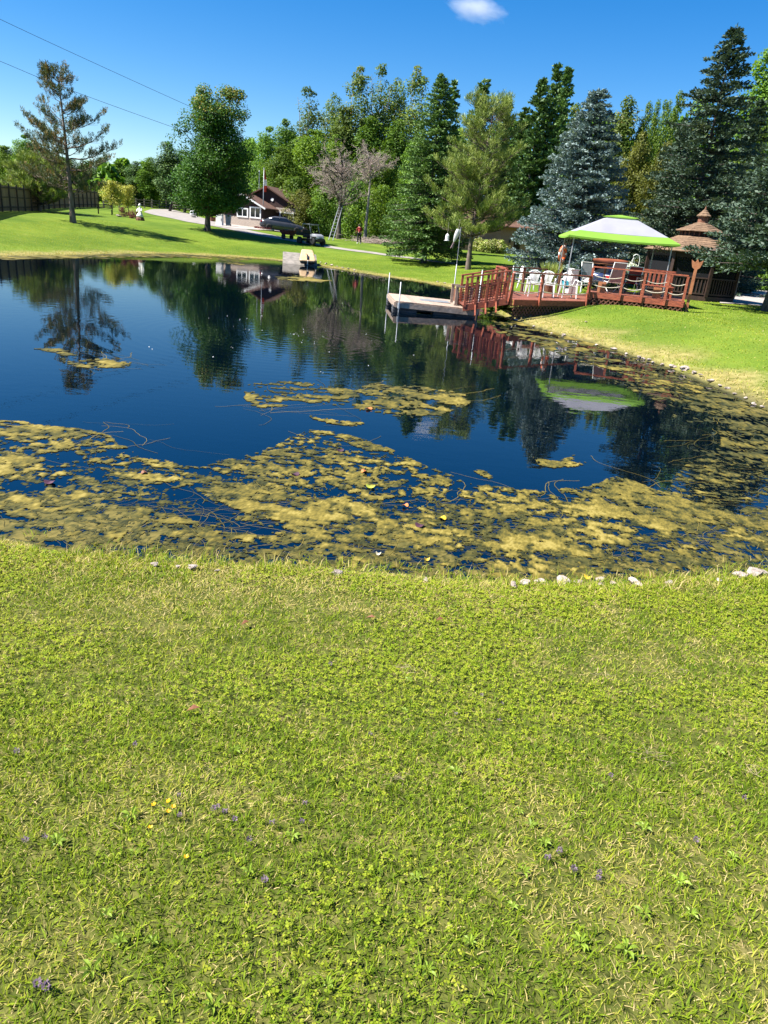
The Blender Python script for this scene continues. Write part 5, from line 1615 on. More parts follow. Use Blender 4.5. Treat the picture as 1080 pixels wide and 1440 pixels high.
def sedan(loc, rz, paint, label, scale=1.0):
    t = thing('parked_car', loc, rz, label, 'car')
    t.scale = (scale,) * 3

    def sec(x, w, zl, zh, tw):
        return [(x, -w * 0.90, zl), (x, -w, zl + 0.18), (x, -w * 0.985, zh - 0.18), (x, -w * tw, zh), (x, w * tw, zh), (x, w * 0.985, zh - 0.18), (x, w, zl + 0.18), (x, w * 0.90, zl)]
    m = MB(); m.loft([sec(-2.30, .70, .42, .84, .8), sec(-2.22, .84, .30, .98, .84), sec(-1.7, .90, .22, 1.02, .86), sec(-.6, .91, .20, .99, .88), (sec(.7, .91, .20, .97, .88)), sec(1.5, .89, .22, .90, .86), sec(2.1, .82, .28, .78, .82), sec(2.33, .62, .38, .66, .8)])
    m.build('body', paint, t, True)
    m = MB(); m.loft([[(-1.95, -.72, .98), (-1.95, .72, .98), (1.25, .74, .94), (1.25, -.74, .94)], [(-1.15, -.60, 1.36), (-1.15, .60, 1.36), (.35, .61, 1.38), (.35, -.61, 1.38)], [(-.85, -.52, 1.44), (-.85, .52, 1.44), (.10, .52, 1.45), (.10, -.52, 1.45)]])
    m.build('roof', paint, t, True)
    for s in (-1, 1):
        MB().add([(-1.45, s * .735, 1.02), (-.42, s * .75, 1.01), (-.42, s * .635, 1.33), (-1.0, s * .635, 1.32)], [(0, 1, 2, 3)]).build('window', M_glass, t)
        MB().add([(-.36, s * .75, 1.01), (.95, s * .765, .99), (.30, s * .64, 1.33), (-.36, s * .636, 1.34)], [(0, 1, 2, 3)]).build('window', M_glass, t)
        for k in (-1.42, 1.42): wheel(t, k, s * .855, .33, .20, s)
        MB().box((-2.20, s * .66, .82), (.16, .36, .16)).build('tail_light', M_taillight, t, bevel=0.02)
        MB().box((2.12, s * .60, .66), (.2, .34, .12)).build('headlight', M_white, t, bevel=0.02)
    MB().add([(-1.93, -.62, 1.03), (-1.93, .62, 1.03), (-1.2, .52, 1.36), (-1.2, -.52, 1.36)], [(0, 1, 2, 3)]).build('rear_window', M_glass, t)
    MB().add([(1.22, -.66, .99), (1.22, .66, .99), (.40, .54, 1.37), (.40, -.54, 1.37)], [(3, 2, 1, 0)]).build('windscreen', M_glass, t)
    MB().box((-2.29, 0, .52), (.10, 1.4, .14)).build('bumper', M_black, t, bevel=0.03)
    return t


cb = at_y(397, 322, 78.6); cb[2] = terrain(cb[0], cb[1])
grey_car = sedan((cb[0], cb[1], cb[2] + 0.01), R(14), M_carpaint, 'dark grey sedan parked in front of the brown house')

grey_car.rotation_euler[1] = 0.037
ub = cast(437, 344)
U = thing('utility_vehicle', (ub[0], ub[1], ub[2]), R(-40), 'grey four wheel utility vehicle with roll cage on the gravel path', 'utility vehicle')
U.scale = (0.90,) * 3
MB().loft([[(.45, -.55, .55), (.45, .55, .55), (.45, .55, .95), (.45, -.55, .95)], [(.85, -.60, .50), (.85, .60, .50), (.85, .56, 1.02), (.85, -.56, 1.02)], [(1.25, -.52, .50), (1.25, .52, .50), (1.25, .48, .90), (1.25, -.48, .90)], [(1.38, -.42, .55), (1.38, .42, .55), (1.38, .40, .74), (1.38, -.40, .74)]]).build('hood', M_grey, U, True, 0.03)
MB().box((0.0, 0, .42), (2.3, .8, .22)).build('chassis', M_black, U); MB().box((0.05, 0, .53), (1.0, 1.3, .06)).build('floor_pan', M_black, U)
MB().box((-.30, 0, .75), (.55, 1.2, .32)).build('seat', M_black, U, bevel=0.04); MB().box((-.58, 0, 1.08), (.12, 1.2, .45)).build('seat_back', M_black, U, bevel=0.04)
m = MB(); m.box((-1.05, 0, .78), (.9, 1.3, .06))
for s in (-1, 1): m.box((-1.05, s * .63, .93), (.9, .05, .26))
m.box((-1.48, 0, .93), (.05, 1.2, .26)); m.box((-.63, 0, .93), (.05, 1.2, .26)); m.build('cargo_bed', M_black, U)
m = MB()
for s in (-1, 1):
    m.tube([(.62, s * .58, .9), (.30, s * .56, 1.78), (-.60, s * .56, 1.80), (-.66, s * .58, .8)], .032, 8)
m.tube([(.30, -.56, 1.78), (.30, .56, 1.78)], .03, 8); m.tube([(-.60, -.56, 1.80), (-.60, .56, 1.80)], .03, 8); m.build('roll_cage', M_grey, U, True)
MB().box((-.12, 0, 1.84), (1.05, 1.25, .05)).build('roof', M_grey, U, bevel=0.02)
MB().torus((.28, .28, 1.06), .15, .02, 18, 6, Matrix.Rotation(R(60), 3, 'Y')).build('steering_wheel', M_black, U)
for s in (-1, 1):
    MB().lathe([(.02, .03), (.09, .02), (.09, -.05)], 12, (1.36, s * .30, .66), axis='X').build('headlight', M_white, U)
    for k in (-.95, .98): wheel(U, k, s * .62, .33, .26, s, M_black)
    MB().box((.98, s * .62, .74), (.62, .22, .06)).build('fender', M_black, U, bevel=0.02)
MB().box((1.40, 0, .52), (.08, .9, .22)).build('bumper', M_black, U)
sk = thing('sack', V3(ub) + Matrix.Rotation(R(-40), 3, 'Z') @ Vector((-.95, 0.1, .74)), R(-30), 'orange sack lying in the utility vehicle cargo bed', 'sack')
M_sack = surf('orange_sack', (0.55, 0.20, 0.09), scale=8, rough=0.8)
MB().loft([ell(0, .26, .22), ell(.12, .36, .30), ell(.34, .32, .26), ell(.52, .22, .18), ell(.60, .08, .07)]).build('sack_body', M_sack, sk, True)

tb = cast(405, 336.5)
Tr = thing('cart_trailer', (tb[0], tb[1], tb[2]), R(-40), 'dark red tipping cart trailer hitched behind the utility vehicle', 'trailer')
Tr.scale = (0.86,) * 3
M_cartred = surf('cart_red', (0.15, 0.028, 0.020), (0.09, 0.018, 0.014), scale=5, rough=0.6)
m = MB(); lo_ = [(-.55, -.42, .45), (.55, -.42, .45), (.55, .42, .45), (-.55, .42, .45)]; hi_ = [(-.85, -.58, .88), (.70, -.58, .88), (.70, .58, .88), (-.85, .58, .88)]; hi2 = [(-.80, -.53, .88), (.65, -.53, .88), (.65, .53, .88), (-.80, .53, .88)]; lo2 = [(-.5, -.37, .49), (.5, -.37, .49), (.5, .37, .49), (-.5, .37, .49)]
m.loft([lo_, hi_, hi2, lo2]); m.build('tub', M_cartred, Tr)
MB().beam((.5, 0, .42), (1.6, 0, .42), .06, .06).build('tow_bar', M_black, Tr)
MB().tube([(-.1, -.6, .24), (-.1, .6, .24)], .03, 8).build('axle', M_black, Tr)
for s in (-1, 1): wheel(Tr, -.1, s * .55, .25, .2, s, M_cartred); MB().box((-.1, s * .40, .36), (.12, .05, .24)).build('bracket', M_black, Tr)
rg = np.random.default_rng(12)
n_ = 160; P0 = np.column_stack([rg.uniform(-.7, .55, n_), rg.uniform(-.42, .42, n_), rg.uniform(.70, .98, n_)]); d_ = rand_unit(n_, rg) * np.array([1, 1, .25])
V_, Q_ = segs(P0 - d_ * .22, P0 + d_ * .22, .016, .008, 4)
ll_ = obj('cut_branches', np_mesh('cut_branches', V_, Q_, tint=np.repeat(rg.random(n_), 8)), leafmat('cut_wood', [(0, (0.30, 0.14, 0.06)), (1, (0.50, 0.30, 0.16))], trans=0, vary=0))
ll_.location = Tr.location; ll_.rotation_euler = Tr.rotation_euler; ll_.scale = Tr.scale
tag(ll_, 'heap of cut orange brown branches loaded in the cart trailer', 'branches', kind='stuff')

# car behind the deck with a canoe on its roof
cb2 = np.array([at_y(853, 372, 38.0)[0], 38.0]); cz = terrain(*cb2)
sedan((cb2[0], cb2[1], cz), R(62), M_carblue, 'dark blue car with red tail lights parked behind the deck', 0.82)
cn = thing('canoe', (cb2[0] + 0.25, cb2[1] + 0.2, cz + 1.21), R(48), 'red brown canoe lying upside down on the blue car roof', 'canoe')
m = MB(); rings = []
for i in range(13):
    u_ = -1 + 2 * i / 12; w_ = 0.40 * (1 - abs(u_) ** 2.4) + 0.015; hgt = 0.26 - 0.06 * abs(u_) ** 3
    rings.append([(u_ * 1.9, w_ * math.cos(a_), 0.02 + hgt * max(0, math.sin(a_)) ** 0.7) for a_ in np.linspace(0, math.pi, 9)])
m.loft(rings, closed=False, cap=False); m.build('hull', surf('canoe_red', (0.34, 0.10, 0.045), scale=2, rough=0.5), cn, True)
m = MB()
for s in (-1, 1): m.tube([(-1.9 + 3.8 * i / 12, s * (0.40 * (1 - abs(-1 + 2 * i / 12) ** 2.4) + 0.015), 0.02) for i in range(13)], .02, 6)
m.build('gunwale', M_orangewood, cn)

# ------------------------------------------------------------------ boat ramp and pedal boat
rp = [cast(402, 350), cast(448, 353)]
a0_, a1_ = at_z(398, 372, WZ - 0.05), at_z(447, 376, WZ - 0.05)
dirx = (a1_ - a0_)[:2]; wR = np.linalg.norm(dirx); ang = math.atan2(dirx[1], dirx[0])
rm = thing('boat_ramp', (a0_[0], a0_[1], WZ), ang, 'sloping pale concrete slab running into the water at the far bank', 'ramp')
MB().prism_x([(-0.4, -0.30), (2.9, 0.66), (2.9, -0.6), (-0.4, -0.6)], 0.0, wR * 0.52).build('slab', M_concrete, rm)
MB().prism_x([(-0.4, -0.32), (2.88, 0.64), (2.88, -0.6), (-0.4, -0.6)], wR * 0.525, wR).build('slab', M_concrete, rm)
mid = V3(a0_, WZ) + Matrix.Rotation(ang, 3, 'Z') @ Vector((wR * 0.70, 0.15, 0.0))
pb = thing('pedal_boat', mid, ang, 'beige pedal boat with black underside hauled up on the concrete ramp', 'boat')
pb.scale = (0.86, 0.78, 0.80)
tiltM = Matrix.Rotation(R(21), 3, 'X')


def rrect(hx, y0, y1, z, r_=0.22, n=4):
    out = []
    for cx, cy, a0 in ((hx - r_, y1 - r_, 0), (-hx + r_, y1 - r_, 90), (-hx + r_, y0 + r_, 180), (hx - r_, y0 + r_, 270)):
        for k in range(n + 1):
            a = R(a0 + 90 * k / n); yy_ = cy + r_ * math.sin(a); out.append(((cx + r_ * math.cos(a)) * (1 - 0.14 * yy_), yy_, z))
    return [tiltM @ Vector(p) for p in out]


MB().loft([rrect(.56, 0.05, 2.15, .10), rrect(.62, 0, 2.2, .22), rrect(.62, 0, 2.2, .30)]).build('underside', M_black, pb, True)
MB().loft([rrect(.63, -0.01, 2.21, .30), rrect(.65, -.03, 2.24, .40), rrect(.61, .02, 2.18, .46), rrect(.50, .12, 2.05, .47)]).build('deck', M_boat, pb, True)
for s in (-1, 1):
    MB().loft([[tiltM @ Vector(p) for p in ((s * .30 - .2, .9, .46), (s * .30 + .2, .9, .46), (s * .30 + .2, 1.35, .46), (s * .30 - .2, 1.35, .46))], [tiltM @ Vector(p) for p in ((s * .30 - .18, 1.15, .55), (s * .30 + .18, 1.15, .55), (s * .30 + .18, 1.35, .55), (s * .30 - .18, 1.35, .55))]]).build('seat', M_boat, pb, bevel=0.03)
MB().loft([[tiltM @ Vector(p) for p in ((-.06, .05, .46), (.06, .05, .46), (.06, .85, .46), (-.06, .85, .46))], [tiltM @ Vector(p) for p in ((-.05, .12, .60), (.05, .12, .60), (.05, .8, .62), (-.05, .8, .62))]]).build('console', M_black, pb)
MB().tube([tiltM @ Vector((0, -.04, .06)), tiltM @ Vector((0, -.04, .45))], .035, 8).build('rudder_post', M_white, pb)

# ------------------------------------------------------------------ ladder, person, brush pile
ybt = cast(475, 336)[1]
l0 = cast(465, 338); l0[1] = min(l0[1], ybt - 1.0); l0[2] = terrain(l0[0], l0[1]); l1 = at_y(479.5, 289, ybt - 0.30)
ld = thing('ladder', l0, 0, 'aluminium ladder leaning against the dead tree trunk', 'ladder')
dv = V3(l1) - V3(l0); sdv = dv.cross(Vector((0, 1, 0.0))).cross(dv).normalized(); sdv = Vector((1, 0.2, 0)).normalized()
for s in (-.21, .21): MB().beam(sdv * s, dv + sdv * s * 0.85, .05, .07).build('rail', M_metal, ld)
for k in range(11):
    c_ = dv * ((k + .7) / 11.5); MB().tube([c_ - sdv * .2, c_ + sdv * .2], .018, 6).build('rung', M_metal, ld)


def skin_obj(name, verts, edges, radii, mat, parent, root=0, sub=2):
    me = bpy.data.meshes.new(name); me.from_pydata([Vector(v) for v in verts], edges, []); me.update()
    o = obj(name, me, mat, parent)
    md = o.modifiers.new('skin', 'SKIN'); md.use_smooth_shade = True
    for i, r_ in enumerate(radii):
        sv = me.skin_vertices[0].data[i]; sv.radius = (r_, r_) if not hasattr(r_, '__len__') else r_; sv.use_root = (i == root)
    sb = o.modifiers.new('sub', 'SUBSURF'); sb.levels = sub; sb.render_levels = sub
    return o


pbp = cast(504.5, 342.5)
PE = thing('person', pbp, R(200), 'person in a red top and black trousers bending beside the brush pile', 'person')
vv = [(0, 0, .92), (0, -.03, 1.12), (0, -.10, 1.32), (0, -.15, 1.42), (0, -.19, 1.49), (0, -.23, 1.58), (0, -.25, 1.66),
      (.10, 0, .88), (.12, -.03, .50), (.13, .05, .09), (.14, -.10, .04), (-.10, 0, .88), (-.13, .02, .50), (-.16, .12, .09), (-.17, -.02, .04),
      (.17, -.12, 1.38), (.25, -.20, 1.12), (.24, -.38, .95), (.23, -.45, .90), (-.17, -.12, 1.38), (-.26, -.18, 1.12), (-.25, -.34, .92), (-.24, -.41, .87)]
ee = [(0, 1), (1, 2), (2, 3), (3, 4), (4, 5), (5, 6), (0, 7), (7, 8), (8, 9), (9, 10), (0, 11), (11, 12), (12, 13), (13, 14), (3, 15), (15, 16), (16, 17), (17, 18), (3, 19), (19, 20), (20, 21), (21, 22)]
rr_ = [.13, .125, .14, .085, .055, .095, .07, .085, .06, .04, .04, .085, .06, .04, .04, .055, .042, .032, .036, .055, .042, .032, .036]
skin_obj('body', vv, ee, rr_, M_skin, PE)
skin_obj('shirt', [vv[i] for i in (0, 1, 2, 3, 15, 16, 19, 20)], [(0, 1), (1, 2), (2, 3), (3, 4), (4, 5), (3, 6), (6, 7)], [.150, .148, .16, .10, .075, .062, .075, .062], M_shirt, PE)
skin_obj('trousers', [vv[i] for i in (0, 7, 8, 9, 11, 12, 13)], [(0, 1), (1, 2), (2, 3), (0, 4), (4, 5), (5, 6)], [.142, .10, .078, .06, .10, .078, .06], M_trouser, PE)
MB().loft([ell(1.58, .085, .09, 0, -.215), ell(1.64, .098, .105, 0, -.235), ell(1.72, .085, .09, 0, -.25), ell(1.765, .03, .03, 0, -.25)]).build('hair', M_hair, PE, True)
for s in (.14, -.17): MB().loft([[(s - .05, -.16, .0), (s + .05, -.16, 0), (s + .05, .10, 0), (s - .05, .10, 0)], [(s - .04, -.14, .07), (s + .04, -.14, .07), (s + .04, .10, .11), (s - .04, .10, .11)]]).build('shoe', M_white, PE, bevel=0.02)
bp_ = cast(527, 343); bp_ = np.array([bp_[0], bp_[1] + 1.0, terrain(bp_[0], bp_[1] + 1.0)])
n_ = 700; P0 = np.column_stack([rg.normal(0, 1.15, n_), rg.normal(0, 0.7, n_), np.abs(rg.normal(0, .26, n_))]); d_ = rand_unit(n_, rg) * np.array([1, 1, .35])
V_, Q_ = segs(P0 - d_ * .4, P0 + d_ * .4, .014, .006, 3)
br_ = obj('brush_pile', np_mesh('brush_pile', V_, Q_, tint=np.repeat(rg.random(n_), 6)), M_dead_twig); br_.location = V3(bp_)
tag(br_, 'low brown pile of cut brush beside the person in red', 'brush pile', kind='stuff')
tbp = cast(540, 337)
t = thing('work_table', tbp, R(8), 'pale metal frame table standing behind the brush pile', 'table')
MB().box((0.4, 0, .86), (2.0, .7, .05)).build('table_top', M_metal, t)
for sx in (-.55, 1.35):
    for sy in (-.3, .3): MB().box((sx, sy, .42), (.05, .05, .84)).build('leg', M_metal, t)
t = thing('water_drum', cast(514.5, 337.5), 0, 'pale blue grey drum at the foot of the bare dead trunk', 'drum')
MB().lathe([(.25, 0), (.28, .04), (.28, .42), (.295, .45), (.28, .48), (.28, .88), (.295, .91), (.24, .94)], 18).build('barrel', M_grey, t, True); MB().lathe([(.24, .94), (.22, .97), (.02, .97)], 18).build('lid', M_bin, t)

# ------------------------------------------------------------------ brick house behind the pine
kb = cast(716, 357); kx0 = at_y(648, 350, kb[1])[0]; kx1 = at_y(737, 350, kb[1])[0]
K = thing('brick_house', (kb[0], kb[1], kb[2]), R(2), 'low red brick house half hidden behind the yellow green pine', 'house')
x0, x1 = kx0 - kb[0] - 1.5, kx1 - kb[0] + 1.2
xd0 = 0.35; xd1 = 1.05
m = MB(); m.box(((x0 + xd0) / 2, 2.5, 1.1), (xd0 - x0, 5, 3.2)); m.build('wall', M_brickred, K)
m = MB(); m.box(((x1 + xd1) / 2, 2.5, 1.1), (x1 - xd1, 5, 3.2)); m.box(((xd0 + xd1) / 2, 2.6, 2.35), (xd1 - xd0 + 0.01, 4.8, 0.7)); m.build('wall', M_brickred, K)
dr_ = MB().box(((xd0 + xd1) / 2, 0.15, 0.9), (xd1 - xd0 - 0.01, 0.06, 2.2)).build('door', M_siding, K); MB().box((xd1 - 0.1, 0.09, 0.9), (0.03, 0.06, 0.12)).build('handle', M_chrome, dr_)
window(K, -4.4, -3.5, 0.9, 1.9, -0.03, 1)
MB().box((-0.15, -0.10, 1.25), (0.16, 0.16, 0.30)).build('wall_lamp', M_black, K)
MB().prism_x([(-0.6, 2.6), (2.5, 4.0), (5.6, 2.6), (5.6, 2.7), (2.5, 4.15), (-0.6, 2.7)], x0 - 0.4, x1 + 0.4).build('roof', M_roofbrown, K)
M_hydr = leafmat('hydrangea', [(0, (0.14, 0.22, 0.03)), (0.6, (0.30, 0.36, 0.08)), (0.75, (0.55, 0.50, 0.28)), (1, (0.70, 0.62, 0.40))], trans=0.3)
for k, (px, py) in enumerate([(682, 354), (692, 355), (702, 356), (672, 352.5)]):
    dh = broadleaf(1.35, 0.02, [(0, .75), (.5, .95), (1, .35)], 22, 55, 0.15, 700 + k, trunk_r=0.03, clump_r=0.34)
    plant_tree('hydrangea', cast(px, py + 1), dh, M_stem, M_hydr, ['pale flowering hydrangea beside the pine trunk', 'pale flowering hydrangea in the middle of the brick house bed', 'pale flowering hydrangea nearest the brick house door', 'pale flowering hydrangea under the brick house window'][k], cat='shrub', trunk='stem')

# ------------------------------------------------------------------ floating dock
LF, RF = at_z(555, 438.5, WZ), at_z(668, 447.5, WZ)
dx = (RF - LF)[:2]; wD = float(np.linalg.norm(dx)); aD = math.atan2(dx[1], dx[0])
DK = thing('floating_dock', (LF[0], LF[1], WZ), aD, 'square timber floating dock on black floats at the end of the red footbridge', 'dock')
LBp = at_z(540, 409.5, WZ + 0.42)
dD = float(np.clip((LBp - LF)[:2] @ np.array([-math.sin(aD), math.cos(aD)]), 2.2, 3.6))
zt, slope = 0.35, -0.07 / wD
np_ = int(wD / 0.145)
for k in range(np_):
    xx = (k + .5) * wD / np_
    MB().box((xx, dD / 2, zt + slope * xx), (wD / np_ - 0.012, dD, 0.035)).build('plank', M_greywood, DK)
for nm, a_, b_ in (('fascia', (0, -.02), (wD, -.02)), ('fascia', (0, dD + .02), (wD, dD + .02)), ('fascia', (-.02, 0), (-.02, dD)), ('fascia', (wD + .02, 0), (wD + .02, dD))):
    MB().beam((a_[0], a_[1], zt - .11 + slope * a_[0]), (b_[0], b_[1], zt - .11 + slope * b_[0]), .04, .17).build(nm, M_greywood, DK)
for xx in (0.35, 1.75, wD - 0.40):
    for yy in (0.32, dD - 0.4):
        m = MB(); m.box((xx, yy, 0.02), (0.82, 0.55, 0.36))
        for k in range(4): m.box((xx, yy, -0.10 + 0.09 * k), (0.85, 0.58, 0.03))
        m.build('float', M_float, DK, bevel=0.02)
for xx in (1.05, 2.45): MB().box((xx, 0.4, 0.16), (0.5, 0.06, 0.24)).build('cross_brace', M_black, DK)
MB().box((1.55, 1.6, zt + .025 + slope * 1.55), (1.1, .8, .012)).build('mat', M_grey, DK)
poles = [((543, 383), 0.0, dD + 0.07, 0.95), ((557, 396), 0.12, -0.07, 0.95), ((648, 372), wD - 0.3, dD + 0.07, 1.5), ((673, 379), wD + 0.07, 0.10, 1.55)]
for (pp, xx, yy, hp) in poles:
    base = V3(LF, WZ) + Matrix.Rotation(aD, 3, 'Z') @ Vector((xx, yy, 0))
    top = at_y(pp[0], pp[1], base.y)[2] - WZ
    pl = MB().tube([(xx, yy, -0.9), (xx, yy, top)], .020, 10).build('pole', M_metal, DK, True)
    MB().tube([(xx, yy, zt - .22), (xx, yy, zt - .04)], .05, 10).build('collar', M_metal, pl)
base = V3(LF, WZ) + Matrix.Rotation(aD, 3, 'Z') @ Vector((wD - 0.3, dD + 0.07, 0))
MB().tube([(wD - 0.3, dD + 0.07, 1.2), (wD - 0.3, dD + 0.07, at_y(656, 320, base.y)[2] - WZ)], .012, 8).build('mast', M_metal, DK)
ln = thing('lantern', V3(LF, WZ) + Matrix.Rotation(aD, 3, 'Z') @ Vector((2.25, 0.75, zt + .018 + slope * 2.25)), 0, 'small black lantern standing on the dock planks', 'lantern')
MB().box((0, 0, .02), (.2, .2, .04)).build('base', M_black, ln); MB().lathe([(.06, .04), (.07, .2), (.03, .26)], 8).build('glass', M_glass, ln); MB().lathe([(.09, .26), (.02, .34), (.015, .40)], 8).build('cap', M_black, ln)
bx = thing('dock_box', V3(LF, WZ) + Matrix.Rotation(aD, 3, 'Z') @ Vector((wD - 0.38, 0.85, zt - 0.02)), aD, 'open weathered timber frame at the bridge end of the dock', 'frame')
for sx in (-.28, .22):
    for sy in (-.45, .45): MB().box((sx, sy, .32), (.10, .05, .60)).build('upright', M_greywood, bx)
for sy in (-.45, .45): MB().box((-.03, sy, .64), (.62, .09, .05)).build('rail', M_greywood, bx)

# ------------------------------------------------------------------ deck, footbridge
ZL, ZU = -0.18, 0.17
A = at_z(722, 421.0, ZL); Bq = at_z(824, 423.5, ZL); E = at_z(962, 424.5, ZU)
ax = (Bq - A)[:2]; LAB = float(np.linalg.norm(ax)); ex = ax / LAB; aA = math.atan2(ax[1], ax[0])
ex2 = (E - Bq)[:2]; LU = float(np.linalg.norm(ex2)); aU = math.atan2(ex2[1], ex2[0])


def deck_platform(name, org, ang, Lx, Dy, z, label, posts, back_posts, rope, left_rail, mat=M_redfloor, extra=0.0, shear=0.0):
    t = thing(name, (org[0], org[1], z), ang, label, 'deck')
    n = int(Dy / 0.145)
    pm = MB().box(((Lx + extra) / 2, 0, -0.018), (Lx + extra, 0.137, 0.036)).mesh('plank'); pm.materials.append(mat)
    for k in range(n):
        p = bpy.data.objects.new('plank', pm); link(p, t); p.location = ((k + .5) * 0.145 * shear, (k + .5) * 0.145, 0.002 * ((k * 7) % 3))
    Mw = Matrix.Rotation(ang, 3, 'Z'); O = Vector((org[0], org[1], z))
    gz = lambda x, y: terrain(*(O + Mw @ Vector((x, y, 0))).xy) - z
    MB().box((Lx / 2, -0.025, -0.10), (Lx, 0.045, 0.19)).build('rim_joist', M_red, t)
    MB().beam((-0.03, 0.03, -0.10), (Dy * shear - 0.03, Dy, -0.10), 0.045, 0.19).build('rim_joist', M_red, t)
    MB().box((Lx + 0.025, Dy / 2, -0.10), (0.045, Dy - 0.06, 0.19)).build('rim_joist', M_red, t)
    lat = MB(); s = 0.17
    bot = min(gz(0, 0), gz(Lx, 0), gz(Lx / 2, 0)) - 0.1
    hh = -0.2 - bot
    k = 0
    xx = -hh
    while xx < Lx:
        for sg, yo in ((1, -0.030), (-1, -0.018)):
            xa, xb = (xx, xx + hh); za, zb = (bot, -0.2) if sg > 0 else (-0.2, bot)
            if xa < 0: za = za + (zb - za) * (-xa / hh); xa = 0
            if xb > Lx: zb = za + (zb - za) * ((Lx - xa) / max(xb - xa, 1e-6)); xb = Lx
            if xb - xa > 0.02: lat.beam((xa, yo, za), (xb, yo, zb), 0.010, 0.040)
        xx += s
    lat.build('lattice', M_brownwood, t)
    for x_ in np.linspace(0.1, Lx - 0.1, 4):
        MB().box((x_, Dy - 0.15, (gz(x_, Dy) - 0.15) / 2 - 0.04), (.1, .1, abs(gz(x_, Dy) - 0.1) + .15)).build('footing', M_brownwood, t)
    for x_ in posts:
        MB().box((x_, -0.075, 0.335), (.085, .085, 1.07)).build('post', M_red, t)
    for i in range(len(posts) - 1):
        MB().box(((posts[i] + posts[i + 1]) / 2, -0.075, 0.90), (posts[i + 1] - posts[i] + (0.004 if i % 2 else 0), .10, .045)).build('top_rail', M_red, t)
        if rope:
            for hz in (0.62, 0.30):
                pts = [(posts[i] + (posts[i + 1] - posts[i]) * u, -0.075, hz - 0.09 * (1 - (2 * u - 1) ** 2)) for u in np.linspace(0, 1, 9)]
                MB().tube(pts, .016, 6).build('rope', M_rope, t, True)
    for x_ in back_posts: MB().box((x_ + shear * Dy, Dy - .08, 0.45), (.085, .085, .90)).build('post', M_brownwood, t)
    if len(back_posts) > 1:
        MB().box(((back_posts[0] + back_posts[-1]) / 2 + shear * Dy, Dy - .08, .92), (back_posts[-1] - back_posts[0] + .1, .10, .045)).build('top_rail', M_brownwood, t)
    if left_rail:
        for y_ in left_rail: MB().box((.06 + y_ * shear, y_, .45), (.085, .085, .90)).build('post', M_red, t)
        MB().beam((.06 + left_rail[0] * shear, left_rail[0], .92), (.06 + left_rail[-1] * shear, left_rail[-1], .92), .10, .045).build('top_rail', M_red, t)
    return t


def along(px, py, org, ang, z):
    p = at_z(px, py, z); return float((p - org)[:2] @ np.array([math.cos(ang), math.sin(ang)]))


lp = [along(737, 424.5, A, aA, ZL), along(782, 426, A, aA, ZL), LAB - 0.06]
up_ = [0.06] + [along(px, 424, Bq, aU, ZU) for px in (864, 900, 935)] + [LU - 0.05]
DL = deck_platform('lower_deck', A, aA, LAB, 3.2, ZL, 'lower red brown timber deck with white chairs at the end of the footbridge', lp, [0.3, 1.6, 2.9], True, [1.6, 3.1], extra=2.2, shear=math.tan(aA) * 0.85)
DU = deck_platform('upper_deck', Bq, aU, LU, 3.6, ZU, 'upper timber deck with rope railing under the lime canopy', up_, [0.3, 1.9, LU - 0.4], True, None)
MwL = Matrix.Rotation(aA, 3, 'Z'); MwU = Matrix.Rotation(aU, 3, 'Z')


def onL(x, y, z=0.0): return Vector((A[0], A[1], ZL)) + MwL @ Vector((x, y, z))
def onU(x, y, z=0.0): return Vector((Bq[0], Bq[1], ZU)) + MwU @ Vector((x, y, z))


# footbridge from the dock up to the lower deck
bp1 = at_z(709, 421, ZL); ba_ = R(4)
bp0 = bp1 - np.array([math.cos(ba_), math.sin(ba_), 0]) * 1.38
bp0[2] = at_y(660, 431.5, bp0[1])[2]
bn_ = Vector((-math.sin(ba_), math.cos(ba_), 0)) * 0.60
br0, br1 = V3(bp0) + bn_, V3(bp1) + bn_ + Vector((math.cos(ba_), math.sin(ba_), 0)) * 0.12
BR = thing('footbridge', br0, math.atan2((br1 - br0).y, (br1 - br0).x), 'short red timber footbridge with lattice sides linking dock and deck', 'footbridge')
Lb = (br1 - br0).xy.length; rise = br1.z - br0.z
zb = lambda x: rise * x / Lb
nb_ = int(Lb / 0.14)
for k in range(nb_):
    xx = (k + .5) * Lb / nb_; MB().box((xx, 0, zb(xx) + .02), (Lb / nb_ - .012, 1.15, .035)).build('plank', M_redfloor, BR)
for s in (-1, 1):
    yy = s * .60
    MB().beam((0, yy, -.06), (Lb, yy, zb(Lb) - .06), .05, .20).build('side_beam', M_red, BR)
    MB().beam((0, yy, .94), (Lb, yy, zb(Lb) + .94), .10, .05).build('top_rail', M_red, BR)
    MB().beam((0, yy, .60), (Lb, yy, zb(Lb) + .60), .04, .05).build('mid_rail', M_red, BR)
    for k in range(5):
        xx = 0.05 + (Lb - .1) * k / 4; MB().box((xx, yy, zb(xx) + .45), (.075, .075, .94)).build('post', M_red, BR)
        if s < 0 and k in (1, 2, 3): MB().beam((xx, yy - .05, zb(xx) - .02), (xx, yy - .30, zb(xx) - .34), .04, .07).build('brace', M_red, BR)
    lt_ = MB(); k = 0
    for k in range(int(Lb / 0.085)):
        xx = 0.04 + k * 0.085; lt_.box((xx, yy, zb(xx) + .32), (.030, .012, .52))
    for k in range(6): lt_.beam((0.03, yy + .012, .10 + k * .085), (Lb - .03, yy + .012, zb(Lb) + .10 + k * .085), .010, .030)
    lt_.build('lattice', M_red, BR)


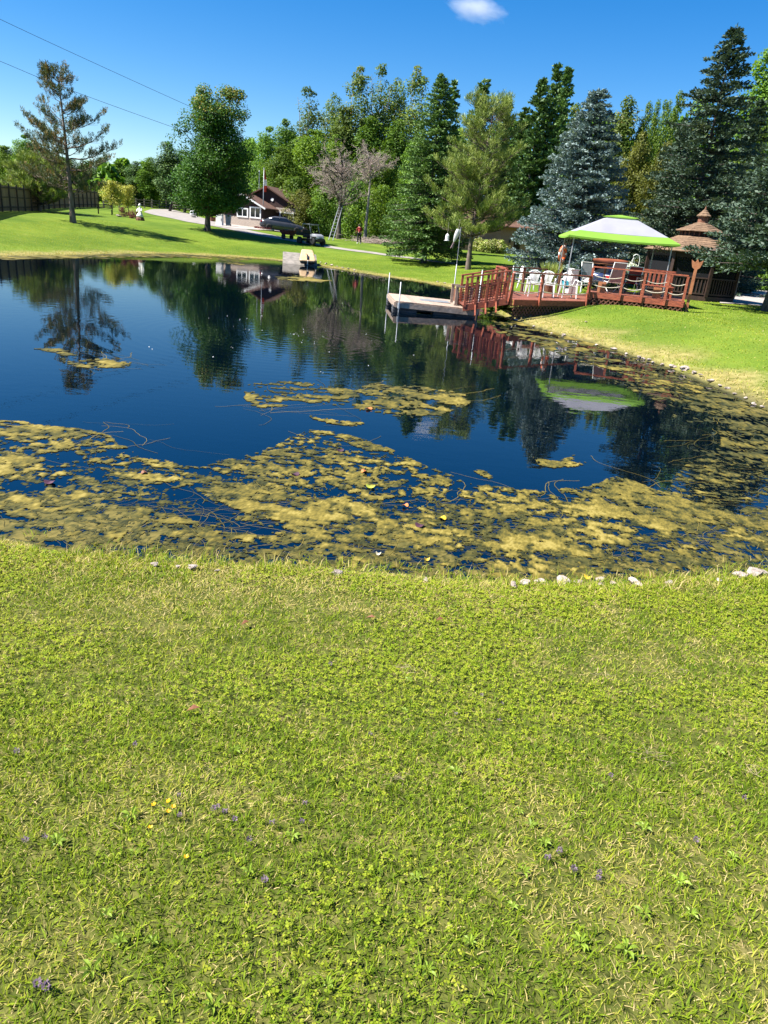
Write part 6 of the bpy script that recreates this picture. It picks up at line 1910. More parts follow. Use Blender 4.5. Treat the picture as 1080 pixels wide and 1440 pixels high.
# ------------------------------------------------------------------ deck furniture
def plastic_chair():
    t = thing('plastic_chair', (0, 0, 0), 0)
    m = MB(); m.loft([[(-.21, -.22, .40), (.21, -.22, .40), (.20, .20, .385), (-.20, .20, .385)], [(-.22, -.23, .43), (.22, -.23, .43), (.20, .20, .415), (-.20, .20, .415)]]); m.build('seat', M_white, t, bevel=.01)
    m = MB()
    for k in range(9):
        a = R(-34 + 68 * k / 8); x0_, z0_ = .12 * math.sin(a) * 1.2, .44; x1_, z1_ = .36 * math.sin(a), .44 + .42 * math.cos(a * 0.8)
        m.beam((x0_ * 1.1, .20, z0_), (x1_, .27, z1_), .012, .030)
    m.tube([(.30 * math.sin(R(-55 + 110 * k / 12)) * 1.0, .27 - .015 * abs(k - 6) / 6, .50 + .37 * math.cos(R(-55 + 110 * k / 12) * 0.9)) for k in range(13)], .018, 6)
    m.box((0, .205, .46), (.40, .02, .06)); m.build('backrest', M_white, t, True)
    for s in (-1, 1):
        m = MB(); m.tube([(s * .25, .24, .62), (s * .27, .0, .64), (s * .265, -.20, .63), (s * .25, -.235, .55)], .020, 6); m.build('armrest', M_white, t, True)
        MB().loft([[(s * .20, -.23, .42), (s * .26, -.23, .60), (s * .26, -.19, .60), (s * .20, -.18, .42)], [(s * .26, -.27, .0), (s * .285, -.27, .0), (s * .285, -.235, .0), (s * .26, -.235, .0)]]).build('leg', M_white, t)
        MB().loft([[(s * .19, .18, .41), (s * .26, .18, .60), (s * .26, .25, .60), (s * .19, .22, .41)], [(s * .24, .28, .0), (s * .27, .28, .0), (s * .27, .31, .0), (s * .24, .31, .0)]]).build('leg', M_white, t)
    return t


proto = plastic_chair()
ch = [((750, 418), 5, 'white plastic chair next to the footbridge post, facing the pond', 0.5), ((767, 418.5), -8, 'white plastic chair in the middle of the lower deck', 0.5), ((797, 420), 6, 'white plastic chair with a teal cushion', 0.55),
      ((727, 409), 80, 'white plastic chair turned sideways by the footbridge end', 0.3), ((739, 408), 100, 'white plastic chair turned sideways behind the first deck post', 0.3), ((816, 412), -60, 'white plastic chair by the step to the upper deck', 0.2)]
for i, ((px, py), rz, lab, _) in enumerate(ch):
    c_ = proto if i == 0 else copy_tree(proto)
    p = at_z(px, py - 1, ZL)
    c_.location = V3(p, ZL + 0.005); c_.rotation_euler = (0, 0, R(rz)); c_.scale = (1.04, 1.04, 1.06)
    tag(c_, lab, 'chair', 'white plastic chairs on the deck')
p = at_z(797, 419, ZL)
cu = thing('cushion', (p[0] - 0.13, p[1] - 0.02, ZL + 0.47), R(20), 'teal cushion propped in a white plastic chair', 'cushion')
MB().loft([[tuple(Matrix.Rotation(R(70), 3, 'X') @ Vector(q)) for q in ((-.14, -.14, -.03), (.14, -.14, -.03), (.14, .18, -.03), (-.14, .18, -.03))], [tuple(Matrix.Rotation(R(70), 3, 'X') @ Vector(q)) for q in ((-.12, -.12, .05), (.12, -.12, .05), (.12, .15, .05), (-.12, .15, .05))]]).build('pillow', M_teal, cu, bevel=0.03)


def sling_chair(loc, rz, fab, label, tall, lean):
    t = thing('sling_chair', loc, rz, label, 'chair')
    bx_, bz = 0.20 + lean, tall
    MB().loft([[(-.25, -.24, .40), (.25, -.24, .40), (.25, .20, .36), (-.25, .20, .36)], [(-.25, -.24, .412), (.25, -.24, .412), (.25, .20, .372), (-.25, .20, .372)]]).build('seat', fab, t)
    MB().loft([[(-.25, .20, .38), (.25, .20, .38), (.25, bx_, bz), (-.25, bx_, bz)], [(-.25, .212, .39), (.25, .212, .39), (.25, bx_ + .012, bz + .005), (-.25, bx_ + .012, bz + .005)]]).build('backrest', fab, t)
    for s in (-.27, .27):
        MB().tube([(s, -.26, .41), (s, .20, .37), (s, bx_ + .01, bz + .02)], .015, 8).build('side_tube', M_white, t, True)
        MB().tube([(s * 1.05, -.20, .40), (s * 1.05, .32, .0)], .014, 8).build('leg', M_white, t); MB().tube([(s * 1.05, .22, .42), (s * 1.05, -.28, .0)], .014, 8).build('leg', M_white, t)
        MB().box((s * 1.08, -.02, .61), (.045, .46, .025)).build('armrest', M_white, t, bevel=.008); MB().tube([(s * 1.05, -.22, .40), (s * 1.05, -.22, .60)], .012, 6).build('arm_strut', M_white, t)
    MB().tube([(-.27, bx_ + .01, bz + .02), (.27, bx_ + .01, bz + .02)], .015, 8).build('top_tube', M_white, t)
    return t


p = at_z(858, 411.5, ZU); sling_chair(V3(p, ZU + .005), R(195), M_pink, 'high backed faded pink sling chair with its back to the pond', 1.08, .18)
p = at_z(884, 413, ZU); sling_chair(V3(p, ZU + .005), R(-35), M_redsling, 'red sling chair with white tube legs on the upper deck', .98, .16)
p = at_z(823, 404, ZU); sling_chair(V3((p[0] + .2, p[1] + .4), ZU + .005), R(20), M_grey, 'grey sling chair behind the rope railing by the white cooler', .95, .14)
cpx = at_y(807, 380, 31.6)
co = thing('cooler', (cpx[0], cpx[1], ZL + 0.004), R(10), 'tall white cooler box at the back of the lower deck', 'cooler')
MB().box((0, 0, .50), (.36, .36, .95)).build('body', M_white, co, bevel=.03); MB().box((0, 0, 1.0), (.40, .40, .07)).build('lid', M_white, co, bevel=.02); MB().box((0, -.2, .72), (.16, .03, .04)).build('handle', M_grey, co)
for k, (x_, lab) in enumerate(((along(838, 416, Bq, aU, ZU), 'small square wooden planter on the upper deck edge by the pink chair'), (along(922, 419, Bq, aU, ZU), 'small square wooden planter on the deck edge before the gazebo'))):
    t = thing('wooden_planter', onU(x_, 0.35, .002), aU, lab, 'planter')
    for sx, sy, dxx, dyy in ((0, -.12, .28, .025), (0, .12, .28, .025), (-.127, 0, .025, .21), (.127, 0, .025, .21)): MB().box((sx, sy, .19), (dxx, dyy, .38)).build('side_panel', M_orangewood, t)
    MB().box((0, 0, .30), (.22, .20, .02)).build('soil', M_black, t)
t = thing('patio_table', onU(1.55, 1.9, .003), aU, 'round dark patio table between the pink and red chairs', 'table')
MB().lathe([(.44, .68), (.45, .70), (.44, .72), (.02, .72)], 24).build('table_top', M_black, t)
for k in range(4): MB().tube([(.36 * math.cos(k * 1.57 + .7), .36 * math.sin(k * 1.57 + .7), 0), (.28 * math.cos(k * 1.57 + .7), .28 * math.sin(k * 1.57 + .7), .69)], .016, 6).build('leg', M_black, t)
t = thing('deck_bench', onU(LU - 1.0, 0.75, .002), aU + R(8), 'slatted red timber bench at the gazebo end of the deck', 'bench')
for k in range(4): MB().box((0, -.18 + k * .11, .42), (1.1, .09, .03)).build('seat_slat', M_red, t)
for k in range(7): MB().box((-.48 + k * .16, .24, .68), (.07, .025, .50)).build('back_slat', M_red, t)
MB().box((0, .24, .95), (1.14, .05, .06)).build('top_rail', M_red, t)
for sx in (-.5, .5):
    for sy in (-.16, .2): MB().box((sx, sy, .20), (.06, .06, .41)).build('leg', M_red, t)

# lifebuoy on its post, ornamental grass, hanging basket
q_ = onL(along(790, 412, A, aA, ZL), 3.55, 0)
lz = at_y(791, 357, q_.y)
lb = thing('lifebuoy', V3(lz), R(58), 'orange ring lifebuoy with white bands on a post behind the lower deck', 'lifebuoy')
Mrot = Matrix.Rotation(R(90), 3, 'X')
for k in range(4):
    MB().torus((0, 0, 0), .27, .075, 8, 10, Mrot, R(90 * k + 10), R(90 * k + 80)).build('orange_section', M_orange, lb, True)
    MB().torus((0, 0, 0), .27, .078, 3, 10, Mrot, R(90 * k - 10), R(90 * k + 10)).build('white_band', M_white, lb, True)
MB().tube([(.36 * math.cos(2 * math.pi * k / 24), -.02 + .02 * math.cos(k), .36 * math.sin(2 * math.pi * k / 24)) for k in range(25)], .012, 6).build('grab_line', M_rope, lb)
t = thing('lifebuoy_post', (lz[0] + 0.09, lz[1] + 0.16, ZL), 0, 'timber post carrying the orange lifebuoy', 'post')
MB().box((0, 0, (lz[2] - ZL + .4) / 2), (.09, .09, lz[2] - ZL + .4)).build('shaft', M_brownwood, t); MB().box((0, 0, lz[2] - ZL + .42), (.12, .12, .04)).build('cap', M_brownwood, t)
q2 = onL(along(780, 412, A, aA, ZL), 3.35, 0.004)
t = thing('potted_grass', q2, 0, 'ornamental grass in a pot below the lifebuoy', 'plant')
MB().lathe([(.16, 0), (.21, .34), (.23, .38), (.19, .38), (.17, .30)], 14).build('pot', M_brownwood, t)
n_ = 160; a = rg.uniform(0, 6.28, n_); P0 = np.column_stack([np.cos(a) * .1, np.sin(a) * .1, np.full(n_, .34)]); d_ = norm(np.column_stack([np.cos(a) * rg.uniform(.1, .6, n_), np.sin(a) * rg.uniform(.1, .6, n_), np.ones(n_)]))
V_, Q_ = leaf_quads(P0 + d_ * .45, d_, rand_unit(n_, rg), .95, .03)
obj('blades', np_mesh('blades', V_, Q_, tint=np.repeat(rg.uniform(.4, 1, n_), 4)), M_pine_y, t)
hk = at_y(887, 379, 33.2)
t = thing('hanging_basket', V3(hk), 0, 'white flowering basket hanging from a white hook above the deck', 'basket')
MB().lathe([(.05, -.18), (.18, -.08), (.22, .04), (.20, .05), (.16, -.06)], 14).build('pot', M_whitep, t)
n_ = 700; u_ = rand_unit(n_, rg); u_[:, 2] = np.abs(u_[:, 2]) * .8 - .15
V_, Q_ = leaf_quads(u_ * rg.uniform(.2, .36, (n_, 1)) + np.array([0, 0, .05]), rand_unit(n_, rg), u_ + rand_unit(n_, rg) * .5, .07, .055)
obj('flowers', np_mesh('flowers', V_, Q_, tint=np.repeat(rg.random(n_) ** 0.5, 4)), leafmat('white_petunia', [(0, (0.10, 0.18, 0.04)), (0.45, (0.16, 0.24, 0.06)), (0.55, (0.66, 0.68, 0.62)), (1, (0.78, 0.78, 0.76))], trans=0.25, vary=0), t)
m = MB()
for k in range(3): m.tube([(.2 * math.cos(k * 2.09), .2 * math.sin(k * 2.09), .04), (0.03, 0, .52)], .008, 5)
m.build('hanger', M_white, t)
hkz = hk[2] - ZU
t = thing('basket_hook', (hk[0] + .30, hk[1], ZU), 0, 'white crook pole carrying the hanging basket', 'hook')
MB().tube([(0, 0, 0), (0, 0, hkz + .45), (-.06, 0, hkz + .60), (-.2, 0, hkz + .64), (-.29, 0, hkz + .58), (-.28, 0, hkz + .50)], .014, 8).build('crook', M_white, t, True)

# ------------------------------------------------------------------ pop-up canopy
yc = onU(0, 0.25).y
cl_, cr_ = at_y(800, 328.5, yc + .3), at_y(957, 345.5, yc)
ce = (cl_ + cr_) / 2; wC = float(np.linalg.norm((cr_ - cl_)[:2])) ; aC = math.atan2((cr_ - cl_)[1], (cr_ - cl_)[0])
CN = thing('pop_up_canopy', (ce[0] - math.sin(aC) * wC * .37, ce[1] + math.cos(aC) * wC * .37, ZU), aC, 'square pop up canopy with pale grey top and lime green border over the deck', 'canopy')
hw, hd = wC / 2, wC * .37
ez = ce[2] - ZU; pz = at_y(882, 303, yc + hd)[2] - ZU


def ring(f, z): return [(-hw * f, -hd * f, z), (hw * f, -hd * f, z), (hw * f, hd * f, z), (-hw * f, hd * f, z)]


def sq(f0, z0, f1, z1, nm, mat, sub=6, sag=0.05):
    m = MB()
    for s in range(4):
        a_, b_ = ring(1, 0)[s], ring(1, 0)[(s + 1) % 4]
        rows = []
        for i in range(5):
            f = f0 + (f1 - f0) * i / 4; z = z0 + (z1 - z0) * i / 4
            rows.append([((a_[0] + (b_[0] - a_[0]) * k / 12) * f, (a_[1] + (b_[1] - a_[1]) * k / 12) * f, z - sag * f * (1 - (k / 6 - 1) ** 2) * (1 if f > .5 else .4)) for k in range(13)])
        m.loft(rows, cap=False, closed=False)
    o = m.build(nm, mat, CN, True)
    return o


zm = lambda f: ez + (pz - .12 - ez) * (1 - f) / .75
sq(1.0, ez, .80, zm(.80), 'border', M_lime); sq(.80, zm(.80), .24, zm(.24), 'roof_panel', M_lav, sag=.03); sq(.30, zm(.24) + .03, .02, pz, 'vent_cap', M_lime, sag=.0)
sq(1.0, ez - .06, .999, ez, 'valance', M_lime, sag=.05)
for sx in (-1, 1):
    for sy in (-1, 1):
        MB().tube([(sx * hw * .90, sy * hd * .90, 0.01 if True else 0), (sx * hw * .88, sy * hd * .88, ez + .05)], .022, 8).build('leg', M_grey, CN)
m = MB()
for s in range(4):
    a_, b_ = Vector(ring(.88, ez - .05)[s]), Vector(ring(.88, ez - .05)[(s + 1) % 4])
    for k in range(4):
        p0_, p1_ = a_.lerp(b_, k / 4), a_.lerp(b_, (k + 1) / 4); m.beam(p0_ + Vector((0, 0, 0.0)), p1_ - Vector((0, 0, .28)), .015, .025); m.beam(p0_ - Vector((0, 0, .28)), p1_, .016, .024)
m.build('truss', M_black, CN)

# ------------------------------------------------------------------ gazebo
gg = ground_at(962, 425, 36.3); GC = gg[:2]; gd = GC / np.linalg.norm(GC); gzg = float(gg[2])
GR, GN = 2.2, 8
eave = at_y(985, 355, GC[1] - 1.9)[2] - gzg
s_ = GC[1] / 1156.0
GZ = thing('gazebo', (GC[0], GC[1], gzg), math.atan2(gd[1], gd[0]) + R(202.5), 'octagonal screened timber gazebo with tiered cedar shingle roof and cupola', 'gazebo')
vtx = lambda r_, k, z: (r_ * math.cos(2 * math.pi * k / GN), r_ * math.sin(2 * math.pi * k / GN), z)
MB().loft([[vtx(GR + .05, k, -.25) for k in range(GN)], [vtx(GR + .05, k, .20) for k in range(GN)]]).build('floor', M_darkwood, GZ)
for k in range(GN):
    a_ = 2 * math.pi * k / GN
    MB().box(vtx(GR, k, eave / 2 + .1), (.13, .13, eave - .18), rz=a_).build('post', M_darkwood, GZ)
    p0_, p1_ = Vector(vtx(GR - .02, k, 0)), Vector(vtx(GR - .02, k + 1, 0))
    dr_ = (p1_ - p0_).normalized(); e0, e1 = p0_ + dr_ * .07, p1_ - dr_ * .07
    up3 = Vector((0, 0, 1))
    MB().beam(e0 + up3 * .98, e1 + up3 * .98, .08, .06).build('hand_rail', M_darkwood, GZ); MB().beam(e0 + up3 * .30, e1 + up3 * .30, .05, .06).build('bottom_rail', M_darkwood, GZ)
    MB().beam(e0 + up3 * (eave - .14), e1 + up3 * (eave - .14), .06, .22).build('header', M_darkwood, GZ)
    for j in range(10):
        c_ = e0.lerp(e1, (j + .5) / 10); MB().box(c_ + up3 * .64, (.05, .028, .62), rz=math.atan2(dr_.y, dr_.x)).build('baluster', M_darkwood, GZ)
    fr_ = MB()
    for j in range(14):
        c_ = e0.lerp(e1, (j + .5) / 14); fr_.box(c_ + up3 * (eave - .30), (.03, .02, .10), rz=math.atan2(dr_.y, dr_.x))
    tag(fr_.build('fretwork', M_darkwood, GZ), kind='stuff')
    ins_ = Vector((0, 0, 0)) - (p0_ + p1_) / 2; ins_.normalize(); ins_ *= .03
    if k != 3:
        MB().add([e0 + ins_ + up3 * .2, e1 + ins_ + up3 * .2, e1 + ins_ + up3 * (eave - .2), e0 + ins_ + up3 * (eave - .2)], [(0, 1, 2, 3)]).build('screen', M_screen, GZ)


def tier(r0, z0, r1, z1, courses, nm):
    for k in range(GN):
        pn = None
        for c_ in range(courses):
            f0, f1 = c_ / courses, (c_ + 1) / courses
            ra, rb = r0 + (r1 - r0) * f0, r0 + (r1 - r0) * f1; za, zb_ = z0 + (z1 - z0) * f0, z0 + (z1 - z0) * f1
            m = MB(); th = .035
            q = [vtx(ra, k, za), vtx(ra, k + 1, za), vtx(rb, k + 1, zb_), vtx(rb, k, zb_)]
            m.hexa(q + [(p[0], p[1], p[2] + (th if i < 2 else .012)) for i, p in enumerate(q)])
            if pn is None: pn = m.build(nm, M_shingle, GZ)
            else: m.build('shingle_course', M_shingle, pn)


e2 = lambda py: at_y(985, py, GC[1])[2] - gzg
zA, zB, zC_, zD, zE, zF = eave - .02, e2(334), e2(326), e2(313.5), e2(304), e2(294)
tier(GR + .34, zA, .98, zB, 8, 'roof_panel')
MB().loft([[vtx(.86, k, zB - .1) for k in range(GN)], [vtx(.86, k, zC_ + .05) for k in range(GN)]]).build('lantern_wall', M_darkwood, GZ)
for k in range(24):
    MB().box((.88 * math.cos(R(15 * k + 7)), .88 * math.sin(R(15 * k + 7)), (zB + zC_) / 2), (.03, .05, zC_ - zB), rz=R(15 * k + 7)).build('louvre', M_brownwood, GZ)
tier(1.16, zC_ - .02, .24, zD, 5, 'upper_roof_panel')
MB().loft([[vtx(.24, k, zD - .1) for k in range(GN)], [vtx(.24, k, zE) for k in range(GN)]]).build('cupola', M_brownwood, GZ)
tier(.34, zE - .01, .03, zF, 3, 'cupola_roof')
MB().lathe([(.01, 0), (.05, .03), (.02, .10), (.005, .18)], 8, (0, 0, zF)).build('finial', M_brownwood, GZ)
t = thing('white_board', (GC[0] - .75, GC[1] - .2, gzg + 1.15), R(-5), 'small white framed board standing inside the gazebo', 'board')
MB().box((0, 0, .12), (.66, .04, .42)).build('panel', M_screenwhite, t); MB().box((-.12, -.025, .16), (.2, .01, .18)).build('print', M_grey, t)
t = thing('gazebo_table', (GC[0] - .65, GC[1] - .1, gzg + .20), 0, 'small table inside the gazebo under the white board', 'table')
MB().box((0, 0, .82), (1.1, .6, .05)).build('table_top', M_brownwood, t)
for sx in (-.48, .48):
    for sy in (-.24, .24): MB().box((sx, sy, .40), (.06, .06, .80)).build('leg', M_brownwood, t)
# carved tulip post
tp = onU(LU + 0.15, 0.28, 0); tpz = terrain(tp.x, tp.y)
ttop = at_y(985, 366, tp.y)[2] - tpz
t = thing('tulip_post', (tp.x, tp.y, tpz), aU, 'carved orange timber post with a tulip shaped top beside the gazebo', 'post')
MB().box((0, 0, (ttop - .32) / 2 - .1), (.10, .10, ttop - .12)).build('shaft', M_orangewood, t)
MB().prism_y([(-.05, ttop - .32), (.05, ttop - .32), (.13, ttop - .26), (.17, ttop - .14), (.20, ttop), (.12, ttop - .05), (.07, ttop - .09), (0, ttop + .03), (-.07, ttop - .09), (-.12, ttop - .05), (-.20, ttop), (-.17, ttop - .14), (-.13, ttop - .26)], -.035, .035).build('tulip', M_orangewood, t)
# fish windsock
wk = at_y(645, 322, 45.5)
t = thing('windsock', V3(wk), R(25), 'white and pink fish shaped windsock hanging from a pine branch', 'windsock')
m = MB(); ringsA = []
for i in range(9):
    u = i / 8; r_ = .13 * (math.sin(math.pi * min(1, .25 + u * .72)) ** .8) + .02
    ringsA.append([(-.22 * u + r_ * math.cos(2 * math.pi * k / 10), r_ * .8 * math.sin(2 * math.pi * k / 10), -.75 * u) for k in range(10)])
m.loft(ringsA, cap=False); m.build('body', M_flagwhite, t, True)
M_pinkc = surf('pink_cloth', (0.62, 0.42, 0.45), scale=4, rough=0.8, trans=0.3)
MB().prism_y([(-.20, -.74), (-.26, -.76), (-.42, -1.10), (-.32, -1.06), (-.26, -1.12)], -.012, .012).build('tail', M_pinkc, t)
MB().prism_y([(-.02, -.30), (.10, -.42), (.0, -.48)], -.01, .01).build('fin', M_pinkc, t)
MB().tube([(0, 0, 0), (0.02, 0, .55)], .006, 5).build('string', M_rope, t)
wr = thing('bird_feeder', V3(at_y(629, 333, 46)), 0, 'small white feeder hanging beside the fish windsock', 'feeder')
MB().lathe([(.02, -.22), (.11, -.18), (.11, .08), (.03, .18)], 10).build('tube', M_whitep, wr); MB().lathe([(.17, -.22), (.17, -.20), (.02, -.19)], 12).build('tray', M_whitep, wr); MB().tube([(0, 0, .17), (0, 0, .8)], .006, 5).build('string', M_rope, wr)

# ------------------------------------------------------------------ power lines
hx = Vector(hb) + Vector((0.6, 4.0, 5.2))
for k, (pts, lab) in enumerate(((((-140, -42, 41), (0, 27, 46), (140, 92, 51), (268, 150, 56.5), (330, 176, 60)), 'upper thin power line crossing the sky above the pine'),
                                (((-140, 28, 41), (0, 86, 46), (100, 127, 50), (258, 184, 56.5), (335, 209, 60)), 'lower thin power line crossing the sky behind the pine top'))):
    P = [at_y(*q) for q in pts] + [np.array(hx) + np.array([0, 0, .3 * (1 - k)])]
    C_ = catmull(np.array(P), 8, closed=False)
    tag(MB().tube([tuple(q) for q in C_], .011, 6).build('power_line', M_black), lab, 'cable')
t = thing('service_mast', hx - Vector((0, 0, 1.2)), 0, 'metal mast on the brown house roof holding the power lines', 'mast')
MB().tube([(0, 0, -0.3), (0, 0, 1.6)], .04, 8).build('pipe', M_metal, t); MB().lathe([(.07, 1.6), (.07, 1.68), (.02, 1.74)], 8).build('cap', M_metal, t)

# ------------------------------------------------------------------ small things on the pond and in the near grass
LEAFM = {'orange': surf('leaf_orange', (0.60, 0.22, 0.06), (0.45, 0.13, 0.04), scale=20, rough=0.5), 'yellow': surf('leaf_yellow', (0.60, 0.42, 0.03), scale=20, rough=0.5), 'green': surf('leaf_lime', (0.36, 0.40, 0.05), scale=20, rough=0.5),
         'purple': surf('leaf_purple', (0.075, 0.03, 0.045), scale=20, rough=0.5), 'brown': surf('leaf_brown', (0.24, 0.10, 0.05), scale=20, rough=0.6), 'cream': surf('leaf_cream', (0.62, 0.55, 0.36), scale=20, rough=0.5)}
for px, py, w, cname, lab in [(570, 713, .085, 'orange', 'curled orange leaf floating among the algae'), (512, 665, .11, 'orange', 'flat pale orange leaf floating on the algae'), (521, 686, .15, 'green', 'lime green leaf floating below the orange one'),
                              (622, 731, .11, 'yellow', 'yellow leaf floating on the algae mat'), (203, 667, .10, 'brown', 'red brown leaf floating at the dark channel'), (478, 635, .14, 'purple', 'dark purple leaf on the algae next to open water'),
                              (415, 669, .13, 'purple', 'dark purple leaf in the middle of the algae mat'), (70, 680, .15, 'purple', 'dark purple leaf beside the shaded algae gap'), (532, 781, .07, 'cream', 'cream curled leaf floating near the bank'), (519, 576, .14, 'orange', 'faded orange leaf in the upper algae band'),
                              (600, 789, .07, 'yellow', 'small yellow leaf floating close to the bank'), (826, 814, .10, 'yellow', 'yellow clump of foam weed against the bank stones'), (590, 741, .13, 'purple', 'dark leaf beside the yellow floating leaf')]:
    p = at_z(px, py, WZ); a0 = random.uniform(0, 6.28); w *= .62
    pts = [(w * .62 * math.cos(2 * math.pi * k / 14) * (1 - .15 * math.cos(4 * math.pi * k / 14)), w * .5 * math.sin(2 * math.pi * k / 14), .018 + .012 * math.cos(4 * math.pi * k / 14)) for k in range(14)]
    o = MB().add(pts + [(0, 0, .012)] + [(q[0] * .98, q[1] * .98, q[2] - .004) for q in pts], [(k, (k + 1) % 14, 14) for k in range(14)] + [(k, 15 + k, 15 + (k + 1) % 14, (k + 1) % 14) for k in range(14)]).build('floating_leaf', LEAFM[cname])
    o.location = V3(p, WZ + .006); o.rotation_euler = (0, 0, a0); tag(o, lab, 'leaf')

# buttercups
fm = MB()
for k in range(5):
    a = 2 * math.pi * k / 5; ca, sa = math.cos(a), math.sin(a); cb_, sb_ = math.cos(a + .55), math.sin(a + .55); cc_, sc_ = math.cos(a - .55), math.sin(a - .55)
    fm.add([(0, 0, 0), (.010 * cb_, .010 * sb_, .005), (.013 * ca, .013 * sa, .009), (.010 * cc_, .010 * sc_, .005)], [(0, 1, 2, 3)])
petal_me = fm.mesh('petals'); petal_me.materials.append(M_yellow)
stem_me = MB().tube([(0, 0, -.05), (.004, 0, -.02), (0, 0, 0)], .0012, 5).mesh('stem'); stem_me.materials.append(M_leafgreen)
for px, py, lab in [(238, 1141, 'yellow buttercup in the cluster of three'), (244, 1149, 'yellow buttercup in the cluster of three'), (237, 1156, 'yellow buttercup in the cluster of three'), (212, 1179, 'single yellow buttercup just below the cluster of three'), (262, 1221, 'lone small buttercup in the short grass'), (217, 1146, 'half open buttercup beside the cluster of three')]:
    b = cast(px, py); t = thing('buttercup', (b[0], b[1], b[2] + .045), random.uniform(0, 6), lab, 'flower', 'yellow buttercups in the lawn')
    t.scale = (0.72,) * 3; t.rotation_euler[0] = random.uniform(0, .5)
    for nm, me in (('petals', petal_me), ('stem', stem_me)): link(bpy.data.objects.new(nm, me), t)
hd_ = MB()
rgh = np.random.default_rng(8)
for k in range(34):
    a = rgh.uniform(0, 6.28); z = rgh.uniform(-.008, .012); r_ = .007 * (1 - ((z - .002) / .013) ** 2 * .6)
    c_ = Vector((r_ * math.cos(a), r_ * math.sin(a), z)); u = Vector((math.cos(a), math.sin(a), .5)) * .006; v = Vector((-math.sin(a), math.cos(a), 0)) * .0028
    hd_.add([c_ - v, c_ + u * .5 - v * .6, c_ + u, c_ + v], [(0, 1, 2, 3)])
head_me = hd_.mesh('flower_head'); head_me.materials.append(M_purple)
for px, py in [(37, 1191), (64, 1187), (252, 1127), (253, 1155), (300, 1146), (306, 1144), (316, 1150), (330, 1161), (350, 1190), (382, 1166), (424, 1164), (428, 1138), (768, 1215), (785, 1206), (805, 1231), (840, 1237), (839, 1244), (976, 1190), (1044, 1131), (54, 1394), (66, 1399), (372, 1247), (676, 985), (640, 1011), (705, 996), (700, 1020), (520, 1040), (464, 940), (190, 1055), (857, 1098), (25, 1065)]:
    b = cast(px, py); t = thing('selfheal_flower', (b[0], b[1], b[2] + .030), random.uniform(0, 6), 'small faded purple flower head in the mown grass', 'flower', 'purple flower heads in the lawn')
    t.rotation_euler[0] = random.uniform(-.3, .5); t.scale = (random.uniform(.75, 1.0),) * 3
    for nm, me in (('flower_head', head_me), ('stem', stem_me)): link(bpy.data.objects.new(nm, me), t)
# broad leaved weeds
wl_me = []
for k in range(3):
    m = MB(); rgw = np.random.default_rng(60 + k)
    for j in range(7):
        a = 2 * math.pi * j / 7 + rgw.normal(0, .25); L_ = rgw.uniform(.035, .065); w_ = L_ * rgw.uniform(.26, .38); u = Vector((math.cos(a), math.sin(a), 0)); v = Vector((-math.sin(a), math.cos(a), 0)); z = Vector((0, 0, 1))
        pts = [u * .004, u * L_ * .35 + v * w_ * .42 + z * .020, u * L_ * .65 + v * w_ * .5 + z * .026, u * L_ + z * .016, u * L_ * .65 - v * w_ * .5 + z * .026, u * L_ * .35 - v * w_ * .42 + z * .020, u * L_ * .5 + z * .016]
        m.add(pts, [(0, 1, 6, 5), (1, 2, 6), (2, 3, 6), (3, 4, 6), (4, 5, 6)])
    me = m.mesh('weed'); me.materials.append(M_leafgreen); wl_me.append(me)
for k, (px, py) in enumerate([(185, 1152), (150, 1290), (80, 1190), (130, 1370), (170, 1330), (215, 1330), (190, 1205), (575, 960), (570, 1003), (730, 1145), (745, 1165), (765, 1190), (840, 1110), (905, 1170), (1030, 1210), (905, 1290), (955, 1245), (660, 1330), (350, 1230), (410, 1180), (585, 1240), (735, 1230), (970, 1290), (720, 1280), (600, 1370), (880, 1340), (460, 1390), (300, 1420), (1010, 1060), (815, 1330), (330, 1060), (90, 1060), (640, 1090)]):
    b = cast(px, py); o = bpy.data.objects.new('broadleaf_weed', wl_me[k % 3]); link(o); o.location = (b[0], b[1], b[2] + .012); o.rotation_euler = (random.uniform(-.1, .1), random.uniform(-.1, .1), random.uniform(0, 6)); s = random.uniform(.35, .62); o.scale = (s, s, s * 1.1)
    tag(o, 'small bright green broad leaved weed in the mown grass', 'weed', 'broad leaved weeds in the lawn')
# wisps of dead grass and a brown leaf or two
for k, (px, py, lab, sz) in enumerate([(845, 957, 'grey wisp of dead straw on the open lawn', .10), (956, 950, 'star shaped pale dead straw tuft on the lawn', .10), (905, 1070, 'long flat wisp of dead straw', .16), (1056, 1092, 'brown tangle of dead straw by the lawn edge', .15), (578, 948, 'dead straw stalks crossing in the lawn', .13), (440, 867, 'single pale twig in the clippings', .12), (560, 1102, 'faint patch of grey straw', .10)]):
    b = cast(px, py); n_ = 11 if k != 5 else 3; sz *= .8
    P0 = np.column_stack([rg.normal(0, sz * .35, n_), rg.normal(0, sz * .2, n_), rg.uniform(.028, .05, n_)]); d_ = rand_unit(n_, rg) * np.array([1, .7, .18])
    V_, Q_ = segs(P0 - d_ * sz * .35, P0 + d_ * sz * .35, .0011, .0007, 4)
    o = obj('straw_wisp', np_mesh('straw_wisp', V_, Q_), M_straw); o.location = V3(b); tag(o, lab, 'straw')
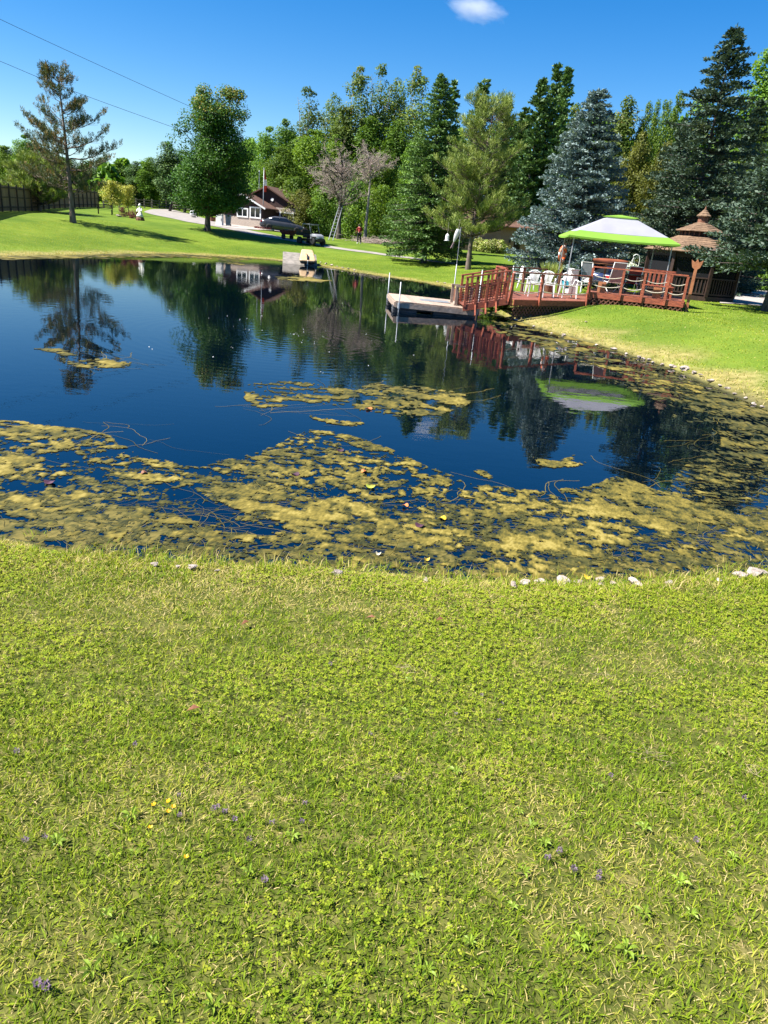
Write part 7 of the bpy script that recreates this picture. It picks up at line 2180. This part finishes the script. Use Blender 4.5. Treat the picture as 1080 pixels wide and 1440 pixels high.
for px, py, lab in [(521, 875, 'dead brown leaf crumpled in the clippings'), (618, 878, 'small dark dead leaf in the clippings'), (272, 1006, 'brown dead leaf lying on the short grass'), (345, 883, 'brown scrap of leaf in the dry clippings')]:
    b = cast(px, py); o = MB().add([(-.03, 0, .012), (-.008, -.018, .024), (.03, -.004, .010), (.01, .016, .026), (0, 0, .012)], [(0, 1, 4), (1, 2, 4), (2, 3, 4), (3, 0, 4)]).build('dead_leaf', LEAFM['brown']); o.location = V3(b) + Vector((0, 0, .022)); o.rotation_euler = (0, 0, random.uniform(0, 6)); tag(o, lab, 'leaf')

# weeds at the foot of the footbridge
for k, (px, py, s) in enumerate([(702, 434, .75), (712, 430, .6), (690, 437, .5)]):
    dw = broadleaf(1.1 * s, 0.0, [(0, .45), (.5, .6), (1, .2)], 14, 60, 0.10, 820 + k, trunk_r=0.02, clump_r=0.26)
    plant_tree('weed_clump', cast(px, py), dw, M_stem, M_bright, ['tallest leafy weed clump at the foot of the footbridge', 'leafy weed clump under the deck corner', 'low weed clump between dock and footbridge'][k], cat='weed', trunk='stem')

# ------------------------------------------------------------------ the small cloud
cp = at_y(668, 11, 2600.0)
m, n, l = new_mat('cloud_vapour')
out = n.new('ShaderNodeOutputMaterial'); pv = n.new('ShaderNodeVolumePrincipled'); pv.inputs['Color'].default_value = (1, 1, 1, 1); pv.inputs['Anisotropy'].default_value = 0.2
tc = n.new('ShaderNodeTexCoord'); no = n.new('ShaderNodeTexNoise'); no.inputs['Scale'].default_value = 2.3; no.inputs['Detail'].default_value = 8; no.inputs['Roughness'].default_value = 0.62; l.new(tc.outputs['Object'], no.inputs['Vector'])
le = n.new('ShaderNodeVectorMath'); le.operation = 'LENGTH'; l.new(tc.outputs['Object'], le.inputs[0])
mr = n.new('ShaderNodeMapRange'); mr.inputs['From Min'].default_value = 0.15; mr.inputs['From Max'].default_value = 1.0; mr.inputs['To Min'].default_value = 0.30; mr.inputs['To Max'].default_value = -0.38; l.new(le.outputs['Value'], mr.inputs['Value'])
ad = n.new('ShaderNodeMath'); ad.operation = 'ADD'; l.new(no.outputs['Fac'], ad.inputs[0]); l.new(mr.outputs[0], ad.inputs[1])
m2 = n.new('ShaderNodeMapRange'); m2.inputs['From Min'].default_value = 0.38; m2.inputs['From Max'].default_value = 0.75; m2.inputs['To Min'].default_value = 0.0; m2.inputs['To Max'].default_value = 0.011; l.new(ad.outputs[0], m2.inputs['Value'])
l.new(m2.outputs[0], pv.inputs['Density']); l.new(pv.outputs[0], out.inputs['Volume'])
rad_ = 1.0
cl = MB().lathe([(max(0.004, math.sin(math.pi * k / 10)), -math.cos(math.pi * k / 10)) for k in range(11)], 18).build('cloud', m)
cl.location = V3(cp); cl.scale = (135, 80, 52); cl.rotation_euler = (0, R(9), 0)
tag(cl, 'one small white cloud alone in the blue sky', 'cloud')
